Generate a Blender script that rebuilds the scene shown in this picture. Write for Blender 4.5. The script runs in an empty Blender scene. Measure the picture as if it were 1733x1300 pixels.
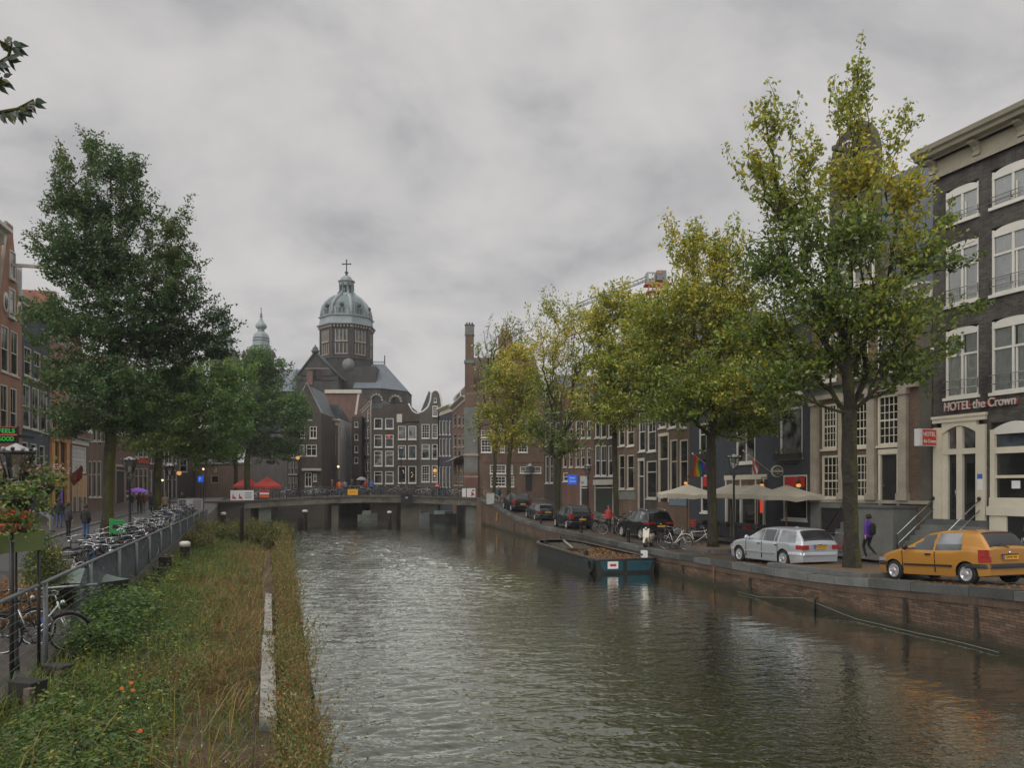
EXPOSURE, CLOUD, SUNE, WAVE = 0.0, 6.7, 1.5, 1.0
import bpy, math, random
import numpy as np
from mathutils import Vector, Matrix
random.seed(7); RNG = np.random.default_rng(7)
R = math.radians
PI = math.pi
# measuring frame of the place: pinhole of 1300 px focal length at 1733 px width, level, eye 4.2 m over the water
F, CX, HY, EYE = 1300.0, 866.5, 828.0, 4.2
def X(px, d): return (px - CX) / F * d
def Z(py, d): return EYE - (py - HY) / F * d
def lerp(x, tab): return float(np.interp(x, [t[0] for t in tab], [t[1] for t in tab]))

scene = bpy.context.scene
COL = scene.collection

# ------------------------------------------------------------------ objects
def link(o, parent=None, loc=None, rz=0.0):
    COL.objects.link(o)
    if parent is not None: o.parent = parent
    if loc is not None: o.location = loc
    if rz: o.rotation_euler = (0, 0, rz)
    return o
def tag(o, label=None, cat=None, group=None, kind=None):
    if label: o['label'] = label
    if cat: o['category'] = cat
    if group: o['group'] = group
    if kind: o['kind'] = kind
    return o
def thing(name, label, cat, loc=(0, 0, 0), rz=0.0, group=None):
    o = bpy.data.objects.new(name, None); o.empty_display_size = 0.3
    link(o, None, loc, rz)
    return tag(o, label, cat, group)
def copy_tree(o, parent=None):
    c = o.copy(); COL.objects.link(c)
    if parent is not None: c.parent = parent
    for ch in list(o.children): copy_tree(ch, c)
    return c

class MB:
    def __init__(s): s.v = []; s.f = []; s.m = []; s.s = []; s.mats = []
    def mi(s, m):
        if m not in s.mats: s.mats.append(m)
        return s.mats.index(m)
    def add(s, vs, fs, m, smooth=False):
        b = len(s.v); s.v.extend([tuple(v) for v in vs]); k = s.mi(m)
        for f in fs: s.f.append([b + i for i in f]); s.m.append(k); s.s.append(smooth)
        return s
    def box(s, x0, x1, y0, y1, z0, z1, m, M=None):
        vs = [(x0,y0,z0),(x1,y0,z0),(x1,y1,z0),(x0,y1,z0),(x0,y0,z1),(x1,y0,z1),(x1,y1,z1),(x0,y1,z1)]
        if M is not None: vs = [M @ Vector(v) for v in vs]
        return s.add(vs, [(0,3,2,1),(4,5,6,7),(0,1,5,4),(1,2,6,5),(2,3,7,6),(3,0,4,7)], m)
    def prism(s, poly, y0, y1, m, smooth=False):          # polygon in x,z pushed along y
        n = len(poly)
        vs = [(p[0], y0, p[1]) for p in poly] + [(p[0], y1, p[1]) for p in poly]
        fs = [tuple(range(n)), tuple(range(2*n-1, n-1, -1))] + [(i, n+i, n+(i+1) % n, (i+1) % n) for i in range(n)]
        return s.add(vs, fs, m, smooth)
    def prismz(s, poly, z0, z1, m):                        # polygon in x,y pushed along z
        n = len(poly)
        vs = [(p[0], p[1], z0) for p in poly] + [(p[0], p[1], z1) for p in poly]
        fs = [tuple(range(n-1, -1, -1)), tuple(range(n, 2*n))] + [(i, (i+1) % n, n+(i+1) % n, n+i) for i in range(n)]
        return s.add(vs, fs, m)
    def tube(s, pts, r, m, n=6, closed=False, smooth=True):
        pts = [Vector(p) for p in pts]; N = len(pts); vs = []; up = Vector((0.13, 0.21, 1)).normalized()
        for i, p in enumerate(pts):
            a = pts[(i-1) % N] if (closed or i > 0) else p
            b = pts[(i+1) % N] if (closed or i < N-1) else p
            t = (b - a); t = t.normalized() if t.length > 1e-9 else Vector((0,0,1))
            u = t.cross(up); u = u.normalized() if u.length > 1e-3 else t.cross(Vector((1,0,0))).normalized()
            w = t.cross(u); rr = r[i] if isinstance(r, (list, tuple)) else r
            for k in range(n):
                an = 2*PI*k/n; vs.append(p + (u*math.cos(an) + w*math.sin(an)) * rr)
        fs = []
        for i in range(N if closed else N-1):
            j = (i+1) % N
            for k in range(n): fs.append((i*n+k, i*n+(k+1) % n, j*n+(k+1) % n, j*n+k))
        if not closed: fs.append(tuple(range(n-1,-1,-1))); fs.append(tuple(range((N-1)*n, N*n)))
        return s.add(vs, fs, m, smooth)
    def lathe(s, prof, m, n=16, c=(0,0,0), ph=0.0, smooth=True, sx=1, sy=1):
        vs = []; N = len(prof)
        for r, z in prof:
            for k in range(n):
                a = 2*PI*k/n + ph; vs.append((c[0]+r*math.cos(a)*sx, c[1]+r*math.sin(a)*sy, c[2]+z))
        fs = [(i*n+k, i*n+(k+1) % n, (i+1)*n+(k+1) % n, (i+1)*n+k) for i in range(N-1) for k in range(n)]
        fs.append(tuple(range(n-1,-1,-1))); fs.append(tuple(range((N-1)*n, N*n)))
        return s.add(vs, fs, m, smooth)
    def ball(s, c, r, m, n=10, sz=1.0):
        k = max(4, n//2)
        return s.lathe([(max(1e-4, r*math.sin(PI*i/k)), -r*sz*math.cos(PI*i/k)) for i in range(k+1)], m, n, c)
    def mesh(s, name):
        me = bpy.data.meshes.new(name); me.from_pydata(s.v, [], s.f)
        for m in s.mats: me.materials.append(m)
        me.polygons.foreach_set('material_index', s.m); me.polygons.foreach_set('use_smooth', s.s)
        me.update(); return me
    def build(s, name, parent=None, loc=None, rz=0.0):
        return link(bpy.data.objects.new(name, s.mesh(name)), parent, loc, rz)

def quads_object(name, V, mats, midx, parent=None, tri=False):
    """V: (N,4,3) array of quads as one mesh."""
    V = np.asarray(V, dtype=np.float32); N, k = V.shape[0], V.shape[1]
    me = bpy.data.meshes.new(name)
    me.vertices.add(N*k); me.vertices.foreach_set('co', V.reshape(-1))
    me.loops.add(N*k); me.loops.foreach_set('vertex_index', np.arange(N*k, dtype=np.int32))
    me.polygons.add(N); me.polygons.foreach_set('loop_start', np.arange(0, N*k, k, dtype=np.int32))
    for m in mats: me.materials.append(m)
    me.polygons.foreach_set('material_index', np.asarray(midx, dtype=np.int32))
    me.update(calc_edges=True); me.validate()
    return link(bpy.data.objects.new(name, me), parent)

# ------------------------------------------------------------------ materials
def nmat(name):
    m = bpy.data.materials.new(name); m.use_nodes = True
    nt = m.node_tree; b = nt.nodes['Principled BSDF']; return m, nt, b
def N_(nt, t, **kw):
    n = nt.nodes.new(t)
    for k, v in kw.items():
        if k in n.inputs: n.inputs[k].default_value = v
        else: setattr(n, k, v)
    return n
def rgba(c): return (c[0], c[1], c[2], 1.0)
def pbr(name, col, rough=0.75, var=0.25, scale=2.0, metal=0.0, bump=0.0, coat=0.0, fine=18.0):
    m, nt, b = nmat(name)
    b.inputs['Roughness'].default_value = rough; b.inputs['Metallic'].default_value = metal
    if coat: b.inputs['Coat Weight'].default_value = coat; b.inputs['Coat Roughness'].default_value = 0.08
    if var > 0:
        g = N_(nt, 'ShaderNodeNewGeometry')
        n1 = N_(nt, 'ShaderNodeTexNoise', Scale=scale, Detail=6.0, Roughness=0.65)
        n2 = N_(nt, 'ShaderNodeTexNoise', Scale=fine, Detail=3.0)
        nt.links.new(g.outputs['Position'], n1.inputs['Vector']); nt.links.new(g.outputs['Position'], n2.inputs['Vector'])
        ad = N_(nt, 'ShaderNodeMath', operation='MULTIPLY_ADD'); ad.inputs[1].default_value = 0.4
        nt.links.new(n2.outputs['Fac'], ad.inputs[0]); nt.links.new(n1.outputs['Fac'], ad.inputs[2])
        mr = N_(nt, 'ShaderNodeMapRange'); mr.inputs['From Min'].default_value = 0.4; mr.inputs['From Max'].default_value = 1.0
        nt.links.new(ad.outputs[0], mr.inputs['Value'])
        mx = N_(nt, 'ShaderNodeMix', data_type='RGBA')
        mx.inputs[6].default_value = rgba([c*(1-var) for c in col]); mx.inputs[7].default_value = rgba([min(1, c*(1+var)) for c in col])
        nt.links.new(mr.outputs[0], mx.inputs[0]); nt.links.new(mx.outputs[2], b.inputs['Base Color'])
        if bump:
            bp = N_(nt, 'ShaderNodeBump', Strength=bump, Distance=0.02)
            nt.links.new(n2.outputs['Fac'], bp.inputs['Height']); nt.links.new(bp.outputs[0], b.inputs['Normal'])
    else: b.inputs['Base Color'].default_value = rgba(col)
    return m
def brick(name, c1, c2, mortar, bw=0.22, bh=0.065, rough=0.85, grime=0.35, bump=0.4, coords='Object'):
    m, nt, b = nmat(name); b.inputs['Roughness'].default_value = rough
    tc = N_(nt, 'ShaderNodeTexCoord'); sp = N_(nt, 'ShaderNodeSeparateXYZ'); cb = N_(nt, 'ShaderNodeCombineXYZ')
    ad = N_(nt, 'ShaderNodeMath', operation='ADD')
    nt.links.new(tc.outputs['Object'], sp.inputs[0]); nt.links.new(sp.outputs[0], ad.inputs[0]); nt.links.new(sp.outputs[1], ad.inputs[1])
    nt.links.new(ad.outputs[0], cb.inputs[0]); nt.links.new(sp.outputs[2], cb.inputs[1])
    br = N_(nt, 'ShaderNodeTexBrick', Scale=1.0)
    br.inputs['Color1'].default_value = rgba(c1); br.inputs['Color2'].default_value = rgba(c2); br.inputs['Mortar'].default_value = rgba(mortar)
    br.inputs['Mortar Size'].default_value = 0.007; br.inputs['Brick Width'].default_value = bw; br.inputs['Row Height'].default_value = bh
    br.inputs['Mortar Smooth'].default_value = 0.3
    nt.links.new(cb.outputs[0], br.inputs['Vector'])
    g = N_(nt, 'ShaderNodeNewGeometry'); mpv = N_(nt, 'ShaderNodeMapping'); mpv.inputs['Scale'].default_value = (1, 1, 0.45)
    nt.links.new(g.outputs['Position'], mpv.inputs[0])
    n1 = N_(nt, 'ShaderNodeTexNoise', Scale=0.9, Detail=8.0, Roughness=0.7); nt.links.new(mpv.outputs[0], n1.inputs['Vector'])
    mr = N_(nt, 'ShaderNodeMapRange'); mr.inputs['From Min'].default_value = 0.3; mr.inputs['From Max'].default_value = 0.7
    mr.inputs['To Min'].default_value = 1-grime; mr.inputs['To Max'].default_value = 1+grime*0.5
    nt.links.new(n1.outputs['Fac'], mr.inputs['Value'])
    mx = N_(nt, 'ShaderNodeMix', data_type='RGBA', blend_type='MULTIPLY'); mx.inputs[0].default_value = 1.0
    nt.links.new(br.outputs['Color'], mx.inputs[6]); nt.links.new(mr.outputs[0], mx.inputs[7])
    nt.links.new(mx.outputs[2], b.inputs['Base Color'])
    if bump:
        bp = N_(nt, 'ShaderNodeBump', Strength=bump, Distance=0.01); bp.invert = True
        nt.links.new(br.outputs['Fac'], bp.inputs['Height']); nt.links.new(bp.outputs[0], b.inputs['Normal'])
    return m
def emit(name, col, s):
    m, nt, b = nmat(name); b.inputs['Base Color'].default_value = rgba([c*0.5 for c in col])
    b.inputs['Emission Color'].default_value = rgba(col); b.inputs['Emission Strength'].default_value = s; return m
def leafm(name, col, tr=0.45, var=0.35):
    m = bpy.data.materials.new(name); m.use_nodes = True; nt = m.node_tree; nt.nodes.clear()
    out = N_(nt, 'ShaderNodeOutputMaterial'); d = N_(nt, 'ShaderNodeBsdfDiffuse'); t = N_(nt, 'ShaderNodeBsdfTranslucent')
    g = N_(nt, 'ShaderNodeBsdfGlossy', Roughness=0.45); mx = N_(nt, 'ShaderNodeMixShader', Fac=tr); m2 = N_(nt, 'ShaderNodeMixShader', Fac=0.05)
    ge = N_(nt, 'ShaderNodeNewGeometry')
    mr = N_(nt, 'ShaderNodeMapRange'); mr.inputs['To Min'].default_value = 1-var; mr.inputs['To Max'].default_value = 1+var
    nt.links.new(ge.outputs['Random Per Island'], mr.inputs['Value'])
    ml = N_(nt, 'ShaderNodeMix', data_type='RGBA', blend_type='MULTIPLY'); ml.inputs[0].default_value = 1; ml.inputs[6].default_value = rgba(col)
    nt.links.new(mr.outputs[0], ml.inputs[7])
    nt.links.new(ml.outputs[2], d.inputs[0]); nt.links.new(ml.outputs[2], t.inputs[0])
    nt.links.new(d.outputs[0], mx.inputs[1]); nt.links.new(t.outputs[0], mx.inputs[2])
    nt.links.new(mx.outputs[0], m2.inputs[1]); nt.links.new(g.outputs[0], m2.inputs[2]); nt.links.new(m2.outputs[0], out.inputs[0])
    return m
def glass_mat(name, t=0.75, tint=(0.93, 0.95, 0.95)):
    m = bpy.data.materials.new(name); m.use_nodes = True; nt = m.node_tree; nt.nodes.clear()
    out = N_(nt, 'ShaderNodeOutputMaterial'); tr = N_(nt, 'ShaderNodeBsdfTransparent'); tr.inputs[0].default_value = rgba(tint)
    g = N_(nt, 'ShaderNodeBsdfGlossy', Roughness=0.02); fr = N_(nt, 'ShaderNodeFresnel', IOR=1.5)
    mm = N_(nt, 'ShaderNodeMath', operation='MULTIPLY_ADD'); mm.inputs[1].default_value = 1.6; mm.inputs[2].default_value = 0.17
    nt.links.new(fr.outputs[0], mm.inputs[0])
    mx = N_(nt, 'ShaderNodeMixShader'); nt.links.new(mm.outputs[0], mx.inputs[0])
    nt.links.new(tr.outputs[0], mx.inputs[1]); nt.links.new(g.outputs[0], mx.inputs[2]); nt.links.new(mx.outputs[0], out.inputs[0])
    return m
def pane_mat(name, col, rough=0.05, curtain=0.0):
    """dark room seen through glass, sometimes with pale curtain folds"""
    m, nt, b = nmat(name); b.inputs['Roughness'].default_value = rough; b.inputs['Specular IOR Level'].default_value = 0.8
    g = N_(nt, 'ShaderNodeNewGeometry'); n1 = N_(nt, 'ShaderNodeTexNoise', Scale=0.8, Detail=2.0); nt.links.new(g.outputs['Position'], n1.inputs['Vector'])
    cr = N_(nt, 'ShaderNodeValToRGB'); e = cr.color_ramp.elements
    e[0].position = 0.42; e[1].position = 0.62; e[0].color = rgba([c*0.35 for c in col]); e[1].color = rgba([c*1.3+curtain for c in col])
    nt.links.new(n1.outputs['Fac'], cr.inputs[0]); nt.links.new(cr.outputs[0], b.inputs['Base Color'])
    n2 = N_(nt, 'ShaderNodeTexNoise', Scale=1.3, Detail=1.0); nt.links.new(g.outputs['Position'], n2.inputs['Vector'])
    bp = N_(nt, 'ShaderNodeBump', Strength=0.12, Distance=0.05); nt.links.new(n2.outputs['Fac'], bp.inputs['Height']); nt.links.new(bp.outputs[0], b.inputs['Normal'])
    return m

M = {}
M['dark_brick'] = brick('dark_brick', (.095,.072,.055), (.062,.048,.04), (.075,.068,.06), grime=.45)
M['hotel_brick'] = brick('hotel_brick', (.1,.087,.076), (.046,.042,.038), (.125,.118,.11), bw=.25, bh=.085, grime=.7)
M['brown_brick'] = brick('brown_brick', (.20,.125,.08), (.14,.09,.06), (.13,.11,.09))
M['red_brick'] = brick('red_brick', (.2,.1,.072), (.15,.075,.055), (.15,.12,.1))
M['orange_brick'] = brick('orange_brick', (.34,.16,.09), (.27,.12,.07), (.25,.19,.14), grime=.25)
M['pink_brick'] = brick('pink_brick', (.36,.20,.15), (.28,.15,.12), (.28,.22,.18), grime=.25)
M['grey_brick'] = brick('grey_brick', (.13,.12,.11), (.10,.092,.085), (.08,.075,.07))
M['blue_paint'] = brick('blue_paint', (.062,.078,.1), (.055,.07,.092), (.045,.055,.07), grime=.25, bump=.2)
M['slate_paint'] = brick('slate_paint', (.06,.066,.08), (.052,.058,.07), (.04,.045,.055), grime=.25, bump=.2)
M['quay_brick'] = brick('quay_brick', (.18,.112,.07), (.08,.053,.036), (.024,.021,.016), bw=.26, bh=.08, grime=.5, bump=.7)
M['paving'] = brick('paving', (.085,.068,.056), (.055,.047,.04), (.028,.026,.023), bw=.21, bh=.1, rough=.45, grime=.4)
M['asphalt'] = pbr('asphalt', (.075,.075,.075), .4, .3, .8)
M['pavement'] = brick('pavement', (.15,.135,.12), (.12,.11,.1), (.06,.06,.055), bw=.3, bh=.3, rough=.5, grime=.35)
M['granite'] = pbr('granite', (.115,.12,.12), .6, .4, 1.5, bump=.2)
M['stone'] = pbr('stone', (.36,.31,.25), .8, .3, 1.2, bump=.2)
M['tan_stone'] = pbr('tan_stone', (.35,.305,.24), .8, .35, 1.0, bump=.2)
M['grey_stone'] = pbr('grey_stone', (.17,.175,.16), .8, .35, 1.0, bump=.25)
M['dark_stone'] = pbr('dark_stone', (.1,.09,.075), .85, .45, .7, bump=.25)
M['concrete'] = pbr('concrete', (.27,.26,.22), .85, .45, .6, bump=.3)
M['weathered'] = pbr('weathered', (.27,.26,.235), .9, .7, 5.0, bump=.4)
M['cream'] = pbr('cream', (.64,.59,.47), .55, .14, 1.3)
M['white'] = pbr('white', (.68,.66,.6), .5, .1, 1.3)
M['offwhite'] = pbr('offwhite', (.52,.49,.42), .55, .14, 1.3)
M['orange_paint'] = pbr('orange_paint', (.55,.27,.1), .5, .15, 1.5)
M['plaster'] = pbr('plaster', (.46,.45,.43), .85, .2, .5)
M['slate'] = brick('slate', (.085,.1,.115), (.065,.078,.092), (.04,.045,.05), bw=.3, bh=.2, rough=.5, grime=.3, bump=.3)
M['blue_tile'] = brick('blue_tile', (.07,.085,.12), (.05,.062,.09), (.02,.025,.03), bw=.24, bh=.3, rough=.45, grime=.3, bump=1.0)
M['red_tile'] = brick('red_tile', (.30,.115,.06), (.24,.09,.05), (.12,.05,.03), bw=.24, bh=.28, rough=.7, grime=.3, bump=.8)
M['lead'] = pbr('lead', (.26,.305,.31), .6, .25, .5)
M['lead_dark'] = pbr('lead_dark', (.14,.18,.19), .6, .3, .5)
M['pane'] = pane_mat('pane', (.022,.024,.024))
M['pane_curtain'] = pane_mat('pane_curtain', (.05,.05,.048), curtain=.16)
M['pane_sky'] = pane_mat('pane_sky', (.07,.085,.1), rough=.08)
M['glass'] = glass_mat('glass')
M['room'] = pbr('room', (.03,.028,.026), .9, .3)
M['curtain'] = pbr('curtain', (.85,.86,.84), .9, .15, 5.0)
M['black'] = pbr('black', (.014,.014,.015), .45, .3)
M['black_gloss'] = pbr('black_gloss', (.012,.012,.013), .2, .2)
M['dark_door'] = pbr('dark_door', (.028,.027,.026), .35, .3)
M['green_door'] = pbr('green_door', (.03,.042,.035), .35, .3)
M['iron'] = pbr('iron', (.03,.032,.032), .45, .3, metal=.3)
M['steel'] = pbr('steel', (.33,.35,.36), .45, .25, metal=.6)
M['chrome'] = pbr('chrome', (.5,.52,.53), .25, .1, metal=.9)
M['rust'] = pbr('rust', (.2,.075,.03), .85, .4, 4.0)
M['wood_dark'] = pbr('wood_dark', (.032,.026,.02), .8, .5, 3.0, bump=.4)
M['wood'] = pbr('wood', (.2,.13,.07), .7, .3, 3.0)
def bark_mat():
    m = pbr('bark', (.03,.026,.019), .95, .55, 3.0, bump=.9, fine=9); nt = m.node_tree; b = nt.nodes['Principled BSDF']; src = b.inputs['Base Color'].links[0].from_socket
    g = N_(nt, 'ShaderNodeNewGeometry'); n = N_(nt, 'ShaderNodeTexNoise', Scale=1.1, Detail=6.0, Roughness=.7); nt.links.new(g.outputs['Position'], n.inputs['Vector'])
    sp = N_(nt, 'ShaderNodeSeparateXYZ'); nt.links.new(g.outputs['Normal'], sp.inputs[0]); ma = N_(nt, 'ShaderNodeMath', operation='MULTIPLY_ADD'); ma.inputs[1].default_value = .3; nt.links.new(sp.outputs[0], ma.inputs[0]); nt.links.new(n.outputs['Fac'], ma.inputs[2])
    mr = N_(nt, 'ShaderNodeMapRange'); mr.inputs['From Min'].default_value = .46; mr.inputs['From Max'].default_value = .74
    for q in nt.nodes:
        if q.type == 'BUMP': q.inputs['Distance'].default_value = .07; nt.links.new(ma.outputs[0], mr.inputs['Value'])
    mx = N_(nt, 'ShaderNodeMix', data_type='RGBA'); mx.inputs[7].default_value = (.085,.085,.016,1); nt.links.new(mr.outputs[0], mx.inputs[0]); nt.links.new(src, mx.inputs[6]); nt.links.new(mx.outputs[2], b.inputs['Base Color']); return m
M['bark'] = bark_mat()
M['soil'] = pbr('soil', (.075,.05,.028), .95, .5, 1.2, bump=.5)
M['leaf_litter'] = pbr('leaf_litter', (.13,.08,.042), .9, .6, 9.0, bump=.5)
M['red'] = pbr('red', (.5,.03,.025), .5, .15)
M['sign_red'] = pbr('sign_red', (.55,.06,.03), .45, .1)
M['sign_blue'] = emit('sign_blue', (.01,.13,.8), .55)
M['sign_white'] = pbr('sign_white', (.75,.75,.75), .45, .05)
M['text_white'] = pbr('text_white', (.8,.78,.74), .5, .05)
M['neon_green'] = emit('neon_green', (.05,.7,.09), .45)
M['neon_red'] = emit('neon_red', (1, .06, .02), .5)
M['lamp_warm'] = emit('lamp_warm', (1, .45, .12), .7)
M['lamp_white'] = emit('lamp_white', (1, .75, .45), 1.5)
M['lit_room'] = emit('lit_room', (.6,.22,.06), .12)
M['canvas'] = pbr('canvas', (.47,.43,.35), .9, .12, 1.5)
M['green_canvas'] = pbr('green_canvas', (.16,.21,.075), .85, .2, 1.5)
M['grey_canvas'] = pbr('grey_canvas', (.15,.19,.165), .75, .2, 1.5)
M['green_box'] = pbr('green_box', (.03,.3,.07), .5, .12)
M['blue_paint_wood'] = pbr('blue_paint_wood', (.17,.22,.27), .6, .15)
M['teal'] = pbr('teal', (.01,.06,.088), .5, .3, 2.5)
M['hull'] = pbr('hull', (.025,.027,.026), .55, .55, 2.0)
M['yellow_sign'] = pbr('yellow_sign', (.8,.4,.02), .5, .1)
M['plate'] = pbr('plate', (.75,.38,.02), .5, .05)
M['tail'] = pbr('tail', (.3,.025,.022), .2, .1)
M['tyre'] = pbr('tyre', (.014,.014,.014), .85, .2)
M['alloy'] = pbr('alloy', (.55,.56,.57), .35, .1, metal=.6)
M['car_glass'] = pane_mat('car_glass', (.3,.32,.33), .04); M['car_glass'].node_tree.nodes['Principled BSDF'].inputs['Metallic'].default_value = .55
M['skin'] = pbr('skin', (.48,.3,.23), .6, .1)
M['hair'] = pbr('hair', (.05,.03,.02), .7, .2)
M['blond'] = pbr('blond', (.22,.14,.06), .7, .2)
M['denim'] = pbr('denim', (.05,.1,.22), .85, .2, 6)
M['black_cloth'] = pbr('black_cloth', (.018,.018,.02), .9, .2, 6)
M['dark_cloth'] = pbr('dark_cloth', (.035,.036,.045), .9, .2, 6)
M['brown_cloth'] = pbr('brown_cloth', (.13,.06,.035), .9, .2, 6)
M['beige_cloth'] = pbr('beige_cloth', (.32,.23,.16), .9, .2, 6)
M['purple_cloth'] = pbr('purple_cloth', (.11,.04,.32), .8, .2, 6)
M['orange_cloth'] = pbr('orange_cloth', (.7,.12,.03), .8, .2, 6)
M['blue_cloth'] = pbr('blue_cloth', (.05,.13,.42), .8, .2, 6)
M['grey_cloth'] = pbr('grey_cloth', (.2,.21,.23), .85, .2, 6)
M['red_cloth'] = pbr('red_cloth', (.4,.05,.04), .85, .2, 6)
M['violet_cloth'] = pbr('violet_cloth', (.22,.07,.5), .7, .2, 6)
M['shoe'] = pbr('shoe', (.3,.3,.3), .7, .2)

# ------------------------------------------------------------------ ground lines (metres, camera at the origin looking along +y)
WALL = [(-20,22.5),(8,15.4),(18.8,12.55),(20.8,12.2),(22.3,11.65),(26.4,10.5),(29,9.65),(32.9,8.7),(50,4.9),(65,1.5),(70,.3),(82.7,-2.0),(92.5,-4.2),(118,-9.5)]
ZR = [(-20,3.2),(0,2.75),(10,2.2),(18.8,1.68),(26,1.24),(39,1.06),(62,1.25),(70,1.62),(78,2.2),(90,3.02),(100,3.1),(400,3.1)]
ZL = [(-20,2.0),(5,1.1),(14,1.05),(30,1.5),(40,1.65),(50,1.85),(62,2.0),(76,2.1),(88,2.85),(100,2.9),(400,2.9)]
def wallx(d): return lerp(d, WALL)
def zr(d): return lerp(d, ZR)
def zl(d): return lerp(d, ZL)
def fencex(d): return -3.77 - .339*d
def edgex(d): return -2.95 - .302*(d - 11.57)
# ================================================================== camera, sky, light
cam = bpy.data.cameras.new('camera'); co = bpy.data.objects.new('camera', cam); COL.objects.link(co)
co.location = (0, 0, EYE); co.rotation_euler = (R(90), 0, 0)
cam.sensor_width = 36; cam.lens = F / 1733 * 36; cam.shift_y = (HY - 650) / 1733; cam.clip_end = 3000; cam.clip_start = 0.1
scene.camera = co
scene.view_settings.view_transform = 'Standard'; scene.view_settings.look = 'None'; scene.view_settings.gamma = 1
scene.view_settings.use_curve_mapping = False; scene.view_settings.exposure = EXPOSURE
scene.cycles.max_bounces = 6; scene.cycles.transparent_max_bounces = 12; scene.cycles.use_denoising = True
scene.cycles.diffuse_bounces = 3; scene.cycles.glossy_bounces = 3; scene.cycles.sample_clamp_indirect = 4
SUN_EL, SUN_AZ = R(38), R(218)          # soft sun behind cloud, over the viewer's left shoulder
w = bpy.data.worlds.new('World'); scene.world = w; w.use_nodes = True; nt = w.node_tree
bg = nt.nodes['Background']; bg.inputs['Strength'].default_value = 0.1
sky = N_(nt, 'ShaderNodeTexSky'); sky.sky_type = 'NISHITA'; sky.sun_disc = False; sky.sun_elevation = SUN_EL; sky.sun_rotation = SUN_AZ
tc = N_(nt, 'ShaderNodeTexCoord'); sp = N_(nt, 'ShaderNodeSeparateXYZ'); nt.links.new(tc.outputs['Generated'], sp.inputs[0])
mz = N_(nt, 'ShaderNodeMath', operation='ABSOLUTE'); nt.links.new(sp.outputs[2], mz.inputs[0])
az = N_(nt, 'ShaderNodeMath', operation='ADD'); az.inputs[1].default_value = 0.34; nt.links.new(mz.outputs[0], az.inputs[0])
dx = N_(nt, 'ShaderNodeMath', operation='DIVIDE'); dy = N_(nt, 'ShaderNodeMath', operation='DIVIDE')
nt.links.new(sp.outputs[0], dx.inputs[0]); nt.links.new(az.outputs[0], dx.inputs[1]); nt.links.new(sp.outputs[1], dy.inputs[0]); nt.links.new(az.outputs[0], dy.inputs[1])
cb = N_(nt, 'ShaderNodeCombineXYZ'); nt.links.new(dx.outputs[0], cb.inputs[0]); nt.links.new(dy.outputs[0], cb.inputs[1])
mp = N_(nt, 'ShaderNodeMapping'); mp.inputs['Location'].default_value = (2.95, 1.9, 0.4); nt.links.new(cb.outputs[0], mp.inputs[0])
n1 = N_(nt, 'ShaderNodeTexNoise', Scale=2.7, Detail=9.0, Roughness=0.55, Distortion=0.3); nt.links.new(mp.outputs[0], n1.inputs['Vector'])
cr = N_(nt, 'ShaderNodeValToRGB'); e = cr.color_ramp.elements; cr.color_ramp.interpolation = 'B_SPLINE'
e[0].position = 0.33; e[1].position = 0.62; e[0].color = (.555, .555, .58, 1); e[1].color = (1.0, .968, .945, 1)
e2 = cr.color_ramp.elements.new(0.45); e2.color = (.79, .772, .768, 1)
nt.links.new(n1.outputs['Fac'], cr.inputs[0])
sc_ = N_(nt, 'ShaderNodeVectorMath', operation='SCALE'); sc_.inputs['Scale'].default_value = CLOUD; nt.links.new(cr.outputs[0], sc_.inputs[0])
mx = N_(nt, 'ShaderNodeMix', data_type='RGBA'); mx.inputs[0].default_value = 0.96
# overcast sky: cloud deck brightened overhead, above the view, added to lift the light
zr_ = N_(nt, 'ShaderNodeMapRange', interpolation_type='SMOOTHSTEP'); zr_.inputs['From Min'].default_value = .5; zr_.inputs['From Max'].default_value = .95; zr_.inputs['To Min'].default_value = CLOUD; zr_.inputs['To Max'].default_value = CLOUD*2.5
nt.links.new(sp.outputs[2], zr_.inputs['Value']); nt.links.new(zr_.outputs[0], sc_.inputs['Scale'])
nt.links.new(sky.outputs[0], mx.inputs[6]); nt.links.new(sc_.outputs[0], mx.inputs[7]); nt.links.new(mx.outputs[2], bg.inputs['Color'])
sun = bpy.data.lights.new('sun', 'SUN'); sun.energy = SUNE; sun.angle = R(50); sun.color = (1, .96, .9)
so = bpy.data.objects.new('sun', sun); COL.objects.link(so)
sd = Vector((math.sin(SUN_AZ)*math.cos(SUN_EL), math.cos(SUN_AZ)*math.cos(SUN_EL), math.sin(SUN_EL)))
so.rotation_euler = sd.to_track_quat('Z', 'Y').to_euler(); so.location = sd*50 + Vector((0,0,50))

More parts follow.
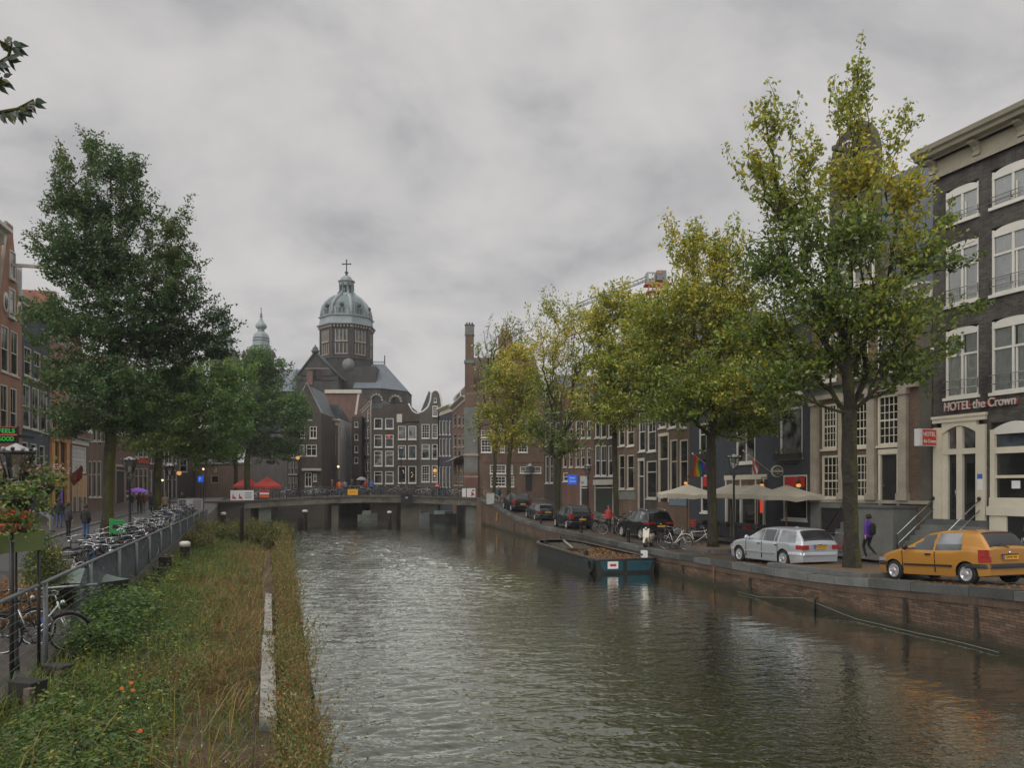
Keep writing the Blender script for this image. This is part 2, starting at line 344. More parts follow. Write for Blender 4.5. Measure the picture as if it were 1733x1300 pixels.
# ================================================================== water
def make_water():
    m, nt, b = nmat('canal_water')
    b.inputs['Base Color'].default_value = (.022, .022, .010, 1); b.inputs['Roughness'].default_value = 0.03; b.inputs['IOR'].default_value = 1.45
    b.inputs['Specular IOR Level'].default_value = 0.62
    g = N_(nt, 'ShaderNodeNewGeometry'); sp = N_(nt, 'ShaderNodeSeparateXYZ'); nt.links.new(g.outputs['Position'], sp.inputs[0])
    # distance from the sheltering right-hand quay: calm under it, rippled in the open
    a = N_(nt, 'ShaderNodeMath', operation='MULTIPLY_ADD'); a.inputs[1].default_value = -0.255; a.inputs[2].default_value = 17.4
    nt.links.new(sp.outputs[1], a.inputs[0]); s = N_(nt, 'ShaderNodeMath', operation='SUBTRACT'); nt.links.new(a.outputs[0], s.inputs[0]); nt.links.new(sp.outputs[0], s.inputs[1])
    pn = N_(nt, 'ShaderNodeTexNoise', Scale=0.16, Detail=3.0); nt.links.new(g.outputs['Position'], pn.inputs['Vector'])
    pa = N_(nt, 'ShaderNodeMath', operation='MULTIPLY_ADD'); pa.inputs[1].default_value = 8.0; nt.links.new(pn.outputs['Fac'], pa.inputs[0]); nt.links.new(s.outputs[0], pa.inputs[2])
    mr = N_(nt, 'ShaderNodeMapRange', interpolation_type='SMOOTHSTEP'); mr.inputs['From Min'].default_value = 7.5; mr.inputs['From Max'].default_value = 14.5
    mr.inputs['To Min'].default_value = 0.16; mr.inputs['To Max'].default_value = 1.0; nt.links.new(pa.outputs[0], mr.inputs['Value'])
    def wave(scale, rot, stretch, det):
        mp = N_(nt, 'ShaderNodeMapping'); mp.inputs['Rotation'].default_value = (0, 0, rot); mp.inputs['Scale'].default_value = (1, stretch, 1)
        nt.links.new(g.outputs['Position'], mp.inputs[0])
        n = N_(nt, 'ShaderNodeTexNoise', Scale=scale, Detail=det, Roughness=0.5, Distortion=0.4); nt.links.new(mp.outputs[0], n.inputs['Vector']); return n
    w3 = wave(5.0, R(-5), 1.6, 2.5)
    s2 = w3
    h = N_(nt, 'ShaderNodeMath', operation='MULTIPLY'); nt.links.new(s2.outputs[0], h.inputs[0]); nt.links.new(mr.outputs[0], h.inputs[1])
    bp = N_(nt, 'ShaderNodeBump', Strength=1.0, Distance=.03); nt.links.new(h.outputs[0], bp.inputs['Height']); nt.links.new(bp.outputs[0], b.inputs['Normal'])
    # wind-ruffled water: mirror share by Fresnel over a murky olive body
    out = nt.nodes['Material Output']; fr = N_(nt, 'ShaderNodeFresnel', IOR=1.36); nt.links.new(bp.outputs[0], fr.inputs['Normal'])
    fa = N_(nt, 'ShaderNodeMath', operation='MULTIPLY_ADD', use_clamp=True); fa.inputs[1].default_value = 3.3; fa.inputs[2].default_value = -.02; nt.links.new(fr.outputs[0], fa.inputs[0])
    gl = N_(nt, 'ShaderNodeBsdfGlossy', Roughness=.03); gl.inputs['Color'].default_value = (.9,.93,.86,1); nt.links.new(bp.outputs[0], gl.inputs['Normal'])
    df = N_(nt, 'ShaderNodeBsdfDiffuse'); df.inputs['Color'].default_value = (.014,.0155,.004,1); ms = N_(nt, 'ShaderNodeMixShader'); nt.links.new(fa.outputs[0], ms.inputs[0]); nt.links.new(df.outputs[0], ms.inputs[1]); nt.links.new(gl.outputs[0], ms.inputs[2]); nt.links.new(ms.outputs[0], out.inputs['Surface']); nt.nodes.remove(b)
    return m
M['water'] = make_water()
def water_mesh():
    rg = np.random.default_rng(77); ys = [-12.0]
    while ys[-1] < 126: y = ys[-1]; ys.append(y + (.5 if y < 8 else .05 if y < 20 else .085 if y < 40 else .2 if y < 80 else .4))
    ys = np.array(ys); nx = 330; q = np.linspace(0, 1, nx); x0 = -2.95-.302*(ys-11.57)-.4-26*np.clip((ys-38)/27, 0, 1)**2; x1 = np.array([wallx(v) for v in ys])+.4
    Xg = x0[:,None]+(x1-x0)[:,None]*q[None]; Yg = np.repeat(ys[:,None], nx, 1); Zg = np.zeros_like(Xg)
    for i in range(60):
        L = .15*(2.9**rg.random()) if i < 38 else .44*(3.2**rg.random()); th = R(-80)+rg.normal()*.42; k = 2*PI/L; a = (.0078 if i < 38 else .0058)*L; ph = rg.random()*6.28
        s = k*(Xg*math.cos(th)+Yg*math.sin(th))+ph+.6*np.sin(.7*Xg+.31*Yg+i); Zg += a*np.sin(s)
    sh = 17.4-.255*Yg-Xg; n = 1.3*np.sin(.35*Xg+.21*Yg)+1.0*np.sin(.16*Yg-.5*Xg+1)+.8*np.sin(.62*Xg-.4*Yg+2); t = np.clip((sh+n-6.0)/7.5, 0, 1); amp = .14+.86*t*t*(3-2*t)
    amp *= (1-.6*np.clip((Yg-76)/14, 0, 1))*(.75+.25*np.sin(.23*Yg+.4*Xg)); Zg *= amp*WAVE
    V = np.stack([Xg, Yg, Zg], 2).reshape(-1,3).astype(np.float32); ny = len(ys); idx = np.arange(ny*nx).reshape(ny, nx)
    F_ = np.stack([idx[:-1,:-1], idx[:-1,1:], idx[1:,1:], idx[1:,:-1]], 2).reshape(-1,4); me = bpy.data.meshes.new('canal_water'); me.vertices.add(len(V)); me.vertices.foreach_set('co', V.reshape(-1))
    me.loops.add(F_.size); me.loops.foreach_set('vertex_index', F_.reshape(-1).astype(np.int32)); me.polygons.add(len(F_)); me.polygons.foreach_set('loop_start', np.arange(0, F_.size, 4, dtype=np.int32))
    me.polygons.foreach_set('use_smooth', np.ones(len(F_), bool)); me.materials.append(M['water']); me.update(calc_edges=True)
    tag(link(bpy.data.objects.new('canal_water', me)), kind='structure')
water_mesh()
mb = MB(); mb.add([(-200,-60,-.45),(200,-60,-.45),(200,260,-.45),(-200,260,-.45)], [(0,1,2,3)], M['soil']); tag(mb.build('canal_bed'), kind='structure')

# ================================================================== ground on both banks
ds = [-20,-5,0,5,10,14,18.8,22.3,26,30,34,39,45,50,56,62,66,70,74,78,82,86,90,95,100,106,112,118]
def strip(name, f0, f1, zf, m, rows=ds, dz=0.0, kind='structure'):
    mb = MB(); vs = []
    for d in rows: vs += [(f0(d), d, zf(d)+dz), (f1(d), d, zf(d)+dz)]
    mb.add(vs, [(2*i, 2*i+1, 2*i+3, 2*i+2) for i in range(len(rows)-1)], m, True)
    return tag(mb.build(name), kind=kind)
strip('street', lambda d: wallx(d)+.3, lambda d: wallx(d)+40, zr, M['paving'])
strip('far_ground', lambda d: wallx(d)+40, lambda d: 600, lambda d: zr(d), M['asphalt'])
strip('pavement', lambda d: wallx(d)+6.0, lambda d: wallx(d)+16, zr, M['pavement'], [d for d in ds if 5 <= d <= 78], dz=.11)
strip('kerb', lambda d: wallx(d)+5.85, lambda d: wallx(d)+6.0, zr, M['granite'], [d for d in ds if 5 <= d <= 78], dz=.115)
strip('left_street', lambda d: fencex(d)-45, lambda d: fencex(d), zl, M['paving'])
strip('left_far_ground', lambda d: -600, lambda d: fencex(d)-45, zl, M['asphalt'])
strip('left_road', lambda d: fencex(d)-6.5, lambda d: fencex(d)-3.4, zl, M['asphalt'], [d for d in ds if 26 <= d <= 86], dz=.012)
strip('left_kerb', lambda d: fencex(d)-6.75, lambda d: fencex(d)-6.5, zl, M['granite'], [d for d in ds if 26 <= d <= 86], dz=.1)
mb = MB(); mb.add([(-600,118.5,2.6),(600,118.5,2.6),(600,700,2.6),(-600,700,2.6)], [(0,1,2,3)], M['asphalt']); tag(mb.build('distant_ground'), kind='structure')
# left canal bank beyond the planted strip, and the wall under the fence
mb = MB(); rows = [d for d in ds if d >= -20]
vs = []
for d in rows: vs += [(fencex(d)+.05, d, -.6), (fencex(d)+.05, d, zl(d)-.02), (fencex(d)-.5, d, zl(d)-.02)]
fs = []
for i in range(len(rows)-1): fs += [(3*i, 3*i+3, 3*i+4, 3*i+1), (3*i+1, 3*i+4, 3*i+5, 3*i+2)]
mb.add(vs, fs, M['dark_stone']); o = mb.build('quay_wall'); tag(o, 'dark brick quay wall under the netted fence on the left bank', 'quay wall')

# right quay wall: brickwork and capstones
def quay():
    t = thing('quay_wall', 'long reddish brick quay wall with bluestone capping on the right bank', 'quay wall', (0,0,0))
    rows = list(np.arange(-6, 118.1, 2.0)); mb = MB(); vs = []
    for d in rows: vs += [(wallx(d)+.18, d, -.8), (wallx(d), d, zr(d)-.24)]
    fs = [(2*i, 2*i+1, 2*i+3, 2*i+2) for i in range(len(rows)-1)]
    mb.add(vs, fs, M['quay_brick'], True)
    # soldier course under the cap, just proud
    vs = []
    for d in rows: vs += [(wallx(d)-.012, d, zr(d)-.46), (wallx(d)-.012, d, zr(d)-.24)]
    mb.add(vs, fs, M['quay_soldier']); mb.build('brickwork', t)
    mb = MB(); d = -6.0; i = 0
    while d < 118:
        L = 1.35 + .5*((i*37) % 10)/10; d1 = min(118, d+L-.03); z0, z1 = zr(d), zr(d1); x0, x1 = wallx(d)-.05, wallx(d1)-.05
        j = .011*((i*13) % 5 - 2)
        vs = [(x0,d,z0-.24),(x1,d1,z1-.24),(x1,d1,z1+.02+j),(x0,d,z0+.02+j),(x0+.5,d,z0-.24),(x1+.5,d1,z1-.24),(x1+.5,d1,z1+.02+j),(x0+.5,d,z0+.02+j)]
        mb.add(vs, [(0,1,2,3),(3,2,6,7),(0,3,7,4),(1,5,6,2),(4,7,6,5)], M['coping']); d += L; i += 1
    mb.build('capstones', t)
    # thin stain drains and iron anchors
    mb = MB()
    for d in (20.3, 22.6, 30.2, 36.0, 47.0, 56.0, 70.5):
        x = wallx(d)-.02; mb.box(x-.03, x+.05, d-.05, d+.05, .25, zr(d)-.5, M['wood_dark'])
    mb.build('drain_pipe', t)
def island_var(m, lo, hi):
    nt = m.node_tree; b = nt.nodes['Principled BSDF']; src = b.inputs['Base Color'].links[0].from_socket; g = N_(nt, 'ShaderNodeNewGeometry'); mr = N_(nt, 'ShaderNodeMapRange'); mr.inputs['To Min'].default_value = lo; mr.inputs['To Max'].default_value = hi; nt.links.new(g.outputs['Random Per Island'], mr.inputs['Value'])
    ml = N_(nt, 'ShaderNodeMix', data_type='RGBA', blend_type='MULTIPLY'); ml.inputs[0].default_value = 1; nt.links.new(src, ml.inputs[6]); nt.links.new(mr.outputs[0], ml.inputs[7]); nt.links.new(ml.outputs[2], b.inputs['Base Color']); return m
M['coping'] = island_var(pbr('coping', (.095,.1,.097), .55, .5, 1.3, bump=.3), .55, 1.35)
def algae(m):     # green slime line above the water
    nt = m.node_tree; b = nt.nodes['Principled BSDF']; src = b.inputs['Base Color'].links[0].from_socket; g = N_(nt, 'ShaderNodeNewGeometry'); sp = N_(nt, 'ShaderNodeSeparateXYZ'); nt.links.new(g.outputs['Position'], sp.inputs[0]); n = N_(nt, 'ShaderNodeTexNoise', Scale=1.7, Detail=6.0); nt.links.new(g.outputs['Position'], n.inputs['Vector'])
    ma = N_(nt, 'ShaderNodeMath', operation='MULTIPLY_ADD'); ma.inputs[1].default_value = -.5; nt.links.new(n.outputs['Fac'], ma.inputs[0]); nt.links.new(sp.outputs[2], ma.inputs[2]); mr = N_(nt, 'ShaderNodeMapRange'); mr.inputs['From Min'].default_value = -.12; mr.inputs['From Max'].default_value = .2; mr.inputs['To Min'].default_value = .85; mr.inputs['To Max'].default_value = 0; nt.links.new(ma.outputs[0], mr.inputs['Value'])
    mx = N_(nt, 'ShaderNodeMix', data_type='RGBA'); mx.inputs[7].default_value = (.022,.024,.012,1); nt.links.new(mr.outputs[0], mx.inputs[0]); nt.links.new(src, mx.inputs[6]); nt.links.new(mx.outputs[2], b.inputs['Base Color'])
algae(M['quay_brick'])
M['quay_soldier'] = brick('quay_soldier', (.12,.075,.05), (.085,.055,.04), (.06,.05,.04), bw=.07, bh=.22, grime=.5)
quay()
mb = MB(); pts = [(wallx(d)-.06-.02*math.sin(d), d, .05 + max(0, .32 - abs(d-27.0)*.13)) for d in np.arange(19.5, 31.5, .5)]
mb.tube(pts, .01, M['grey_stone'], 5); tag(mb.build('mooring_rope'), 'pale mooring rope slung along the brick wall at the waterline', 'rope')
mb = MB(); d = 32.9; x = wallx(d)-.06
mb.tube([(x, d, .15), (x, d, .82)], .035, M['rust'], 6); mb.tube([(x, d-.18, .74), (x, d+.18, .74)], .03, M['rust'], 6); mb.box(x-.02, x+.12, d-.07, d+.07, .8, .9, M['rust'])
tag(mb.build('mooring_post'), 'rust orange iron mooring cross on the brick quay wall', 'mooring post')
mb = MB(); d = 26.4; x = wallx(d)-.09; mb.tube([(x, d, -.1), (x, d, .42), (x+.05, d, .5)], .04, M['iron'], 6)
tag(mb.build('mooring_post'), 'dark iron mooring pin with rope tied round it on the quay wall', 'mooring post')

# ================================================================== bridge
BL, BR = Vector((-29.6, 85.0, 0)), Vector((-3.9, 90.6, 0)); be = (BR-BL).normalized(); bn = Vector((-be.y, be.x, 0)); BW = (BR-BL).length
def bz(t): return 2.9 + .2*t + .42*math.sin(PI*min(1, max(0, t)))
def bp_(t, off=0.0, z=0.0): p = BL + be*(t*BW) + bn*off; return (p.x, p.y, bz(t)+z)
def bt(px):                                      # parameter along the near edge under pixel column px
    k = (px-CX)/F; u = (k*BL.y - BL.x)/(be.x - k*be.y); return u/BW
def bridge():
    t = thing('canal_bridge', 'low arched concrete bridge with iron railing across the canal', 'bridge', (0,0,0))
    n = 24; ts = [i/n for i in range(n+1)]
    mb = MB(); vs = []
    prof = [(0,-.16),(0,-.9),(.35,-.9),(8.6,-.9),(8.95,-.9),(8.95,-.16)]
    for q in ts:
        for o, z in prof: vs.append(bp_(q, o, z if z > -.2 else z + .12*math.sin(PI*q)))
    k = len(prof); fs = []
    for i in range(n):
        for j in range(k-1): fs.append((i*k+j, i*k+j+1, (i+1)*k+j+1, (i+1)*k+j))
    mb.add(vs, fs, M['bridge_beam']); mb.build('beam', t)
    mb = MB(); vs = []; prof = [(.1,-.16),(-.1,-.16),(-.1,.02),(9.05,.02),(9.05,-.16),(8.85,-.16)]
    ts2 = [-.12 + 1.24*i/n for i in range(n+1)]
    for q in ts2:
        for o, z in prof: vs.append(bp_(q, o, z))
    fs = [(i*k+j, i*k+j+1, (i+1)*k+j+1, (i+1)*k+j) for i in range(n) for j in range(k-1)]
    mb.add(vs, fs, M['dark_stone']); mb.build('deck', t)
    for a, b, m in ((.055, .105, M['grey_stone']), (.355, .385, M['dark_stone']), (.655, .735, M['dark_stone']), (.945, 1.02, M['grey_stone'])):
        mb = MB(); p = [BL+be*(a*BW)+bn*.45, BL+be*(b*BW)+bn*.45, BL+be*(b*BW)+bn*8.4, BL+be*(a*BW)+bn*8.4]
        mb.prismz([(q.x, q.y) for q in p], -.6, bz((a+b)/2)-.9, m); mb.build('pier', t)
    for side, off in (('near', .05), ('far', 8.8)):
        mb = MB(); posts = 19
        for zz, r in ((1.05, .035), (.72, .018), (.4, .018), (.12, .018)):
            mb.tube([bp_(q, off, zz) for q in np.linspace(0.0, 1.02, 20)], r, M['iron'], 5)
        for q in np.linspace(.0, 1.02, posts): mb.tube([bp_(q, off, .02), bp_(q, off, 1.12)], .045, M['iron'], 6)
        mb.build('railing', t)
M['bridge_beam'] = pbr('bridge_beam', (.14,.13,.105), .85, .8, .9, bump=.3)
bridge()
# abutment wing on the left and right
mb = MB(); mb.prismz([(-40,84.6),(-29.0,85.2),(-29.0,95),(-40,95)], -.6, 2.85, M['dark_stone']); tag(mb.build('bridge_abutment'), 'dark stone abutment at the left end of the canal bridge', 'abutment')
mb = MB(); mb.prismz([(-4.15,90.4),(4.2,90.6),(4.2,101),(-6.0,101)], -.6, 2.99, M['brown_brick']); tag(mb.build('bridge_abutment'), 'brown brick abutment at the right end of the canal bridge', 'abutment')
# quay behind the bridge on the left (dark wall seen under the deck)
mb = MB(); mb.prismz([(-60,108),(-26.5,108),(-28.5,119),(-60,119)], -.6, 2.75, M['dark_stone']); tag(mb.build('quay_wall'), 'dark far quay wall seen under the left span of the bridge', 'quay wall')
# black electrical pod hung on the bridge front
def pod():
    q = bt(688); t = thing('navigation_light_box', 'black box with a small white mark hung on the bridge front', 'box', bp_(q, -.28, 0), math.atan2(be.y, be.x))
    mb = MB(); mb.box(-.65, .65, -.22, .16, -.95, .18, M['black']); mb.box(-.72,.72,-.26,.16,.18,.24, M['black']); mb.build('box', t)
    mb = MB()
    for x in (-.14, 0.02): mb.box(x, x+.06, -.226, -.22, -.28, -.08, M['text_white'])
    mb.box(-.1,.04,-.226,-.22,-.2,-.16, M['text_white']); mb.build('mark', t)
pod()
def bridge_sign(px, w, h, z, m, label, deco, group=None):
    q = bt(px); t = thing('bridge_sign', label, 'sign', bp_(q, -.12, z), math.atan2(be.y, be.x), group)
    mb = MB(); mb.box(-w/2, w/2, -.03, .03, 0, h, m); mb.build('board', t)
    if deco: mb = MB(); deco(mb, w, h); mb.build('marking', t)
    return t
def d_ban(mb, w, h):
    for x in (-.42, -.14): mb.prism([(x*w,.15*h),((x+.17)*w,.12*h),((x+.14)*w,.3*h),((x+.06)*w,.4*h),((x+.04)*w,.75*h),(x*w+.02,.5*h)], -.036, -.031, M['red'])
    for i, q in enumerate((.7,.5,.34,.18)): mb.box(.12*w, (.42-.03*(i % 2))*w, -.036, -.031, q*h, q*h+.07*h, M['blue_cloth'] if i == 0 else M['grey_cloth'])
bridge_sign(410, 2.45, 1.1, .06, M['sign_white'], 'white banner with two red shapes on the bridge railing', d_ban)
def d_rwr(mb, w, h): mb.box(-w/2, w/2, -.036, -.031, .42*h, .66*h, M['sign_white']); mb.box(-w/2, w/2, -.037, -.031, 0, .34*h, M['orange_cloth'])
bridge_sign(447.5, 1.0, .85, .22, M['red'], 'red and white striped board on the bridge railing', d_rwr)
def d_yel(mb, w, h):
    for i in range(3): mb.box((-.3+.2*i)*w, (-.18+.2*i)*w, -.036, -.031, (.42+.1*(i % 2))*h, (.56+.1*(i % 2))*h, M['red'])
bridge_sign(597, 1.15, .66, .12, M['yellow_sign'], 'bright yellow board with red marks on the bridge railing', d_yel)
def d_wr(mb, w, h): mb.prism([(-.1*w,.1*h),(.4*w,.2*h),(.3*w,.5*h),(-.05*w,.62*h),(.05*w,.35*h)], -.036, -.031, M['red']); mb.box(.1*w,.4*w,-.036,-.031,.66*h,.86*h, M['grey_cloth'])
bridge_sign(797, 1.0, 1.05, .1, M['sign_white'], 'white board with a red figure at the right end of the bridge railing', d_wr)
bridge_sign(785, .45, 1.0, .1, M['sign_white'], 'narrow blank white board on the bridge railing beside parked bicycles', None)
q = bt(741); t = thing('round_sign', 'round red sign on a post behind the bridge railing', 'sign', bp_(q, .35, 0), math.atan2(be.y, be.x))
mb = MB(); mb.tube([(0,0,0),(0,0,1.25)], .03, M['steel'], 6); mb.build('post', t); mb = MB(); mb.lathe([(.3,-.02),(.3,.02)], M['red'], 16); o = mb.build('disc', t, (0,-.05,1.28)); o.rotation_euler = (R(90),0,0)
mb = MB(); mb.box(-.2,.2,-.08,-.072,1.25,1.31, M['sign_white']); mb.build('bar', t)
# mooring piles in the water before the bridge
def pile(px, d, zt, r, label, white=True, group='mooring piles'):
    t = thing('mooring_pile', label, 'pile', (X(px, d), d, 0), 0, group)
    mb = MB(); mb.lathe([(r,-.6),(r*.97,zt-.12),(r,zt)], M['wood_dark'], 10); mb.build('post', t)
    if white: mb = MB(); mb.lathe([(r*1.08,zt-.16),(r*1.08,zt+.03),(r*.6,zt+.07)], M['white'], 10); mb.build('cap', t)
pile(516, 82, 1.9, .27, 'dark mooring pile with white cap before the left bridge pier')
pile(508, 83, 1.2, .3, 'short dark bare pile at the foot of the left bridge pier', False)
pile(659, 83, 1.75, .22, 'dark pile with white cap before the middle bridge pier')
pile(409, 48, 3.1, .13, 'tall thin dark pole rising from the yellow shrubs on the strip', False)
pile(313, 33.5, 1.85, .21, 'black bollard pile with white cap beside the netted fence')
pile(378, 64, 2.2, .2, 'black pile with white cap at the end of the netted fence')
# ================================================================== houses
_wc = {}
def window_meshes(w, h, style, fm, pm):
    """frame (origin at lower left, wall face at y=0, +y inwards), pane, sill"""
    key = (round(w, 2), round(h, 2), style, fm.name, pm.name)
    if key in _wc: return _wc[key]
    f = MB(); b = min(.11, .14*w); dpt = .10; y0 = .02
    f.box(0, b, y0, y0+dpt, 0, h, fm); f.box(w-b, w, y0, y0+dpt, 0, h, fm); f.box(b, w-b, y0, y0+dpt, h-b, h, fm); f.box(b, w-b, y0, y0+dpt, 0, b*1.1, fm)
    def bar(x0, x1, z0, z1, y=.05, t=.05): f.box(x0, x1, y, y+t, z0, z1, fm)
    if style == 'sash': bar(b, w-b, h*.5-.035, h*.5+.035); bar(w/2-.014, w/2+.014, h*.5, h-b, .06, .03)
    elif style == 'cross': bar(b, w-b, h*.66-.04, h*.66+.04); bar(w/2-.04, w/2+.04, b, h-b, .045, .05)
    elif style == 'trans': bar(b, w-b, h*.7-.035, h*.7+.035)
    elif style in ('grid', 'grid4'):
        nx = 3 if style == 'grid' else 4; nz = max(3, int(round(h/.42)))
        for i in range(1, nx): x = b+(w-2*b)*i/nx; bar(x-.017, x+.017, b, h-b, .06, .03)
        for i in range(1, nz): z = b+(h-2*b)*i/nz; q = .04 if i == nz//2 else .017; bar(b, w-b, z-q, z+q, .058, .035)
    elif style == 'tall': bar(b, w-b, h*.62-.03, h*.62+.03)
    p = MB(); p.box(b*.9, w-b*.9, .085, .10, b*.9, h-b*.9, pm)
    s = MB(); s.box(-.06, w+.06, -.09, .06, -.11, 0, fm)
    r = (f.mesh('window'), p.mesh('pane'), s.mesh('sill')); _wc[key] = r; return r
def add_window(parent, x, z, w, h, style='sash', fm=None, pm=None, sill=True):
    a, b, c = window_meshes(w, h, style, fm or M['white'], pm or M['pane'])
    wo = link(bpy.data.objects.new('window', a), parent, (x, 0, z)); link(bpy.data.objects.new('pane', b), wo)
    if sill: link(bpy.data.objects.new('sill', c), wo)
    return wo

class House:
    def __init__(s, label, P0, P1, z0, z1, wall, depth=11, name='canal_house', cat='house', group=None):
        s.P0 = Vector((P0[0], P0[1], 0)); s.P1 = Vector((P1[0], P1[1], 0)); s.e = (s.P1-s.P0).normalized(); s.w = (s.P1-s.P0).length
        s.z0, s.z1, s.wall, s.depth = z0, z1, wall, depth; s.holes = []; s.n = Vector((-s.e.y, s.e.x, 0))
        s.t = thing(name, label, cat, (s.P0.x, s.P0.y, 0), math.atan2(s.e.y, s.e.x), group)
    def u(s, px): k = (px-CX)/F; return (k*s.P0.y - s.P0.x)/(s.e.x - k*s.e.y)
    def dep(s, px): return s.P0.y + s.e.y*s.u(px)
    def z(s, px, py): return Z(py, s.dep(px))
    def rect(s, x0, x1, y0, y1):
        a, b = s.u(x0), s.u(x1); c = (x0+x1)/2; return a, s.z(c, y1), b-a, s.z(c, y0)-s.z(c, y1)
    def win(s, x0, x1, y0, y1, style='sash', fm=None, pm=None, sill=True):
        x, z, w, h = s.rect(x0, x1, y0, y1); return s.winm(x, z, w, h, style, fm, pm, sill)
    def winm(s, x, z, w, h, style='sash', fm=None, pm=None, sill=True):
        if x < .05 or x+w > s.w-.05: x = min(max(x, .06), s.w-w-.06)
        if z+h < s.z1-.03 and w > .05: s.holes.append((x, z, w, h))
        return add_window(s.t, x, z, w, h, style, fm, pm, sill)
    def row(s, n, z, h, w=None, style='sash', m=.3, **k):
        cw = (s.w-2*m)/n; w = w or cw*.6
        for i in range(n): s.winm(m+cw*(i+.5)-w/2, z, w, h, style, **k)
    def door(s, x0, x1, y0, y1, leaf=None, fm=None, transom=.22):
        x, z, w, h = s.rect(x0, x1, y0, y1); s.doorm(x, z, w, h, leaf, fm, transom)
    def doorm(s, x, z, w, h, leaf=None, fm=None, transom=.22):
        fm = fm or M['white']; leaf = leaf or M['green_door']; s.holes.append((x, z, w, h))
        b = .13; mb = MB(); mb.box(x, x+b, -.03, .14, z, z+h, fm); mb.box(x+w-b, x+w, -.03, .14, z, z+h, fm); mb.box(x, x+w, -.05, .14, z+h-.02, z+h+.22, fm)
        zt = z+h*(1-transom); mb.box(x+b, x+w-b, .02, .12, zt-.05, zt+.05, fm); d = mb.build('door_frame', s.t)
        mb = MB(); mb.box(x+b, x+w-b, .09, .14, z, zt-.05, leaf)
        for q in (.12, .55): mb.box(x+b+.14, x+w-b-.14, .075, .09, z+(zt-z)*q, z+(zt-z)*(q+.33), leaf)
        l = mb.build('door', s.t)
        mb = MB(); mb.ball((x+b+.1, .05, z+1.0), .04, M['chrome'], 8); mb.build('handle', l)
        mb = MB(); mb.box(x+b, x+w-b, .1, .115, zt+.05, z+h-.02, M['pane']); mb.build('transom_light', s.t)
    def body(s, top=None, sides=True, zfoot=None):
        """front wall cut for the openings, plus side and back walls"""
        z1 = top or s.z1; z0 = s.z0 if zfoot is None else zfoot
        H_ = [h for h in s.holes if h[0]+h[2] > 0 and h[0] < s.w]
        xs = sorted(set([0, s.w] + [round(max(0, h[0]), 3) for h in H_] + [round(min(s.w, h[0]+h[2]), 3) for h in H_]))
        zs = sorted(set([z0, z1] + [round(max(z0, h[1]), 3) for h in H_] + [round(min(z1, h[1]+h[3]), 3) for h in H_]))
        mb = MB(); idx = {}; vs = []; fs = []
        def vi(i, j):
            if (i, j) not in idx: idx[(i, j)] = len(vs); vs.append((xs[i], 0, zs[j]))
            return idx[(i, j)]
        for i in range(len(xs)-1):
            for j in range(len(zs)-1):
                cx, cz = (xs[i]+xs[i+1])/2, (zs[j]+zs[j+1])/2
                if any(h[0] < cx < h[0]+h[2] and h[1] < cz < h[1]+h[3] for h in H_): continue
                fs.append((vi(i, j), vi(i+1, j), vi(i+1, j+1), vi(i, j+1)))
        mb.add(vs, fs, s.wall)
        for x, z, w, h in H_:
            q = .2; mb.add([(x,0,z),(x+w,0,z),(x+w,0,z+h),(x,0,z+h),(x,q,z),(x+w,q,z),(x+w,q,z+h),(x,q,z+h)],
                           [(0,4,5,1),(1,5,6,2),(2,6,7,3),(3,7,4,0),(4,7,6,5)], s.wall)
        D = s.depth
        if sides: mb.add([(0,0,z0),(0,D,z0),(0,D,z1),(0,0,z1),(s.w,0,z0),(s.w,D,z0),(s.w,D,z1),(s.w,0,z1)], [(0,3,2,1),(4,5,6,7),(1,2,6,5)], s.wall)
        s.wallobj = mb.build('wall', s.t)
    def cornice(s, z=None, h=.6, pr=.35, m=None, brackets=0):
        z = z if z is not None else s.z1; m = m or M['offwhite']; mb = MB()
        a = -.02 if s.w > .1 else 0
        prof = [(.05,0),(-.06,0),(-.06,h*.25),(-.03,h*.27),(-.03,h*.6),(-pr*.5,h*.66),(-pr*.6,h*.78),(-pr,h*.84),(-pr,h),(.05,h)]
        n = len(prof); vs = [(a, p[0], z+p[1]) for p in prof] + [(s.w-a, p[0], z+p[1]) for p in prof]
        mb.add(vs, [tuple(range(n)), tuple(range(2*n-1, n-1, -1))] + [(i, n+i, n+(i+1) % n, (i+1) % n) for i in range(n)], m)
        for i in range(brackets):
            x = s.w*(i+.5)/brackets; mb.box(x-.1, x+.1, -pr*.7, -.02, z+h*.2, z+h*.66, m)
        return mb.build('cornice', s.t)
    def roof(s, kind, h, m, z=None, over=.0):
        z = z if z is not None else s.z1; mb = MB(); D, w = s.depth, s.w
        if kind == 'flat': mb.box(0, w, .05, D, z-.1, z+.05, m)
        elif kind == 'front': mb.add([(0,0,z),(w,0,z),(w,D,z),(0,D,z),(0,D*.5,z+h),(w,D*.5,z+h)], [(0,1,5,4),(2,3,4,5),(1,2,5),(3,0,4)], m)
        elif kind == 'deep': mb.add([(0,.25,z),(w,.25,z),(w,D,z),(0,D,z),(w/2,.25,z+h),(w/2,D,z+h)], [(0,4,5,3),(1,2,5,4),(0,1,4),(2,3,5)], m)
        elif kind == 'mansard':
            i = h*.35; mb.add([(0,0,z),(w,0,z),(w,D,z),(0,D,z),(0,i,z+h),(w,i,z+h),(w,D-i,z+h),(0,D-i,z+h)], [(0,1,5,4),(1,2,6,5),(2,3,7,6),(3,0,4,7),(4,5,6,7)], m)
        return mb.build('roof', s.t)
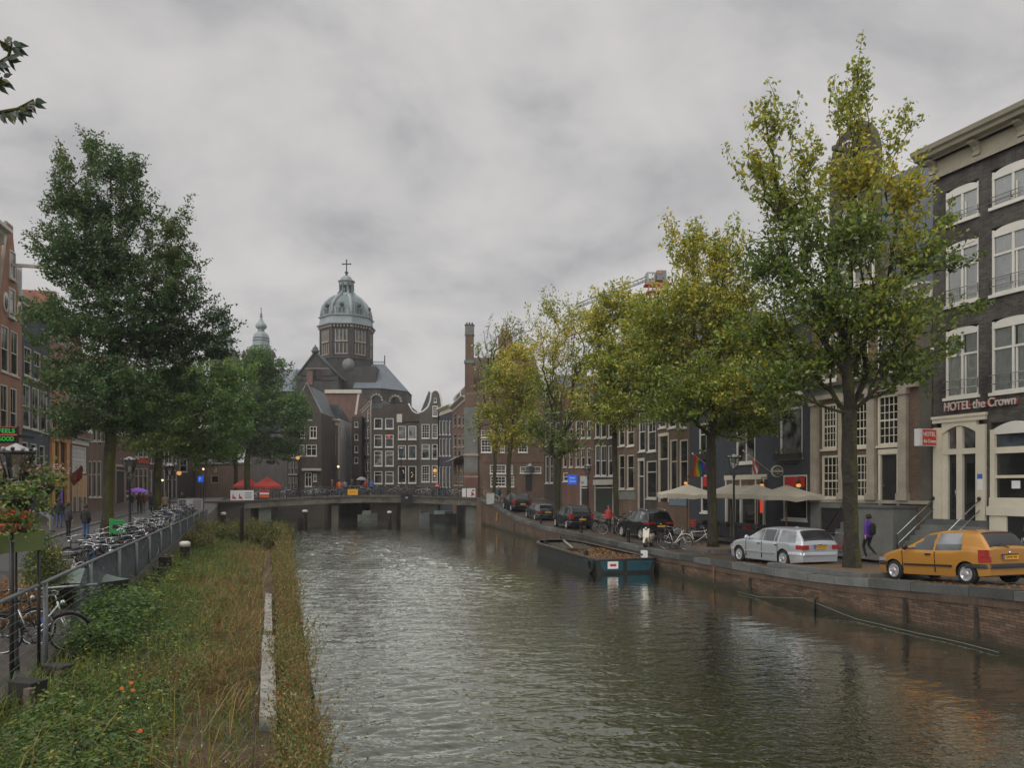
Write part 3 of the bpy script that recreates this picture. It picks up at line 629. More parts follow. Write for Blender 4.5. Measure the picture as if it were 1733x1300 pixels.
    def gable(s, kind, h, m=None, trim=None, z=None, xc=None, wtop=1.4, w=None):
        z = z if z is not None else s.z1; m = m or s.wall; w = w or s.w; xc = xc if xc is not None else s.w/2; a, b = xc-w/2, xc+w/2
        if kind == 'spout': poly = [(a,z),(b,z),(xc+wtop/2,z+h-.8),(xc+wtop/2,z+h),(xc-wtop/2,z+h),(xc-wtop/2,z+h-.8)]
        elif kind == 'neck':
            poly = [(a,z),(b,z)]
            for i in range(9): q = i/8*PI/2; poly.append((b-(w/2-wtop/2)*math.sin(q), z+h*.42*(1-math.cos(q))+.05))
            poly += [(xc+wtop/2, z+h*.8)] + [(xc+wtop/2*math.cos(q), z+h*.8+h*.2*math.sin(q)) for q in np.linspace(.15, PI-.15, 9)] + [(xc-wtop/2, z+h*.8)]
            for i in range(8, -1, -1): q = i/8*PI/2; poly.append((a+(w/2-wtop/2)*math.sin(q), z+h*.42*(1-math.cos(q))+.05))
        elif kind == 'step':
            poly = [(a,z),(b,z)]; n = 4
            for i in range(n): x = b-(w/2-wtop/2)*i/n; poly += [(x, z+h*(i+1)/(n+1)), (b-(w/2-wtop/2)*(i+1)/n, z+h*(i+1)/(n+1))]
            poly += [(xc+wtop/2, z+h), (xc-wtop/2, z+h)]
            for i in range(n-1, -1, -1): x = a+(w/2-wtop/2)*(i+1)/n; poly += [(x, z+h*(i+1)/(n+1)), (a+(w/2-wtop/2)*i/n, z+h*(i+1)/(n+1))]
        else: poly = [(a,z),(b,z),(xc,z+h)]
        mb = MB(); mb.prism(poly, 0, .35, m); g = mb.build('gable', s.t)
        if trim:
            mb = MB(); pts = poly[2:] if len(poly) > 3 else [poly[1], poly[2], poly[0]]
            mb.tube([(p[0], .12, p[1]+.03) for p in ([poly[1]]+pts+[poly[0]] if len(poly) > 3 else pts)], .13, trim, 5, smooth=False); mb.build('coping', s.t)
        return g
    def chimney(s, x, y, z0, z1, w=.7, m=None):
        mb = MB(); m = m or s.wall; mb.box(x-w/2, x+w/2, y-w/2, y+w/2, z0, z1, m); mb.box(x-w/2-.06, x+w/2+.06, y-w/2-.06, y+w/2+.06, z1, z1+.15, M['stone'])
        for q in (-.18, .18): mb.lathe([(.1,0),(.09,.4)], M['red_tile'], 8, (x+q*w/.7, y, z1+.15))
        mb.build('chimney', s.t)
    def box(s, name, x0, x1, y0, y1, z0, z1, m): mb = MB(); mb.box(x0, x1, y0, y1, z0, z1, m); return mb.build(name, s.t)
    def beam(s, x, z, L=1.6, m=None): mb = MB(); mb.box(x-.1, x+.1, -L, .3, z, z+.22, m or M['offwhite']); mb.tube([(x,-L+.15,z),(x,-L+.15,z-.18)], .02, M['iron'], 5); mb.build('hoist_beam', s.t)

def text_obj(name, body, m, width, parent, loc, rot=(R(90),0,0), extrude=.02, height=None, bold=True):
    cu = bpy.data.curves.new(name, 'FONT'); cu.body = body; cu.extrude = extrude; cu.align_x = 'LEFT'; cu.size = 1.0
    if bold: cu.offset = .012
    o = bpy.data.objects.new(name, cu); COL.objects.link(o); bpy.context.view_layer.update()
    dims = o.dimensions.copy(); me = bpy.data.meshes.new_from_object(o.evaluated_get(bpy.context.evaluated_depsgraph_get()))
    bpy.data.objects.remove(o); bpy.data.curves.remove(cu)
    sx = width/max(dims.x, 1e-3); sy = (height/max(dims.y, 1e-3)) if height else sx
    x0 = min(v.co.x for v in me.vertices); y0 = min(v.co.y for v in me.vertices)
    for v in me.vertices: v.co.x = (v.co.x-x0)*sx; v.co.y = (v.co.y-y0)*sy
    me.materials.clear(); me.materials.append(m)
    o = bpy.data.objects.new(name, me); link(o, parent, loc); o.rotation_euler = rot; return o

# ---------------- right bank: facade line
def frd(px):
    k = (px-CX)/F
    return 32.58/(k+.39) if px > 1375 else 26.6/(k+.25)
def frp(px): d = frd(px); return (X(px, d), d)
GR = 'canal houses on the right bank'

# the hotel
M['letter_grey'] = pbr('letter_grey', (.5,.46,.42), .6, .1); M['letter_red'] = pbr('letter_red', (.3,.045,.03), .6, .1)
def hotel():
    Hh = House('dark brick hotel with white arched windows, cream cornice and red lettering', frp(1579), frp(1850), 1.2, 18.15, M['hotel_brick'], 14, 'hotel', 'hotel')
    s = Hh; t = s.t
    def arched(x0, x1, yt, yb, bars=True, lit='curtain', style=0):
        x, z, w, h = s.rect(x0, x1, yt, yb); s.holes.append((x, z, w, h)); fm = M['white']; rise = .16*w
        f = MB(); b = .09; y0, y1 = .03, .13
        f.box(x, x+b, y0, y1, z, z+h-rise*.3, fm); f.box(x+w-b, x+w, y0, y1, z, z+h-rise*.3, fm); f.box(x+b, x+w-b, y0, y1, z, z+b, fm)
        # arched head board with white spandrel filling the segment
        arc = [(x+w/2 - w/2*math.cos(q)*1.0, z+h-rise + rise*math.sin(q)) for q in np.linspace(0, PI, 13)]
        f.prism([(p[0], p[1]) for p in arc][::-1] + [(x, z+h-rise-.1), (x+w, z+h-rise-.1)], y0-.01, y1-.02, fm)
        mid = x+w*.5; zt = z+(h-rise)*.66
        if style == 0: f.box(mid-.05, mid+.05, y0+.002, y1-.002, z+b, z+h-rise-.08, fm); f.box(x+b, x+w-b, y0+.004, y1-.004, zt-.045, zt+.045, fm)
        else: f.box(mid-.05, mid+.05, y0+.002, y1-.002, z+b, z+h-rise-.08, fm)
        f.box(mid+.12, mid+.17, y0+.01, y1, z+b, zt-.06, fm)
        wo = f.build('window', t)
        mb = MB(); mb.box(x-.08, x+w+.08, -.1, .04, z-.13, z, fm); mb.build('sill', wo)
        mb = MB(); mb.add([(x+.06,.09,z+.06),(x+w-.06,.09,z+.06),(x+w-.06,.09,z+h-rise-.1),(x+.06,.09,z+h-rise-.1)], [(0,1,2,3)], M['glass']); mb.build('pane', wo)
        if lit: 
            mb = MB(); nn = 26; cw = w-.2; vs = []
            for i in range(nn+1):
                yy = .135+.02*math.sin(i*2.1); vs += [(x+.1+cw*i/nn, yy, z+.08), (x+.1+cw*i/nn, yy, z+h-rise-.12)]
            gap = {'curtain': (0.42, .58), 'full': (2, 2), 'open': (.25, .75)}[lit]
            fs = [(2*i, 2*i+2, 2*i+3, 2*i+1) for i in range(nn) if not (gap[0] <= (i+.5)/nn <= gap[1])]
            mb.add(vs, fs, M['curtain'], True); mb.build('curtain', wo)
        if bars:
            mb = MB()
            for q in (.1, .22): mb.tube([(x-.06, -.1, z+h*q+.05), (x+w+.06, -.1, z+h*q+.05)], .022, M['steel'], 5)
            for xx in (x-.04, mid, x+w+.04): mb.tube([(xx, -.1, z+h*.1), (xx, -.1, z+h*.24)], .015, M['iron'], 4); mb.tube([(xx, -.1, z+h*.12), (xx, .05, z+h*.12)], .015, M['iron'], 4)
            mb.build('window_bar', wo)
    for (yl, yr, bl, br, lit, st) in ((313, 274, 372, 339, 'full', 1), (407, 375, 512, 491, 'full', 0), (553, 534, 671, 661, 'curtain', 0)):
        arched(1600, 1656, yl, bl, True, lit, st); arched(1678, 1751, yr, br, True, lit, st)
        arched(1776, 1832, yr-22, br-12, True, lit, st)
    # cream entrance: two doors under an arched head
    x, z, w, h = s.rect(1582, 1670, 702, 880); cr = M['cream']; s.holes.append((x+.1, z, w-.2, h-.2))
    f = MB(); pw = w*.17
    f.box(x, x+pw, -.12, .12, z, z+h-.5, cr); f.box(x+w-pw, x+w, -.12, .12, z, z+h-.5, cr)
    f.box(x-.06, x+w+.06, -.18, .12, z+h-.12, z+h, cr); f.box(x-.02, x+w+.02, -.14, .12, z+h-.3, z+h-.12, cr)
    iw0, iw1 = x+pw, x+w-pw; zs = z+h-.3
    arc = [(iw0 + (iw1-iw0)*(i/10), zs-.5+.32*math.sin(PI*i/10)) for i in range(11)]
    f.prism([(iw0, zs), *arc, (iw1, zs)], -.09, .12, cr)
    mid = (iw0+iw1)/2; zt = s.z(1630, 764)
    f.box(mid-.14, mid+.14, -.04, .12, z, zs-.2, cr); f.box(iw0, iw1, -.045, .12, zt-.12, zt+.12, cr)
    f.box(iw0, iw0+.25, -.02, .12, z, zs-.4, cr)
    f.build('door_frame', t)
    for a, b in ((iw0+.25, mid-.14), (mid+.14, iw1)):
        mb = MB(); mb.box(a, b, .1, .15, z, zt-.12, M['dark_door']); mb.box(a+.12, b-.12, .085, .1, z+.25, zt-.5, M['pane']); dd = mb.build('door', t)
        mb = MB(); mb.tube([(b-.1, .03, z+1.0), (b-.1, .03, z+1.3)], .02, M['chrome'], 6); mb.build('handle', dd)
        mb = MB(); mb.box(a, b, .1, .12, zt+.12, zs-.25, M['pane_curtain']); mb.build('transom_light', t)
    mb = MB(); mb.box(x+w-pw*.8, x+w-pw*.25, -.128, -.121, z+1.3, z+1.75, M['sign_white']); mb.box(x+w-pw*.8, x+w-pw*.25, -.129, -.121, z+1.78, z+1.98, M['blue_cloth']); mb.build('notice', t)
    # ground floor shop window
    for px0, px1 in ((1677, 1764), (1775, 1845)):
        x, z, w, h = s.rect(px0, px1, 712, 848); s.holes.append((x, z, w, h)); f = MB(); b = .2
        arc = [(x + w*i/10, z+h-.35+.35*math.sin(PI*i/10)) for i in range(11)]
        f.box(x, x+b, -.06, .12, z, z+h-.3, cr); f.box(x+w-b, x+w, -.06, .12, z, z+h-.3, cr)
        f.prism(arc[::-1] + [(x, z+h-.5), (x+w, z+h-.5)], -.03, .1, M['white']); f.box(x, x+w, -.12, .12, z-.25, z+.12, cr)
        z1, z2 = s.z(1700, 762), s.z(1700, 807); f.box(x+b, x+w-b, -.02, .12, z1-.13, z1+.13, cr); f.box(x+b, x+w-b, 0, .12, z2-.06, z2+.06, cr)
        wo = f.build('window', t)
        mb = MB(); mb.box(x+b, x+w-b, .1, .12, z+.1, z1-.13, M['pane']); mb.box(x+b, x+w-b, .08, .1, z1+.13, z+h-.45, M['pane_sky']); mb.build('pane', wo)
        if px0 == 1677: mb = MB(); xx = s.u(1717); mb.box(xx-.18, xx+.18, .078, .084, z+.5, z+.82, M['sign_white']); mb.build('notice', wo)
        mb = MB(); mb.box(x-.1, x+w+.1, -.16, .1, z-.62, z-.25, cr); mb.box(x, x+.75, -.1, .1, 1.2, z-.62, cr); mb.build('sill', wo)
        mb = MB(); mb.box(x+.75, x+w, -.03, .05, 1.2, z-.62, M['black'])
        q = random.Random(3+px0)
        for i in range(9):
            cx_, cz_ = x+1.0+q.random()*1.3, 1.7+q.random()*1.2
            mb.tube([(cx_+.16*math.cos(a)*q.random(), -.036, cz_+.16*math.sin(a)) for a in np.linspace(0, 3.5, 6)], .014, M['text_white'], 4)
        mb.build('shutter', t)
    # stoop
    x0 = s.u(1576); x1 = s.u(1676); zt = s.z(1628, 881); mb = MB(); n = 7
    for i in range(n): mb.box(x0+.1, x1-.05, -.5-.3*(n-1-i), .02, 1.2+(zt-1.2)*i/n, 1.2+(zt-1.2)*(i+1)/n, M['grey_stone'] if i < n-1 else M['granite'])
    mb.build('stoop', t)
    mb = MB()
    for xx in (s.u(1583), s.u(1661)):
        for hh in (.95, .5): mb.tube([(xx, -.05, zt+hh), (xx, -2.3, 1.25+hh)], .028, M['chrome'], 6)
        mb.tube([(xx, -2.3, 1.2), (xx, -2.3, 2.2)], .03, M['iron'], 6); mb.ball((xx, -.14, zt+.95), .09, M['iron'], 8)
    mb.build('handrail', t)
    s.body(); s.roof('flat', 0, M['lead_dark'])
    # great cornice
    z0 = 18.12; mb = MB(); cr = M['cream']; ww = s.w
    mb.box(-.1, ww, -.16, .1, z0, z0+.22, cr); mb.box(-.06, ww, -.10, .1, z0+.22, z0+.3, cr); mb.box(-.05, ww, -.06, .1, z0+.3, z0+.82, cr)
    prof = [(.1,.82),(-.3,.82),(-.34,.9),(-.62,.94),(-.66,1.08),(-.8,1.14),(-.86,1.32),(.1,1.32)]; k = len(prof)
    vs = [(-.5, p[0], z0+p[1]) for p in prof]+[(ww, p[0], z0+p[1]) for p in prof]
    mb.add(vs, [tuple(range(k)), tuple(range(2*k-1, k-1, -1))]+[(i, k+i, k+(i+1) % k, (i+1) % k) for i in range(k)], cr); mb.build('cornice', t)
    for px in (1569, 1592, 1657, 1733, 1800):
        xx = max(.1, s.u(px)) if px != 1592 else None
        if xx is None: continue
        pr = [(-.06,.05),(-.2,.08),(-.17,.3),(-.26,.55),(-.5,.72),(-.56,.82),(-.06,.82)]
        vs = [(xx-.15, p[0], z0+.2+p[1]*.76) for p in pr]+[(xx+.15, p[0], z0+.2+p[1]*.76) for p in pr]; k = len(pr)
        mb.add(vs, [tuple(range(k)), tuple(range(2*k-1, k-1, -1))]+[(i, k+i, k+(i+1) % k, (i+1) % k) for i in range(k)], cr); mb.build('bracket', t)
    # lettering
    zz = s.z(1603, 697); xa, xb, xc, xd = s.u(1603), s.u(1646.5), s.u(1651), s.u(1724)
    for m, y, dx in ((M['letter_red'], -.1, .05), (M['letter_grey'], -.17, 0)):
        text_obj('lettering', 'HOTEL', m, xb-xa, t, (xa+dx, y, zz), extrude=.03, height=.38)
        text_obj('lettering', 'the Crown', m, xd-xc, t, (xc+dx, y, zz), extrude=.03, height=.38)
    mb = MB(); mb.box(xb-.05, xc+.15, -.16, -.12, zz+.16, zz+.2, M['steel']); mb.build('bar', t)
    # white lamp beside door, camera
    mb = MB(); mb.ball((.12, -.2, s.z(1590, 591)), .1, M['white'], 10); mb.tube([(.12,-.2,s.z(1590,591)),(.12,0,s.z(1590,591)+.05)], .02, M['iron'], 5); mb.build('lamp', t)
    # projecting sign box
    sg = thing('hotel_sign', 'red projecting hotel sign box with white lettering beside the cream entrance', 'sign'); p = s.P0 + s.e*.12; n = -s.n
    sg.location = (p.x, p.y, 0); ang = math.atan2(-n.y, -n.x); sg.rotation_euler = (0, 0, ang)   # local x runs from the street to the wall
    z0, z1 = Z(755, 34.3), Z(726, 34.3)
    mb = MB(); mb.box(-1.12, -.1, -.14, .14, z0, z1, M['sign_white']); mb.build('box', sg)
    mb = MB(); mb.box(-.95, -.1, -.147, -.141, z0+.03, z1-.03, M['sign_red']); mb.build('panel', sg)
    hh = z1-z0
    text_obj('lettering', 'HOTEL', M['text_white'], .72, sg, (-.89, -.15, z0+hh*.56), extrude=.004, height=hh*.26)
    text_obj('lettering', 'the Crown', M['text_white'], .74, sg, (-.89, -.15, z0+hh*.18), extrude=.004, height=hh*.22)
    mb = MB(); mb.box(-.1, .05, -.03, .03, z1-.2, z1-.12, M['iron']); mb.box(-.1, .05, -.03, .03, z0+.1, z0+.18, M['iron']); mb.build('bracket', sg)
hotel()

def classic():
    s = House('classical canal house with tan stone pilasters, cream framed small-paned windows and stoop', frp(1374), frp(1577), 1.15, 12.9, M['brown_brick'], 11, group=GR); t = s.t
    for x0, x1, y0, y1 in ((1391,1416,684,760),(1439,1469,680,757),(1485,1522,668,754)): s.win(x0, x1, y0, y1, 'grid4', M['cream'])
    for x0, x1, y0, y1 in ((1391,1423,771,844),(1441,1470,770,843)): s.win(x0, x1, y0, y1, 'grid4', M['cream'])
    s.door(1487, 1522, 768, 858, M['dark_door'], M['cream'], .0)
    for x0, x1, y0, y1 in ((1391,1416,566,645),(1439,1469,560,640),(1485,1521,552,632)): s.win(x0, x1, y0, y1, 'cross', M['white'], M['pane_curtain'])
    s.win(1446, 1473, 864, 880, 'plain', M['cream'])
    # stone base, pilasters, entablature
    zb = s.z(1450, 846); mb = MB(); a = s.u(1427)
    mb.box(a, s.u(1486), -.1, -.005, s.z(1450,864)+.1, zb, M['grey_stone']); mb.box(0, s.u(1391), -.1, -.005, 1.1, zb, M['grey_stone']); mb.box(s.u(1391), a, -.1, -.005, s.z(1410, 860), zb, M['grey_stone']); mb.box(-.02, s.w, -.14, -.101, zb-.16, zb, M['stone']); mb.build('plinth', t)
    mb = MB(); mb.box(s.u(1391), a, -.02, .0, 1.15, s.z(1410, 860), M['room']); mb.build('cellar_shade', t)  # dark sheet stands in for the shade inside the cellar opening
    zt = s.z(1500, 662)
    for p0, p1 in ((1376,1387),(1423,1436),(1471,1484),(1524,1538)):
        x0, x1 = s.u(p0), s.u(p1); mb = MB(); mb.box(x0, x1, -.2, -.005, zb+.3, zt, M['tan_stone']); mb.box(x0-.08, x1+.08, -.26, -.005, zb, zb+.34, M['stone']); mb.box(x0-.07, x1+.07, -.27, -.005, zt-.28, zt, M['stone']); mb.build('pilaster', t)
    x1 = s.u(1556); mb = MB(); mb.box(-.02, x1, -.24, -.002, zt, zt+.22, M['tan_stone']); mb.box(-.02, x1, -.18, -.002, zt+.22, zt+.6, M['grey_stone']); mb.box(-.05, x1+.1, -.45, -.002, zt+.6, zt+.78, M['dark_stone']); mb.build('entablature', t)
    # stoop with stone wall, stair and iron post
    xa, xb = s.u(1480), s.u(1552); zd = s.z(1505, 859); mb = MB()
    mb.box(xa, xb, -1.5, -.02, 1.1, zd, M['grey_stone'])
    for i in range(5): mb.box(xa-.34*(i+1), xa-.34*i, -1.5, -.3, 1.1, zd-(zd-1.1)*(i+1)/6, M['granite'])
    mb.box(xa-.05, xb+.06, -1.58, -.02, zd, zd+.1, M['granite']); mb.build('stoop', t)
    mb = MB(); mb.tube([(xa+.05,-1.45,zd),(xa+.05,-1.45,zd+1.05)], .05, M['iron'], 8); mb.ball((xa+.05,-1.45,zd+1.1), .08, M['iron'], 8); mb.tube([(xa+.05,-1.45,zd+.9),(xa-1.7,-1.45,2.1)], .03, M['iron'], 6); mb.build('handrail', t)
    s.body()
    # the open cellar has no boards, only the dark sheet painted as its shade
    s.cornice(None, .7, .5, M['white'], 6)
    z = 13.6; s.gable('neck', 22.7-z, M['dark_brick'], M['dark_stone'], z, s.u(1443), 3.0, 6.2)
    g = s.u(1443); 
    s.beam(g, 21.2, 1.3, M['dark_stone'])
    for zz, hw in ((14.4, .75), (17.6, .6), (20.1, .35)):
        for dx in ((-1.5, .1) if zz < 15 else (-.6,)): 
            wo = add_window(t, g+dx, zz, hw*1.7, 1.9, 'sash', M['white'], M['pane_curtain']); wo.location.y = -.1
    s.roof('front', 8.3, M['blue_tile'], 13.55)
    # recess towards the hotel drawn as a proud dark strip, shade in its colour
    s.box('recess_shade', s.u(1557), s.w-.02, -.03, -.002, 1.2, 12.9, M['dark_stone'])
classic()

def cafe():
    s = House('slate painted cafe building with cream front frame and red window panels', frp(1168), frp(1374), 1.12, 13.4, M['slate_paint'], 11, group=GR); t = s.t
    W, P = M['white'], M['pane']
    s.win(1183,1206,716,772,'cross',W); s.win(1246,1278,688,784,'cross',W,M['pane_curtain']); s.win(1320,1358,690,775,'plain',W,M['pane_curtain'])
    for a, b, c, d in ((1183,1206,640,690),(1246,1278,610,668),(1320,1358,590,668)): s.win(a, b, c, d, 'sash', W)
    s.win(1186,1212,804,868,'plain',W); s.win(1325,1366,804,880,'plain',W)
    x, z, w, h = s.rect(1228, 1297, 804, 886); s.holes.append((x, z, w, h))
    f = MB()
    for q in (0, .2, .38, .75, .93): f.box(x+w*q, x+w*q+.12, -.04, .1, z, z+h-.3, W)
    f.box(x-.1, x+w+.1, -.06, .12, z+h-.3, z+h, M['cream']); f.build('shop_front', t)
    mb = MB(); mb.box(x+.1, x+w, .1, .12, z, z+h-.75, M['pane']); mb.build('pane', t)
    mb = MB(); mb.box(x+.12, x+w-.1, -.01, .11, z+h-.72, z+h-.3, M['brown_brick']); mb.build('name_board', t)
    q = random.Random(5); mb = MB()
    for i in range(17): 
        xx = x+w*.28+i*w*.03; mb.box(xx, xx+w*.012, -.02, -.012, z+h-.95, z+h-.95+.25+.06*q.random(), M['text_white'])
    mb.box(x+w*.25, x+w*.82, -.012, .02, z+h-1.0, z+h-.62, M['wood']); mb.build('lettering', t)
    mb = MB(); xx = s.u(1287.5); mb.box(xx-.12, xx+.12, .02, .05, z+.7, z+h-1.0, M['neon_red']); mb.build('neon_strip', t)
    for p0, p1 in ((1190,1210),(1329,1362)):
        x0, zz, ww, hh = s.rect(p0, p1, 807, 824); mb = MB(); mb.box(x0, x0+ww, -.035, .015, zz, zz+hh, M['red']); mb.build('red_panel', t)
    for p0, p1 in ((1318,1360),(1186,1210)):
        x0, zz, ww, hh = s.rect(p0, p1, 768, 778); mb = MB(); mb.box(x0, x0+ww, -.4, -.1, zz, zz+hh, M['wood_dark'])
        pl = mb.build('flower_box', t); q = random.Random(p0); mb = MB()
        for i in range(70):
            c = Vector((x0+q.random()*ww, -.25+(q.random()-.5)*.35, zz+hh+q.random()*.28)); d1 = Vector((q.random()-.5, q.random()-.5, q.random()-.2))*.2; d2 = Vector((q.random()-.5, q.random()-.5, q.random()-.5))*.18
            mb.add([c, c+d1, c+d1+d2, c+d2], [(0,1,2,3)], M['leaf_a'] if q.random() < .8 else M['leaf_y'])
        mb.build('plants', pl)
    s.body(); s.cornice(None, .5, .4, W); s.roof('front', 3.0, M['slate'], 13.85)
    # wall lanterns glowing amber, beer sign
    for px, py in ((1298, 822), (1361, 822), (1165, 818)):
        xx = s.u(px); zz = s.z(px, py); mb = MB(); mb.box(max(0,xx)-.03, max(0,xx)+.03, -.35, 0, zz+.45, zz+.5, M['iron']); mb.lathe([(.15,0),(.1,.12),(.03,.22)], M['iron'], 8, (max(0,xx), -.35, zz+.1)); mb.tube([(max(0,xx),-.35,zz+.3),(max(0,xx),-.35,zz+.47)], .02, M['iron'], 5); lo = mb.build('lantern', t)
        mb = MB(); mb.ball((max(0,xx), -.35, zz), .14, M['lamp_warm'], 8, .8); mb.build('bulb', lo)
    return s
M['leaf_a'] = leafm('leaf_a', (.075,.13,.03)); M['leaf_y'] = leafm('leaf_y', (.32,.26,.04))
S_CAFE = cafe()

def right_row():
    W = M['white']
    # brown house with cream doorway
    s = House('brown brick house with tall cream doorway and pale window frames', frp(1113), frp(1167), 1.12, 14.5, M['brown_brick'], 10, group=GR)
    s.door(1115, 1132, 738, 850, M['dark_door'], M['cream'], .35)
    for a, b in ((1134,1146),(1150,1164)): s.win(a, b, 744, 842, 'tall', M['cream'])
    for y0, y1 in ((668,724),(590,645)):
        for a, b in ((1115,1127),(1131,1144),(1149,1162)): s.win(a, b, y0, y1, 'sash', W)
    x0, zz, ww, hh = s.rect(1134, 1166, 843, 856); s.box('fascia', x0, x0+ww, -.06, -.003, zz, zz+hh, M['blue_paint_wood'])
    s.body(); s.cornice(None, .6, .4, M['offwhite']); s.roof('deep', 3, M['slate'], 15)
    s = House('narrow black brick house with tall white sash windows', frp(1079), frp(1113), 1.15, 13.5, M['dark_brick'], 10, group=GR)
    for y0, y1 in ((698,764),(620,676)):
        for a, b in ((1081,1092),(1096,1110)): s.win(a, b, y0, y1, 'sash', W)
    s.win(1094, 1111, 780, 844, 'trans', M['offwhite']); s.door(1080, 1091, 780, 868, M['dark_door'], M['offwhite'], .3)
    s.body(); s.gable('neck', 3.6, None, M['stone'], wtop=1.5); s.roof('deep', 3, M['red_tile'])
    s = House('brown brick house with cream ground floor behind the thin trunk', frp(1041), frp(1079), 1.2, 13.0, M['brown_brick'], 10, group=GR)
    for a, b in ((1047,1057),(1061,1073)):
        s.win(a, b, 770, 828, 'tall', M['offwhite']); s.win(a, b, 708, 755, 'sash', W); s.win(a, b, 640, 690, 'sash', W)
    x0, zz, ww, hh = s.rect(1046, 1076, 832, 846); s.box('fascia', x0, x0+ww, -.05, -.003, zz, zz+hh, M['grey_stone'])
    s.body(); s.cornice(None, .55, .4, M['offwhite']); s.roof('front', 2.6, M['red_tile'], 13.5)
    s = House('black brick house with three white sash windows over a grey panelled door', frp(1005), frp(1041), 1.2, 13.8, M['dark_brick'], 10, group=GR)
    for y0, y1 in ((754,806),(690,741),(628,675)):
        for a, b in ((1007,1015),(1016.5,1026),(1029,1037)): s.win(a, b, y0, y1, 'sash', W)
    s.door(1006, 1038, 820, 868, M['green_door'], M['offwhite'], .12)
    x0, zz, ww, hh = s.rect(1005.5, 1038, 812, 821); s.box('door_head', x0, x0+ww, -.12, -.003, zz, zz+hh, M['offwhite'])
    s.body(); s.gable('neck', 3.4, None, M['offwhite'], wtop=1.6); s.roof('deep', 3, M['red_tile'])
    s = House('wide red brick house with white sills and a pale doorway', frp(951), frp(1005), 1.25, 14.5, M['red_brick'], 10, group=GR)
    for a, b in ((953,959),(963,969),(974,981),(983,990),(993,1000)):
        s.win(a, b, 758, 791, 'sash', M['offwhite']); s.win(a, b, 712, 742, 'sash', W); s.win(a, b, 660, 695, 'sash', W)
    s.win(953, 961, 800, 815, 'sash', W); s.door(982, 996, 822, 862, M['dark_door'], W, .1)
    s.body(); s.cornice(None, .6, .4, M['offwhite']); s.roof('front', 2.6, M['red_tile'], 15)
    s = House('dark brown house with tall white ground floor windows behind the forked tree', frp(921), frp(951), 1.5, 14.0, M['dark_brick'], 10, group=GR)
    for y0, y1 in ((772,818),(715,755),(660,698)):
        for a, b in ((923,928),(930,936),(940,947)): s.win(a, b, y0, y1, 'tall', W)
    s.body(); s.cornice(None, .5, .4, M['offwhite']); s.roof('deep', 2.8, M['slate'], 14.5)
right_row()

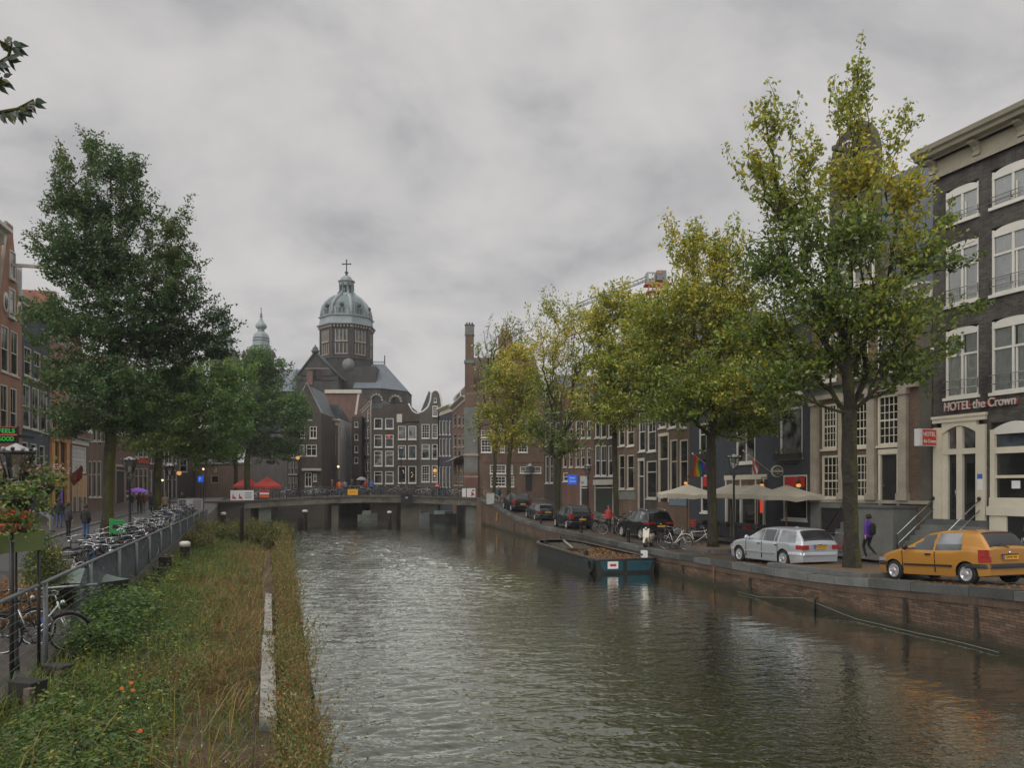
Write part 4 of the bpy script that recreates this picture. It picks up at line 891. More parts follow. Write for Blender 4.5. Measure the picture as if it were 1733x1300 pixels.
# ---------------- corner building at the right end of the bridge
def corner():
    d = 98.0; G = 'canal houses beyond the bridge'
    s = House('brown brick and stone corner building with tall chimney, small-paned windows and steep roof', (X(787,d), d), (X(921,d), d), 2.9, Z(668,d), M['brown_brick'], 14, 'corner_building', 'building', G); t = s.t
    for a, b, c, e in ((814,832,728,741),(814,832,744,766),(847,854,748,766),(877,893,746,766),(829,856,787,802),(863,868,787,802),(880,916,790,801),(830,856,806,824),(863,870,806,824)):
        s.win(a, b, c, e, 'grid' if b-a < 20 else 'grid4', M['white'])
    s.win(847, 854, 712, 740, 'grid', M['white']); s.win(877, 893, 712, 740, 'grid', M['white'])
    s.door(888, 902, 800, 832, M['dark_door'], M['dark_stone'], .1)
    x0, zz, ww, hh = s.rect(812, 921, 775, 783); s.box('band', x0, x0+ww, -.05, -.003, zz, zz+hh, M['red_brick'])
    x0, zz, ww, hh = s.rect(814, 832, 720, 727); s.box('band', x0, x0+ww, -.06, -.003, zz, zz+hh, M['red_brick'])
    # corner pier: stone over red brick
    x0, x1 = s.u(787), s.u(809); z1 = s.z(798, 775)
    mb = MB(); mb.box(x0-.15, x1, -.35, .6, 2.9, s.z(798,800), M['red_brick']); mb.box(x0-.17, x1+.02, -.37, .6, s.z(798,808), s.z(798,806), M['stone']); mb.box(x0-.12, x1-.03, -.3, .6, s.z(798,800), Z(690,d), M['grey_stone']); mb.box(x0-.2, x1+.05, -.4, .6, s.z(798,772), s.z(798,768), M['stone']); mb.build('corner_pier', t)
    s.body()
    mb = MB(); zb = Z(668,d); zr_ = Z(594,d); D = 14
    mb.add([(0,0,zb),(s.w,0,zb),(s.w,D,zb),(0,D,zb),(.9,5.0,zr_),(s.w-1,5.0,zr_)], [(0,1,5,4),(2,3,4,5),(1,2,5),(3,0,4)], M['roof_brown']); mb.build('roof', t)
    # chimney stack with clay pots
    xa, xb = s.u(786.5), s.u(801.5); mb = MB(); zt = Z(566,d)
    mb.box(xa, xb, .3, 1.4, zb, Z(614,d), M['red_brick']); mb.box(xa-.1, xb+.1, .2, 1.5, Z(614,d), Z(609,d), M['lead_dark']); mb.box(xa+.05, xb-.03, .35, 1.35, Z(609,d), zt, M['brown_brick']); mb.box(xa-.02, xb+.04, .28, 1.42, zt, zt+.2, M['grey_stone'])
    mb.box(xa+.02, xb, .32, 1.38, zt+.2, Z(549,d), M['grey_stone']); mb.box(xa-.05, xb+.07, .25, 1.45, Z(549,d), Z(548,d), M['dark_stone'])
    for q in (.2, .5, .8): mb.lathe([(.1,0),(.1,.35)], M['black'], 8, (xa+(xb-xa)*q, .85, Z(548,d)))
    mb.build('chimney', t)
    # dutch gable dormer
    g = s.u(855); mb = MB(); z0 = Z(640,d); zz = Z(557,d); hw = .95
    mb.prism([(g-hw*1.5,z0),(g+hw*1.5,z0),(g+hw*1.5,Z(605,d)),(g+hw*.8,Z(590,d)),(g+hw*.95,Z(580,d)),(g+hw,Z(567,d)),(g+hw*.6,Z(566,d)),(g+.35,zz+.6),(g+.3,zz),(g-.3,zz),(g-.35,zz+.6),(g-hw*.6,Z(566,d)),(g-hw,Z(567,d)),(g-hw*.95,Z(580,d)),(g-hw*.8,Z(590,d)),(g-hw*1.5,Z(605,d))], .8, 4.5, M['orange_brick']); mb.build('dormer', t)
    # side front running back along the far canal
    s = House('red brown brick canal house side with three rows of windows beside the corner building', (X(765,113), 113), (X(787,98.3), 98.3), 0.0, Z(688,105), M['red_brick'], 8, group=G)
    for y0, y1 in ((735,757),(757,775),(700,722)):
        for a, b in ((767,772),(774,779),(781,785.5)): s.win(a, b, y0, y1, 'trans', M['tan_stone'])
    x0, zz, ww, hh = s.rect(768, 786, 772, 781); mb = MB(); mb.add([(x0,-.02,zz+hh),(x0+ww,-.02,zz+hh),(x0+ww,-1.6,zz),(x0,-1.6,zz)], [(0,1,2,3)], M['grey_cloth']); mb.build('awning', s.t)
    for a, b in ((768,775),(777,784)): s.win(a, b, 787, 822, 'grid', M['tan_stone'])
    s.body(); s.cornice(None, .7, .5, M['offwhite']); s.roof('mansard', 3.0, M['roof_brown'])
    mb = MB(); mb.box(.3, 8, .2, .35, s.z1+.6, s.z1+2.2, M['white']); mb.box(.5, 7.8, .18, .2, s.z1+.8, s.z1+2.0, M['pane_curtain']); mb.build('dormer', s.t)
    s = House('blue grey painted canal house with tall white windows and cream cornice', (X(741,121), 121), (X(765,113), 113), 0.0, Z(702,118), M['slate_paint'], 8, group=G)
    for y0, y1 in ((742,772),(790,826),(712,736)):
        for a, b in ((743.2,746),(748.5,752),(754,757),(760,762.8)): s.win(a, b, y0, y1, 'plain', M['white'])
    s.body(); s.cornice(None, 1.1, .6, M['cream']); s.roof('flat', 0, M['lead_dark'])
M['roof_brown'] = brick('roof_brown', (.13,.09,.055), (.12,.085,.05), (.05,.04,.03), bw=.25, bh=.25, rough=.8, grime=.4)
corner()

# ---------------- houses standing in the water beyond the bridge
def far_row():
    d = 120.0; W = M['white']; G = 'canal houses beyond the bridge'
    def P(px): return (X(px, d), d)
    s = House('dark brown house with two columns of white windows and a red glow upstairs', P(629), P(671), -.3, Z(694,d), M['dark_brick'], 10, group=G)
    for y0, y1 in ((708,726),(736,757),(763,789),(798,819)):
        for a, b in ((633,647),(652,666)): s.win(a, b, y0, y1, 'trans' if y0 > 720 else 'plain', W, M['pane_curtain'] if y0 > 760 and y0 < 790 else M['pane'])
    s.body(); xa, xb = s.u(633), s.u(671)
    mb = MB(); zz = Z(694,d); mb.prism([(0,zz),(s.w,zz),(s.w,Z(684,d)),(s.u(656),Z(684,d)),(s.u(648),Z(686,d)),(s.u(645),Z(692,d)),(s.u(638),Z(694,d)+.3),(0,Z(694,d)+.3)], 0, .4, M['dark_brick']); mb.build('gable', s.t); s.roof('deep', 1.5, M['slate'], Z(693,d))
    mb = MB(); mb.ball((s.u(658), .07, s.z(658, 739)), .22, M['neon_red'], 8); mb.build('red_light', s.t)
    s = House('dark brick house with curved shoulder gable and warm lamps on the ground floor', P(671), P(710), -.3, Z(702,d), M['dark_brick'], 10, group=G)
    s.win(671.5, 680.5, 704, 714, 'plain', W, M['pane_curtain'], False)
    for y0, y1, pm in ((721,744,M['pane_curtain']),(754,777,M['pane_sky']),(789,818,M['pane'])):
        for a, b in ((673.5,687),(691,704.5)): s.win(a, b, y0, y1, 'plain', W, pm)
    s.body(top=Z(716,d))
    mb = MB(); mb.prism([(0,Z(716,d)),(s.w,Z(716,d)),(s.w,Z(700,d)),(s.u(704),Z(699,d)),(s.u(698),Z(696,d)),(s.u(694.5),Z(690,d)),(s.u(692),Z(684,d)),(0,Z(684,d))], .0, .4, M['dark_brick']); mb.build('gable', s.t)
    s.box('attic_window', s.u(671.5), s.u(680.5), -.06, -.005, Z(715,d), Z(701,d), M['offwhite'])
    mb = MB(); mb.tube([(s.u(691),.1,Z(683,d)),(s.u(694.5),.1,Z(690,d)),(s.u(698),.1,Z(696,d)),(s.u(704),.1,Z(699.5,d)),(s.w-.1,.1,Z(700,d))], .14, M['white'], 5); mb.build('coping', s.t); s.roof('deep', 1.5, M['slate'], Z(700,d))
    q = random.Random(2); mb = MB()
    for px, py in ((683,800),(682,797),(697,800),(698.5,804),(697,807)): mb.ball((s.u(px), .06, s.z(px, py)), .09, M['lamp_warm'], 6)
    mb.build('lamps', s.t)
    s = House('tall dark house with white trimmed bell gable and small-paned windows', P(710), P(741), -.3, Z(702,d), M['grey_brick'], 10, group=G)
    for y0, y1, pm in ((718,742,M['pane']),(752,777,M['pane_curtain']),(788,816,M['pane'])):
        for a, b in ((713.5,727),(731,740.5)): s.win(a, b, y0, y1, 'grid' if y0 != 752 else 'trans', W, pm)
    s.body(); g = s.u(737); zz = Z(702,d)
    rt = [(s.u(750),zz),(s.u(748),Z(690,d)),(s.u(746),Z(675,d)),(s.u(744),Z(667,d)),(s.u(741),Z(662.5,d)),(g,Z(661,d)),(s.u(733),Z(662.5,d)),(s.u(730),Z(667,d)),(s.u(728),Z(680,d)),(s.u(724),Z(690,d)),(s.u(716),Z(697,d)),(0,Z(699,d))]
    mb = MB(); mb.prism([(0,zz)]+rt, .02, .45, M['grey_brick']); mb.build('gable', s.t)
    mb = MB(); mb.tube([(p[0],.1,p[1]+.05) for p in rt], .16, W, 5); mb.build('coping', s.t)
    for (a, b, y0, y1) in ((732,740.5,687,705),(734.5,739,674,681)):
        x, z, w, h = s.rect(a, b, y0, y1); wo = add_window(s.t, x, z, w, h, 'grid' if h > 1 else 'plain', W); wo.location.y = -.09
    s.roof('deep', 3.6, M['slate'], Z(700,d))
    mb = MB(); mb.ball((s.u(736), .06, s.z(736,797)), .3, M['lamp_warm'], 8); mb.ball((s.u(735.5), .06, s.z(735,806)), .13, M['lamp_warm'], 8); mb.build('lamps', s.t)
    # narrow receding front left of them, stone edge
    s = House('narrow receding house front crowded with small white windows', (X(612,136), 136), (X(628.6,121), 121), -.3, Z(690,126), M['grey_brick'], 3, group=G)
    for y0, y1 in ((693,713),(722,742),(750,770),(778,798),(802,826)):
        for a, b in ((613.2,615.6),(617.2,620),(621.6,624.6)): s.win(a, b, y0, y1, 'trans', W, M['pane_curtain'])
    s.box('stone_edge', s.w-.9, s.w, -.12, -.004, 0, s.z1, M['stone']); s.body(); s.cornice(None, .5, .3); s.roof('flat', 0, M['lead_dark'])
    # big red roof with cream verge
    d2 = 138.0
    s = House('large red brick house rising behind the narrow houses under a cream eaves board', (X(552,d2), d2), (X(608,d2), d2), 0, Z(665,d2), M['red_brick'], 12, group=G)
    s.body(); s.box('eaves', -.2, s.w+.4, -.3, .2, s.z1-.1, s.z1+.55, M['offwhite']); s.roof('flat', 0, M['lead_dark'])
    mb = MB(); mb.add([(s.w-.25,-.05,s.z1),(s.w+.15,-.05,s.z1),(s.u(603),-.05,Z(702,d2)),(s.u(600),-.05,Z(702,d2))], [(0,1,2,3)], M['offwhite']); mb.prism([(s.w-.25,s.z1),(s.w+.1,s.z1),(s.u(604),Z(702,d2)),(s.u(601.5),Z(702,d2))], -.12, -.004, M['offwhite']); mb.build('verge', s.t)
    s = House('dark brick house slice with a column of small white windows', (X(595,128), 128), (X(612,128), 128), -.3, Z(705,128), M['dark_brick'], 6, group=G)
    for y0, y1 in ((714,723),(735,745),(755,766),(774,784)): s.win(600, 606, y0, y1, 'plain', W)
    s.body(); s.roof('flat', 0, M['red_tile'])
    s = House('white plastered side wall of a narrow house with a dark sloping roof', (X(574,124), 124), (X(595,134), 134), -.3, Z(712,128), M['plaster'], 7, group=G)
    for a, b, y0, y1 in ((576,578,722,733),(583,585.5,735,745),(589,591,760,770)): s.win(a, b, y0, y1, 'plain', W, None, False)
    s.body()
    mb = MB(); mb.prism([(0,s.z1),(s.w,s.z1),(0,Z(685,124))], 0, 7, M['slate']); mb.build('roof', s.t)
    s = House('brown brick house side wall with cream cornice and slit windows', (X(544,118), 118), (X(574,124.5), 124.5), -.3, Z(717,120), M['brown_brick'], 6, group=G)
    for a, b, y0, y1 in ((546,548.5,724,736),(553,555.5,740,754),(546,548.5,757,770),(554,556.5,770,784),(546,549,792,815),(565,568,735,770)): s.win(a, b, y0, y1, 'plain', W, None, False)
    s.body(); s.cornice(None, .9, .4, M['cream']); s.roof('front', 4.5, M['slate'], s.z1+.9)
    s.chimney(1.0, 2.5, s.z1+1, Z(668,120), 1.0, M['dark_brick']); s.chimney(3.2, 2.5, s.z1+1, Z(676,122), 1.0, M['brown_brick'])
    s = House('dark brick gabled house with cross windows at the left end of the bridge', (X(505,114), 114), (X(544,114), 114), 0, Z(699,114), M['dark_brick'], 9, group=G)
    for a, b, y0, y1 in ((518,528,691,711),(524,536,722,742),(518,536,753,772),(530,536,802,815),(516,527.5,800,824),(508,516,722,742),(507,515,753,772)): s.win(a, b, y0, y1, 'cross', W)
    x0, zz, ww, hh = s.rect(512, 544, 793, 797); s.box('ledge', x0, x0+ww, -.4, -.004, zz, zz+hh, M['offwhite'])
    s.body(); s.gable('tri', Z(648,114)-s.z1, None, M['lead'], xc=s.u(519), w=(s.u(544)-s.u(519))*2)
    s.roof('deep', 4, M['slate'])
    s = House('low house front with rows of white sash windows beside the red parasols', (X(486,112), 112), (X(505,113.8), 113.8), 1.5, Z(735,112), M['grey_brick'], 8, group=G)
    for y0, y1 in ((756,775),(782,803),(808,828)):
        for a, b in ((488,491.5),(493.5,497.5),(499.5,503.5)): s.win(a, b, y0, y1, 'sash', W)
    s.body(); s.cornice(None, .5, .3); s.roof('front', 3, M['slate'], s.z1+.4)
    # low brick building behind the parasols, left
    s = House('low brown brick building with a flat pale roof edge behind the red parasols', (X(330,124), 124), (X(486,118), 118), 2.6, Z(785,120), M['brown_brick'], 10, 'low_building', 'building', G)
    for a, b, y0, y1 in ((464,470,791,797),(362,367,792,800),(357,370,805,818),(438,446,806,822)): s.win(a, b, y0, y1, 'plain', M['stone'], M['lit_room'] if a == 362 else M['pane'], False)
    s.body(); s.box('roof_edge', -.1, s.w+.1, -.2, 10, s.z1, s.z1+.25, M['concrete'])
far_row()

# ---------------- left bank
def fld(px): return -22.3/((px-CX)/F + .247)
def flp(px): d = fld(px); return (X(px, d), d)
GL = 'canal houses on the left bank'
def left_row():
    W = M['white']; CW = M['offwhite']
    s = House('brick house with cream moulded cornice at the left edge', flp(-75), flp(-3), 1.7, 20.6, M['grey_brick'], 10, group=GL)
    for z in (3.2, 7.2, 10.6, 13.8, 17.0): s.row(4, z, 2.2, None, 'sash')
    s.body(); s.cornice(None, 1.5, .9, CW, 5); s.roof('flat', 0, M['lead_dark'], 21.9)
    s = House('orange brick house with tall spout gable, hoist beam and oval windows', flp(-3), flp(37), 1.8, 16.4, M['orange_brick'], 10, group=GL)
    for (a, b, y0, y1) in ((2,15,551,630),(18.5,31,561,636),(1,13.5,651,738),(17.5,29,657,742)): s.win(a, b, y0, y1, 'sash', CW)
    s.row(2, 2.9, 2.6, None, 'trans')
    zt = s.z1; s.body(); s.gable('spout', 23.1-zt, None, M['stone'], wtop=1.0)
    for (a, b, y0, y1) in ((14,24,488,538),(15,25,425,473)):
        x, z, w, h = s.rect(a, b, y0, y1); wo = add_window(s.t, x, z, w, h, 'plain', CW, M['pane_curtain']); wo.location.y = -.1
    for px, py in ((8.5, 512), (31.5, 527)):
        mb = MB(); mb.lathe([(.42,-.04),(.42,.06),(.3,.06)], CW, 16, sy=1.75); o = mb.build('oval_window', s.t, (s.u(px), -.03, s.z(px, py))); o.rotation_euler = (R(90), 0, 0)
        mb = MB(); mb.lathe([(.29,.0),(.29,.065)], M['pane_curtain'], 16, sy=1.8); q = mb.build('pane', o)
    s.beam(s.u(20), 20.2, 2.6); s.roof('deep', 5.3, M['red_tile'])
    s = House('blue grey painted house with white sash windows', flp(37), flp(84), 1.9, 18.0, M['blue_paint'], 10, group=GL)
    s.win(61.5, 72.5, 530, 578, 'sash', CW, M['pane_curtain'])
    for (a, b, yt, yb) in ((41,53.5,588,637),(57.5,69,596,644),(73,83,603,650),(38.5,51.5,651,724),(54.5,66.5,657,728),(69,80.5,662,732)): s.win(a, b, yt, yb, 'sash', CW, M['pane_curtain'] if yt > 645 else M['pane'])
    for (a, b, yt, yb) in ((37.5,48,748,815),(52,62.5,751,815),(67,76,754,815)): s.win(a, b, yt, yb, 'trans', CW)
    s.body(); s.cornice(None, .5, .35, CW); s.roof('front', 4.6, M['slate'], 18.4)
    mb = MB(); mb.box(1.5, 3.6, 1.2, 4, 18.6, 21.6, M['cream']); mb.box(1.75, 3.35, 1.15, 1.2, 19.2, 21.2, M['pane']); mb.build('dormer', s.t)
    s = House('pinkish brick house over an orange painted shop front', flp(84), flp(117), 1.95, 16.5, M['pink_brick'], 10, group=GL); t = s.t
    for y0, y1 in ((678,726),(622,664),(570,610)):
        for a, b in ((89,98),(102,111.5)): s.win(a, b, y0, y1, 'sash', M['orange_paint'])
    x0, x1 = .02, s.w-.02; z0, z1 = 1.95, s.z(100, 739); op = M['orange_paint']
    s.holes.append((s.u(88), 2.0, s.u(112)-s.u(88), z1-2.3))
    f = MB()
    for px, w in ((85, .7), (110, .7)): f.box(s.u(px), s.u(px)+w, -.16, .05, z0+.7, z1-.3, op); f.box(s.u(px)-.05, s.u(px)+w+.05, -.2, .05, z0, z0+.7, M['granite'])
    f.box(x0, x1, -.18, .1, z1-.45, z1, op); f.box(x0-.1, x1+.1, -.4, .1, z1, z1+.16, M['grey_stone'])
    zm = s.z(100, 806); zm2 = s.z(100, 817)
    f.box(s.u(88), s.u(112), -.05, .1, zm2-.35, zm2, op); f.box(s.u(88), s.u(112), -.05, .1, zm-.12, zm+.2, op); f.box(s.u(99), s.u(101.5), -.05, .1, zm, z1-.4, op); f.build('shop_front', t)
    mb = MB(); mb.box(s.u(88.5), s.u(111.5), .08, .1, zm, z1-.4, M['pane']); mb.box(s.u(88.5), s.u(111.5), .1, .12, z0, zm-.1, M['pane']); mb.build('pane', t)
    mb = MB(); x = s.u(90)
    for q in np.linspace(0, s.u(104)-s.u(90), 7): mb.box(x+q, x+q+.06, -.09, -.06, zm2+.02, zm2+.4, M['iron'])
    mb.box(x, s.u(104), -.09, -.06, zm2+.36, zm2+.4, M['iron']); mb.build('name_board', t)
    mb = MB(); mb.box(s.u(101), s.u(105), -.07, -.05, z0+.2, zm2-.4, M['violet_cloth']); mb.build('poster', t)
    s.body(); s.cornice(None, .5, .35, CW); s.roof('deep', 4, M['red_tile'], 17)
    s = House('house with red brick balcony, white tiled bay and orange panelled doors', flp(117), flp(150), 1.95, 15.5, M['brown_brick'], 10, group=GL); t = s.t
    for a, b in ((127,131.5),(133,139),(141,145.5)): s.win(a, b, 693, 728, 'sash', M['orange_paint']); s.win(a, b, 640, 676, 'sash', CW)
    x, z, w, h = s.rect(122, 150, 748, 868); mb = MB()
    mb.box(x, x+w-.1, -.06, -.003, s.z(136,753), s.z(136,744), M['white']); mb.box(x, x+w-.1, -.35, -.003, s.z(136,744), s.z(136,741), M['grey_stone'])
    mb.box(x, x+w-.1, -.3, -.003, s.z(136,741), s.z(136,730), M['red_brick']); mb.box(x-.1, x+w, -.34, -.003, s.z(136,731), s.z(136,725), M['white']); mb.build('balcony', t)
    s.win(122.5, 146, 756, 801, 'grid4', W, M['plaster'], False)
    op = M['orange_paint']
    for a, b in ((122,129),(131,138),(139.5,146)):
        x, z, w, h = s.rect(a, b, 805, 866); mb = MB(); mb.box(x, x+.12, -.05, .05, z, z+h, CW); mb.box(x+w-.12, x+w, -.05, .05, z, z+h, CW); mb.box(x+.12, x+w-.12, -.02, .02, z, z+h*.4, M['brown_brick']); mb.box(x+.12, x+w-.12, -.02, .02, z+h*.4, z+h, op); mb.build('door_panel', t)
    s.body(); s.cornice(None, .5, .35, CW); s.roof('deep', 4, M['red_tile'], 16)
    s = House('brown brick house with rows of very tall white windows left of the big trunk', flp(150), flp(190), 2.0, 15.5, M['brown_brick'], 10, group=GL)
    for y0, y1 in ((692,747),(780,842),(640,682)):
        for a, b in ((150.5,156),(158,164),(166,171.5),(174,179),(182,187)): s.win(a, b, y0, y1, 'tall', CW)
    s.body(); s.cornice(None, .6, .4, CW); s.roof('front', 4, M['slate'], 16)
    s = House('reddish brick house with stone framed doorway behind the lamp posts', flp(190), flp(227), 2.05, 15.0, M['red_brick'], 10, group=GL)
    for y0, y1 in ((700,735),(645,680)):
        for a, b in ((194,201),(205,212),(216,223)): s.win(a, b, y0, y1, 'sash', CW)
    s.door(196, 212, 790, 858, M['wood_dark'], M['stone'], .1); s.win(214, 222, 795, 840, 'trans', CW)
    s.body(); s.gable('step', 5, None, M['stone']); s.roof('deep', 4, M['red_tile'])
    s = House('house with red brick band over cream framed shop windows', flp(227), flp(252), 2.05, 14.0, M['brown_brick'], 10, group=GL)
    for a, b in ((229,235),(237,243),(245,250)): s.win(a, b, 760, 774, 'sash', CW); s.win(a, b, 715, 745, 'sash', CW); s.win(a, b, 793, 836, 'trans', CW)
    x0, zz, ww, hh = s.rect(228, 251, 777, 784); s.box('band', x0, x0+ww, -.08, -.003, zz, zz+hh, M['sign_red'])
    s.body(); s.cornice(None, .5, .35, CW); s.roof('front', 3.5, M['slate'], 14.5)
    s = House('black house with many narrow white windows over a white shop front', flp(252), flp(303), 2.1, 14.5, M['dark_brick'], 10, group=GL)
    for a, b in ((254,257),(259,263),(265,268),(276,279),(282,286),(288,292),(295,299)):
        s.win(a, b, 760, 785, 'plain', W); s.win(a, b, 796, 850, 'trans', W); s.win(a, b, 712, 742, 'sash', W)
    s.body(); s.cornice(None, .5, .35, CW); s.roof('front', 3.5, M['slate'], 15)
    s = House('dark gabled house with white framed windows beyond the street corner', (X(296,122), 122), (X(338,125), 125), 2.6, Z(735,123), M['dark_brick'], 10, group=GL)
    for a, b, y0, y1 in ((304,317,777,799),(327,331,783,790),(304,317,748,768),(322,332,748,768)): s.win(a, b, y0, y1, 'sash', CW)
    s.body(); s.gable('step', 5, None, M['stone']); s.roof('deep', 4, M['slate'])
left_row()
# ================================================================== church with octagonal dome
def church():
    d = 190.0; k = d/F; cx = X(586.5, d); t = thing('domed_church', 'dark stone church with grey green octagonal dome, lantern and cross', 'church', (cx, d, 0))
    z = lambda py: Z(py, d)
    ph = PI/8; oct_ = lambda r: r/math.cos(PI/8)
    B, L, LD = M['church_brick'], M['lead'], M['lead_dark']
    r = 41*k
    mb = MB(); mb.lathe([(oct_(r), 2.6),(oct_(r), z(614)),(oct_(r*1.03), z(613)),(oct_(r*1.03), z(611)),(oct_(r*.985), z(610)),(oct_(r*.985), z(560)),(oct_(r*1.04), z(559)),(oct_(r*1.1), z(557))], B, 8, ph=ph, smooth=False); mb.build('drum', t)
    # windows, pilasters on each face
    for a in range(8):
        an = a*PI/4; rot = Matrix.Rotation(an, 4, 'Z'); ap = r*.985
        mb = MB()
        for y in (-.62, 0, .62): 
            for q in (-1, 1): pass
            mb.box(ap-.02, ap+.06, y*1.45-.36, y*1.45+.36, z(583), z(567), M['pane_sky'], rot)
        for y in (-1.38, -.45, .45, 1.38): mb.box(ap-.02, ap+.16, y-.1, y+.1, z(584), z(565), M['tan_stone'], rot)
        mb.box(ap-.02, ap+.16, -1.6, 1.6, z(585.5), z(583.5), M['stone'], rot); mb.build('window', t)
        mb = MB()
        for y in (-1.4, -.47, .47, 1.4): mb.box(ap-.02, ap+.1, y-.09, y+.09, z(604), z(588), M['tan_stone'], rot)
        mb.box(ap-.02, ap+.1, -1.6, 1.6, z(606), z(604.5), M['stone'], rot); mb.build('blind_arcade', t)
        rv = Matrix.Rotation(an+PI/8, 4, 'Z'); rr = oct_(ap)
        mb = MB(); mb.box(rr-.5, rr+.12, -.5, .5, z(612), z(560), B, rv); mb.build('buttress', t)
    mb = MB()
    for a in range(8):
        rot = Matrix.Rotation(a*PI/4, 4, 'Z')
        for y in np.linspace(-2.4, 2.4, 7): mb.box(r-.1, r+.45, y-.16, y+.16, z(561.5), z(558), M['stone'], rot)
    mb.build('corbel', t)
    mb = MB(); mb.lathe([(oct_(r*1.0), z(557)),(oct_(r*1.12), z(557)),(oct_(r*1.13), z(555.5)),(oct_(r*1.03), z(554)),(oct_(r*1.0), z(543)),(oct_(r*1.06), z(542)),(oct_(r*1.06), z(540.5)),(oct_(r*.9), z(540))], L, 8, ph=ph, smooth=False); mb.build('attic', t)
    dp = [(38.5,541),(37.8,532),(35.5,524),(31.5,516),(26,509.5),(19,504.5),(13,502.5)]
    mb = MB(); mb.lathe([(oct_(a*k), z(b)) for a, b in dp], LD, 8, ph=ph, smooth=False); mb.build('dome', t)
    for a in range(8):
        rv = a*PI/4+PI/8; mb = MB(); pts = [(oct_(q*k+.06)*math.cos(rv), oct_(q*k+.06)*math.sin(rv), z(b)) for q, b in dp]
        mb.tube(pts, .42, L, 6); mb.build('rib', t)
        mb = MB(); p = (oct_(37.5*k)*math.cos(rv), oct_(37.5*k)*math.sin(rv), z(541)); mb.lathe([(.4,0),(.4,1.0),(.55,1.1),(.3,1.6),(.38,2.1),(.05,3.0)], L, 6, p); mb.build('pinnacle', t)
        an = a*PI/4; rot = Matrix.Rotation(an, 4, 'Z'); mb = MB(); q = 36.0*k
        mb.add([rot @ Vector(v) for v in ((q+.25,-1.5,z(540)),(q+.25,1.5,z(540)),(q+.1,1.5,z(527)),(q-.5,0,z(515)),(q+.1,-1.5,z(527)),(q-2.5,1.5,z(527)),(q-2.5,0,z(515)),(q-2.5,-1.5,z(527)))], [(0,1,2,3,4),(2,5,6,3),(3,6,7,4)], LD)
        mb.box(q+.18, q+.4, -1.7, -1.3, z(540), z(527), L, rot); mb.box(q+.18, q+.4, 1.3, 1.7, z(540), z(527), L, rot)
        c = rot @ Vector((q+.25, 0, z(523.5))); mb.ball(c, .55, M['lead_black'], 8); mb.box(q+.2, q+.35, -.7, -.2, z(537), z(529), M['lead_black'], rot); mb.box(q+.2, q+.35, .2, .7, z(537), z(529), M['lead_black'], rot); mb.build('dormer', t)
    # lantern
    mb = MB(); mb.lathe([(oct_(14.5*k), z(504)),(oct_(14.5*k), z(501.5)),(oct_(13*k), z(501)),(oct_(12*k), z(497.5))], L, 8, ph=ph, smooth=False)
    for a in range(8):
        rv = a*PI/4+PI/8; rr = oct_(10*k); mb.lathe([(.36, z(498)),(.3, z(494)),(.28, z(482)),(.4, z(481))], LD, 6, (rr*math.cos(rv), rr*math.sin(rv), 0))
        mb.lathe([(.35, z(502)),(.3, z(498)),(.1, z(495))], L, 6, ((rr+.5)*math.cos(rv), (rr+.5)*math.sin(rv), 0))
    mb.lathe([(oct_(11*k), z(484)),(oct_(11*k), z(478.5)),(oct_(13.5*k), z(477.5)),(oct_(13.5*k), z(476)),(oct_(9.5*k), z(475)),(oct_(8.5*k), z(471)),(oct_(5*k), z(467.5)),(oct_(1.5*k), z(466))], L, 8, ph=ph, smooth=False); mb.build('lantern', t)
    mb = MB(); mb.lathe([(.35, z(466)),(.2, z(463.5)),(.55, z(461.5)),(.2, z(459.5)),(.13, z(458))], M['iron'], 10); c = mb.build('finial', t)
    mb = MB(); mb.box(-.12,.12,-.12,.12,z(459),z(440.5), M['iron']); mb.box(-.95,.95,-.12,.12,z(447.5),z(446), M['iron'])
    for q in (-.95, .95): mb.ball((q,0,z(446.7)), .22, M['iron'], 6)
    mb.ball((0,0,z(440.5)), .22, M['iron'], 6); mb.build('cross', t)
    # transept gable in front of the drum
    mb = MB(); u = lambda px: X(px, d)-cx
    mb.prism([(u(523),2.6),(u(590),2.6),(u(590),z(648)),(u(553),z(609)),(u(523),z(650))], -11, -4, M['church_brick']); mb.build('transept', t)
    mb = MB(); mb.tube([(u(590.5),-11.1,z(648)),(u(553),-11.1,z(608.3)),(u(522.5),-11.1,z(650))], .32, LD, 5)
    for py, a, b in ((648,528,584),(655,527,585),(636,536,577)): mb.box(u(a), u(b), -11.06, -10.99, z(py), z(py-1), M['stone']); mb.lathe([(.8,z(611)),(1.0,z(607)),(.6,z(605)),(.7,z(603)),(.3,z(601)),(.05,z(597))], LD, 8, (u(553),-11,0)); mb.build('coping', t)
    mb = MB(); mb.add([(u(556),-10.8,z(610)),(u(596),-10.8,z(652)),(u(596),-3,z(652)),(u(556),-3,z(610)),(u(550),-10.8,z(610)),(u(518),-10.8,z(652)),(u(518),-3,z(652)),(u(550),-3,z(610))], [(0,1,2,3),(4,7,6,5)], M['church_slate']); mb.build('roof', t)
    mb = MB()
    for px in (549, 556.5): mb.box(u(px)-.7, u(px)+.7, -11.15, -11, z(652), z(636), M['room'])
    mb.box(u(541)-.2, u(549), -11.35, -11, z(662), z(640), M['red_brick']); mb.build('window', t)
    # body under the drum with rose window
    mb = MB(); mb.box(-8.5, 8.5, -7, 9, 2.6, z(628), M['church_brick']); mb.build('crossing', t)
    mb = MB(); mb.lathe([(1.5,-.1),(1.5,.1)], M['grey_stone'], 14); o = mb.build('round_window', t, (u(600), -7.1, z(625))); o.rotation_euler = (R(90),0,0)
    # choir roof with polygonal apse to the right
    mb = MB(); xr, xl = u(693), u(606); zr2, ze = z(617), z(665)
    ap = [(u(610),-9,ze),(u(655),-9,ze),(u(693),-3,ze),(u(693),6,ze),(u(655),12,ze),(u(610),12,ze)]
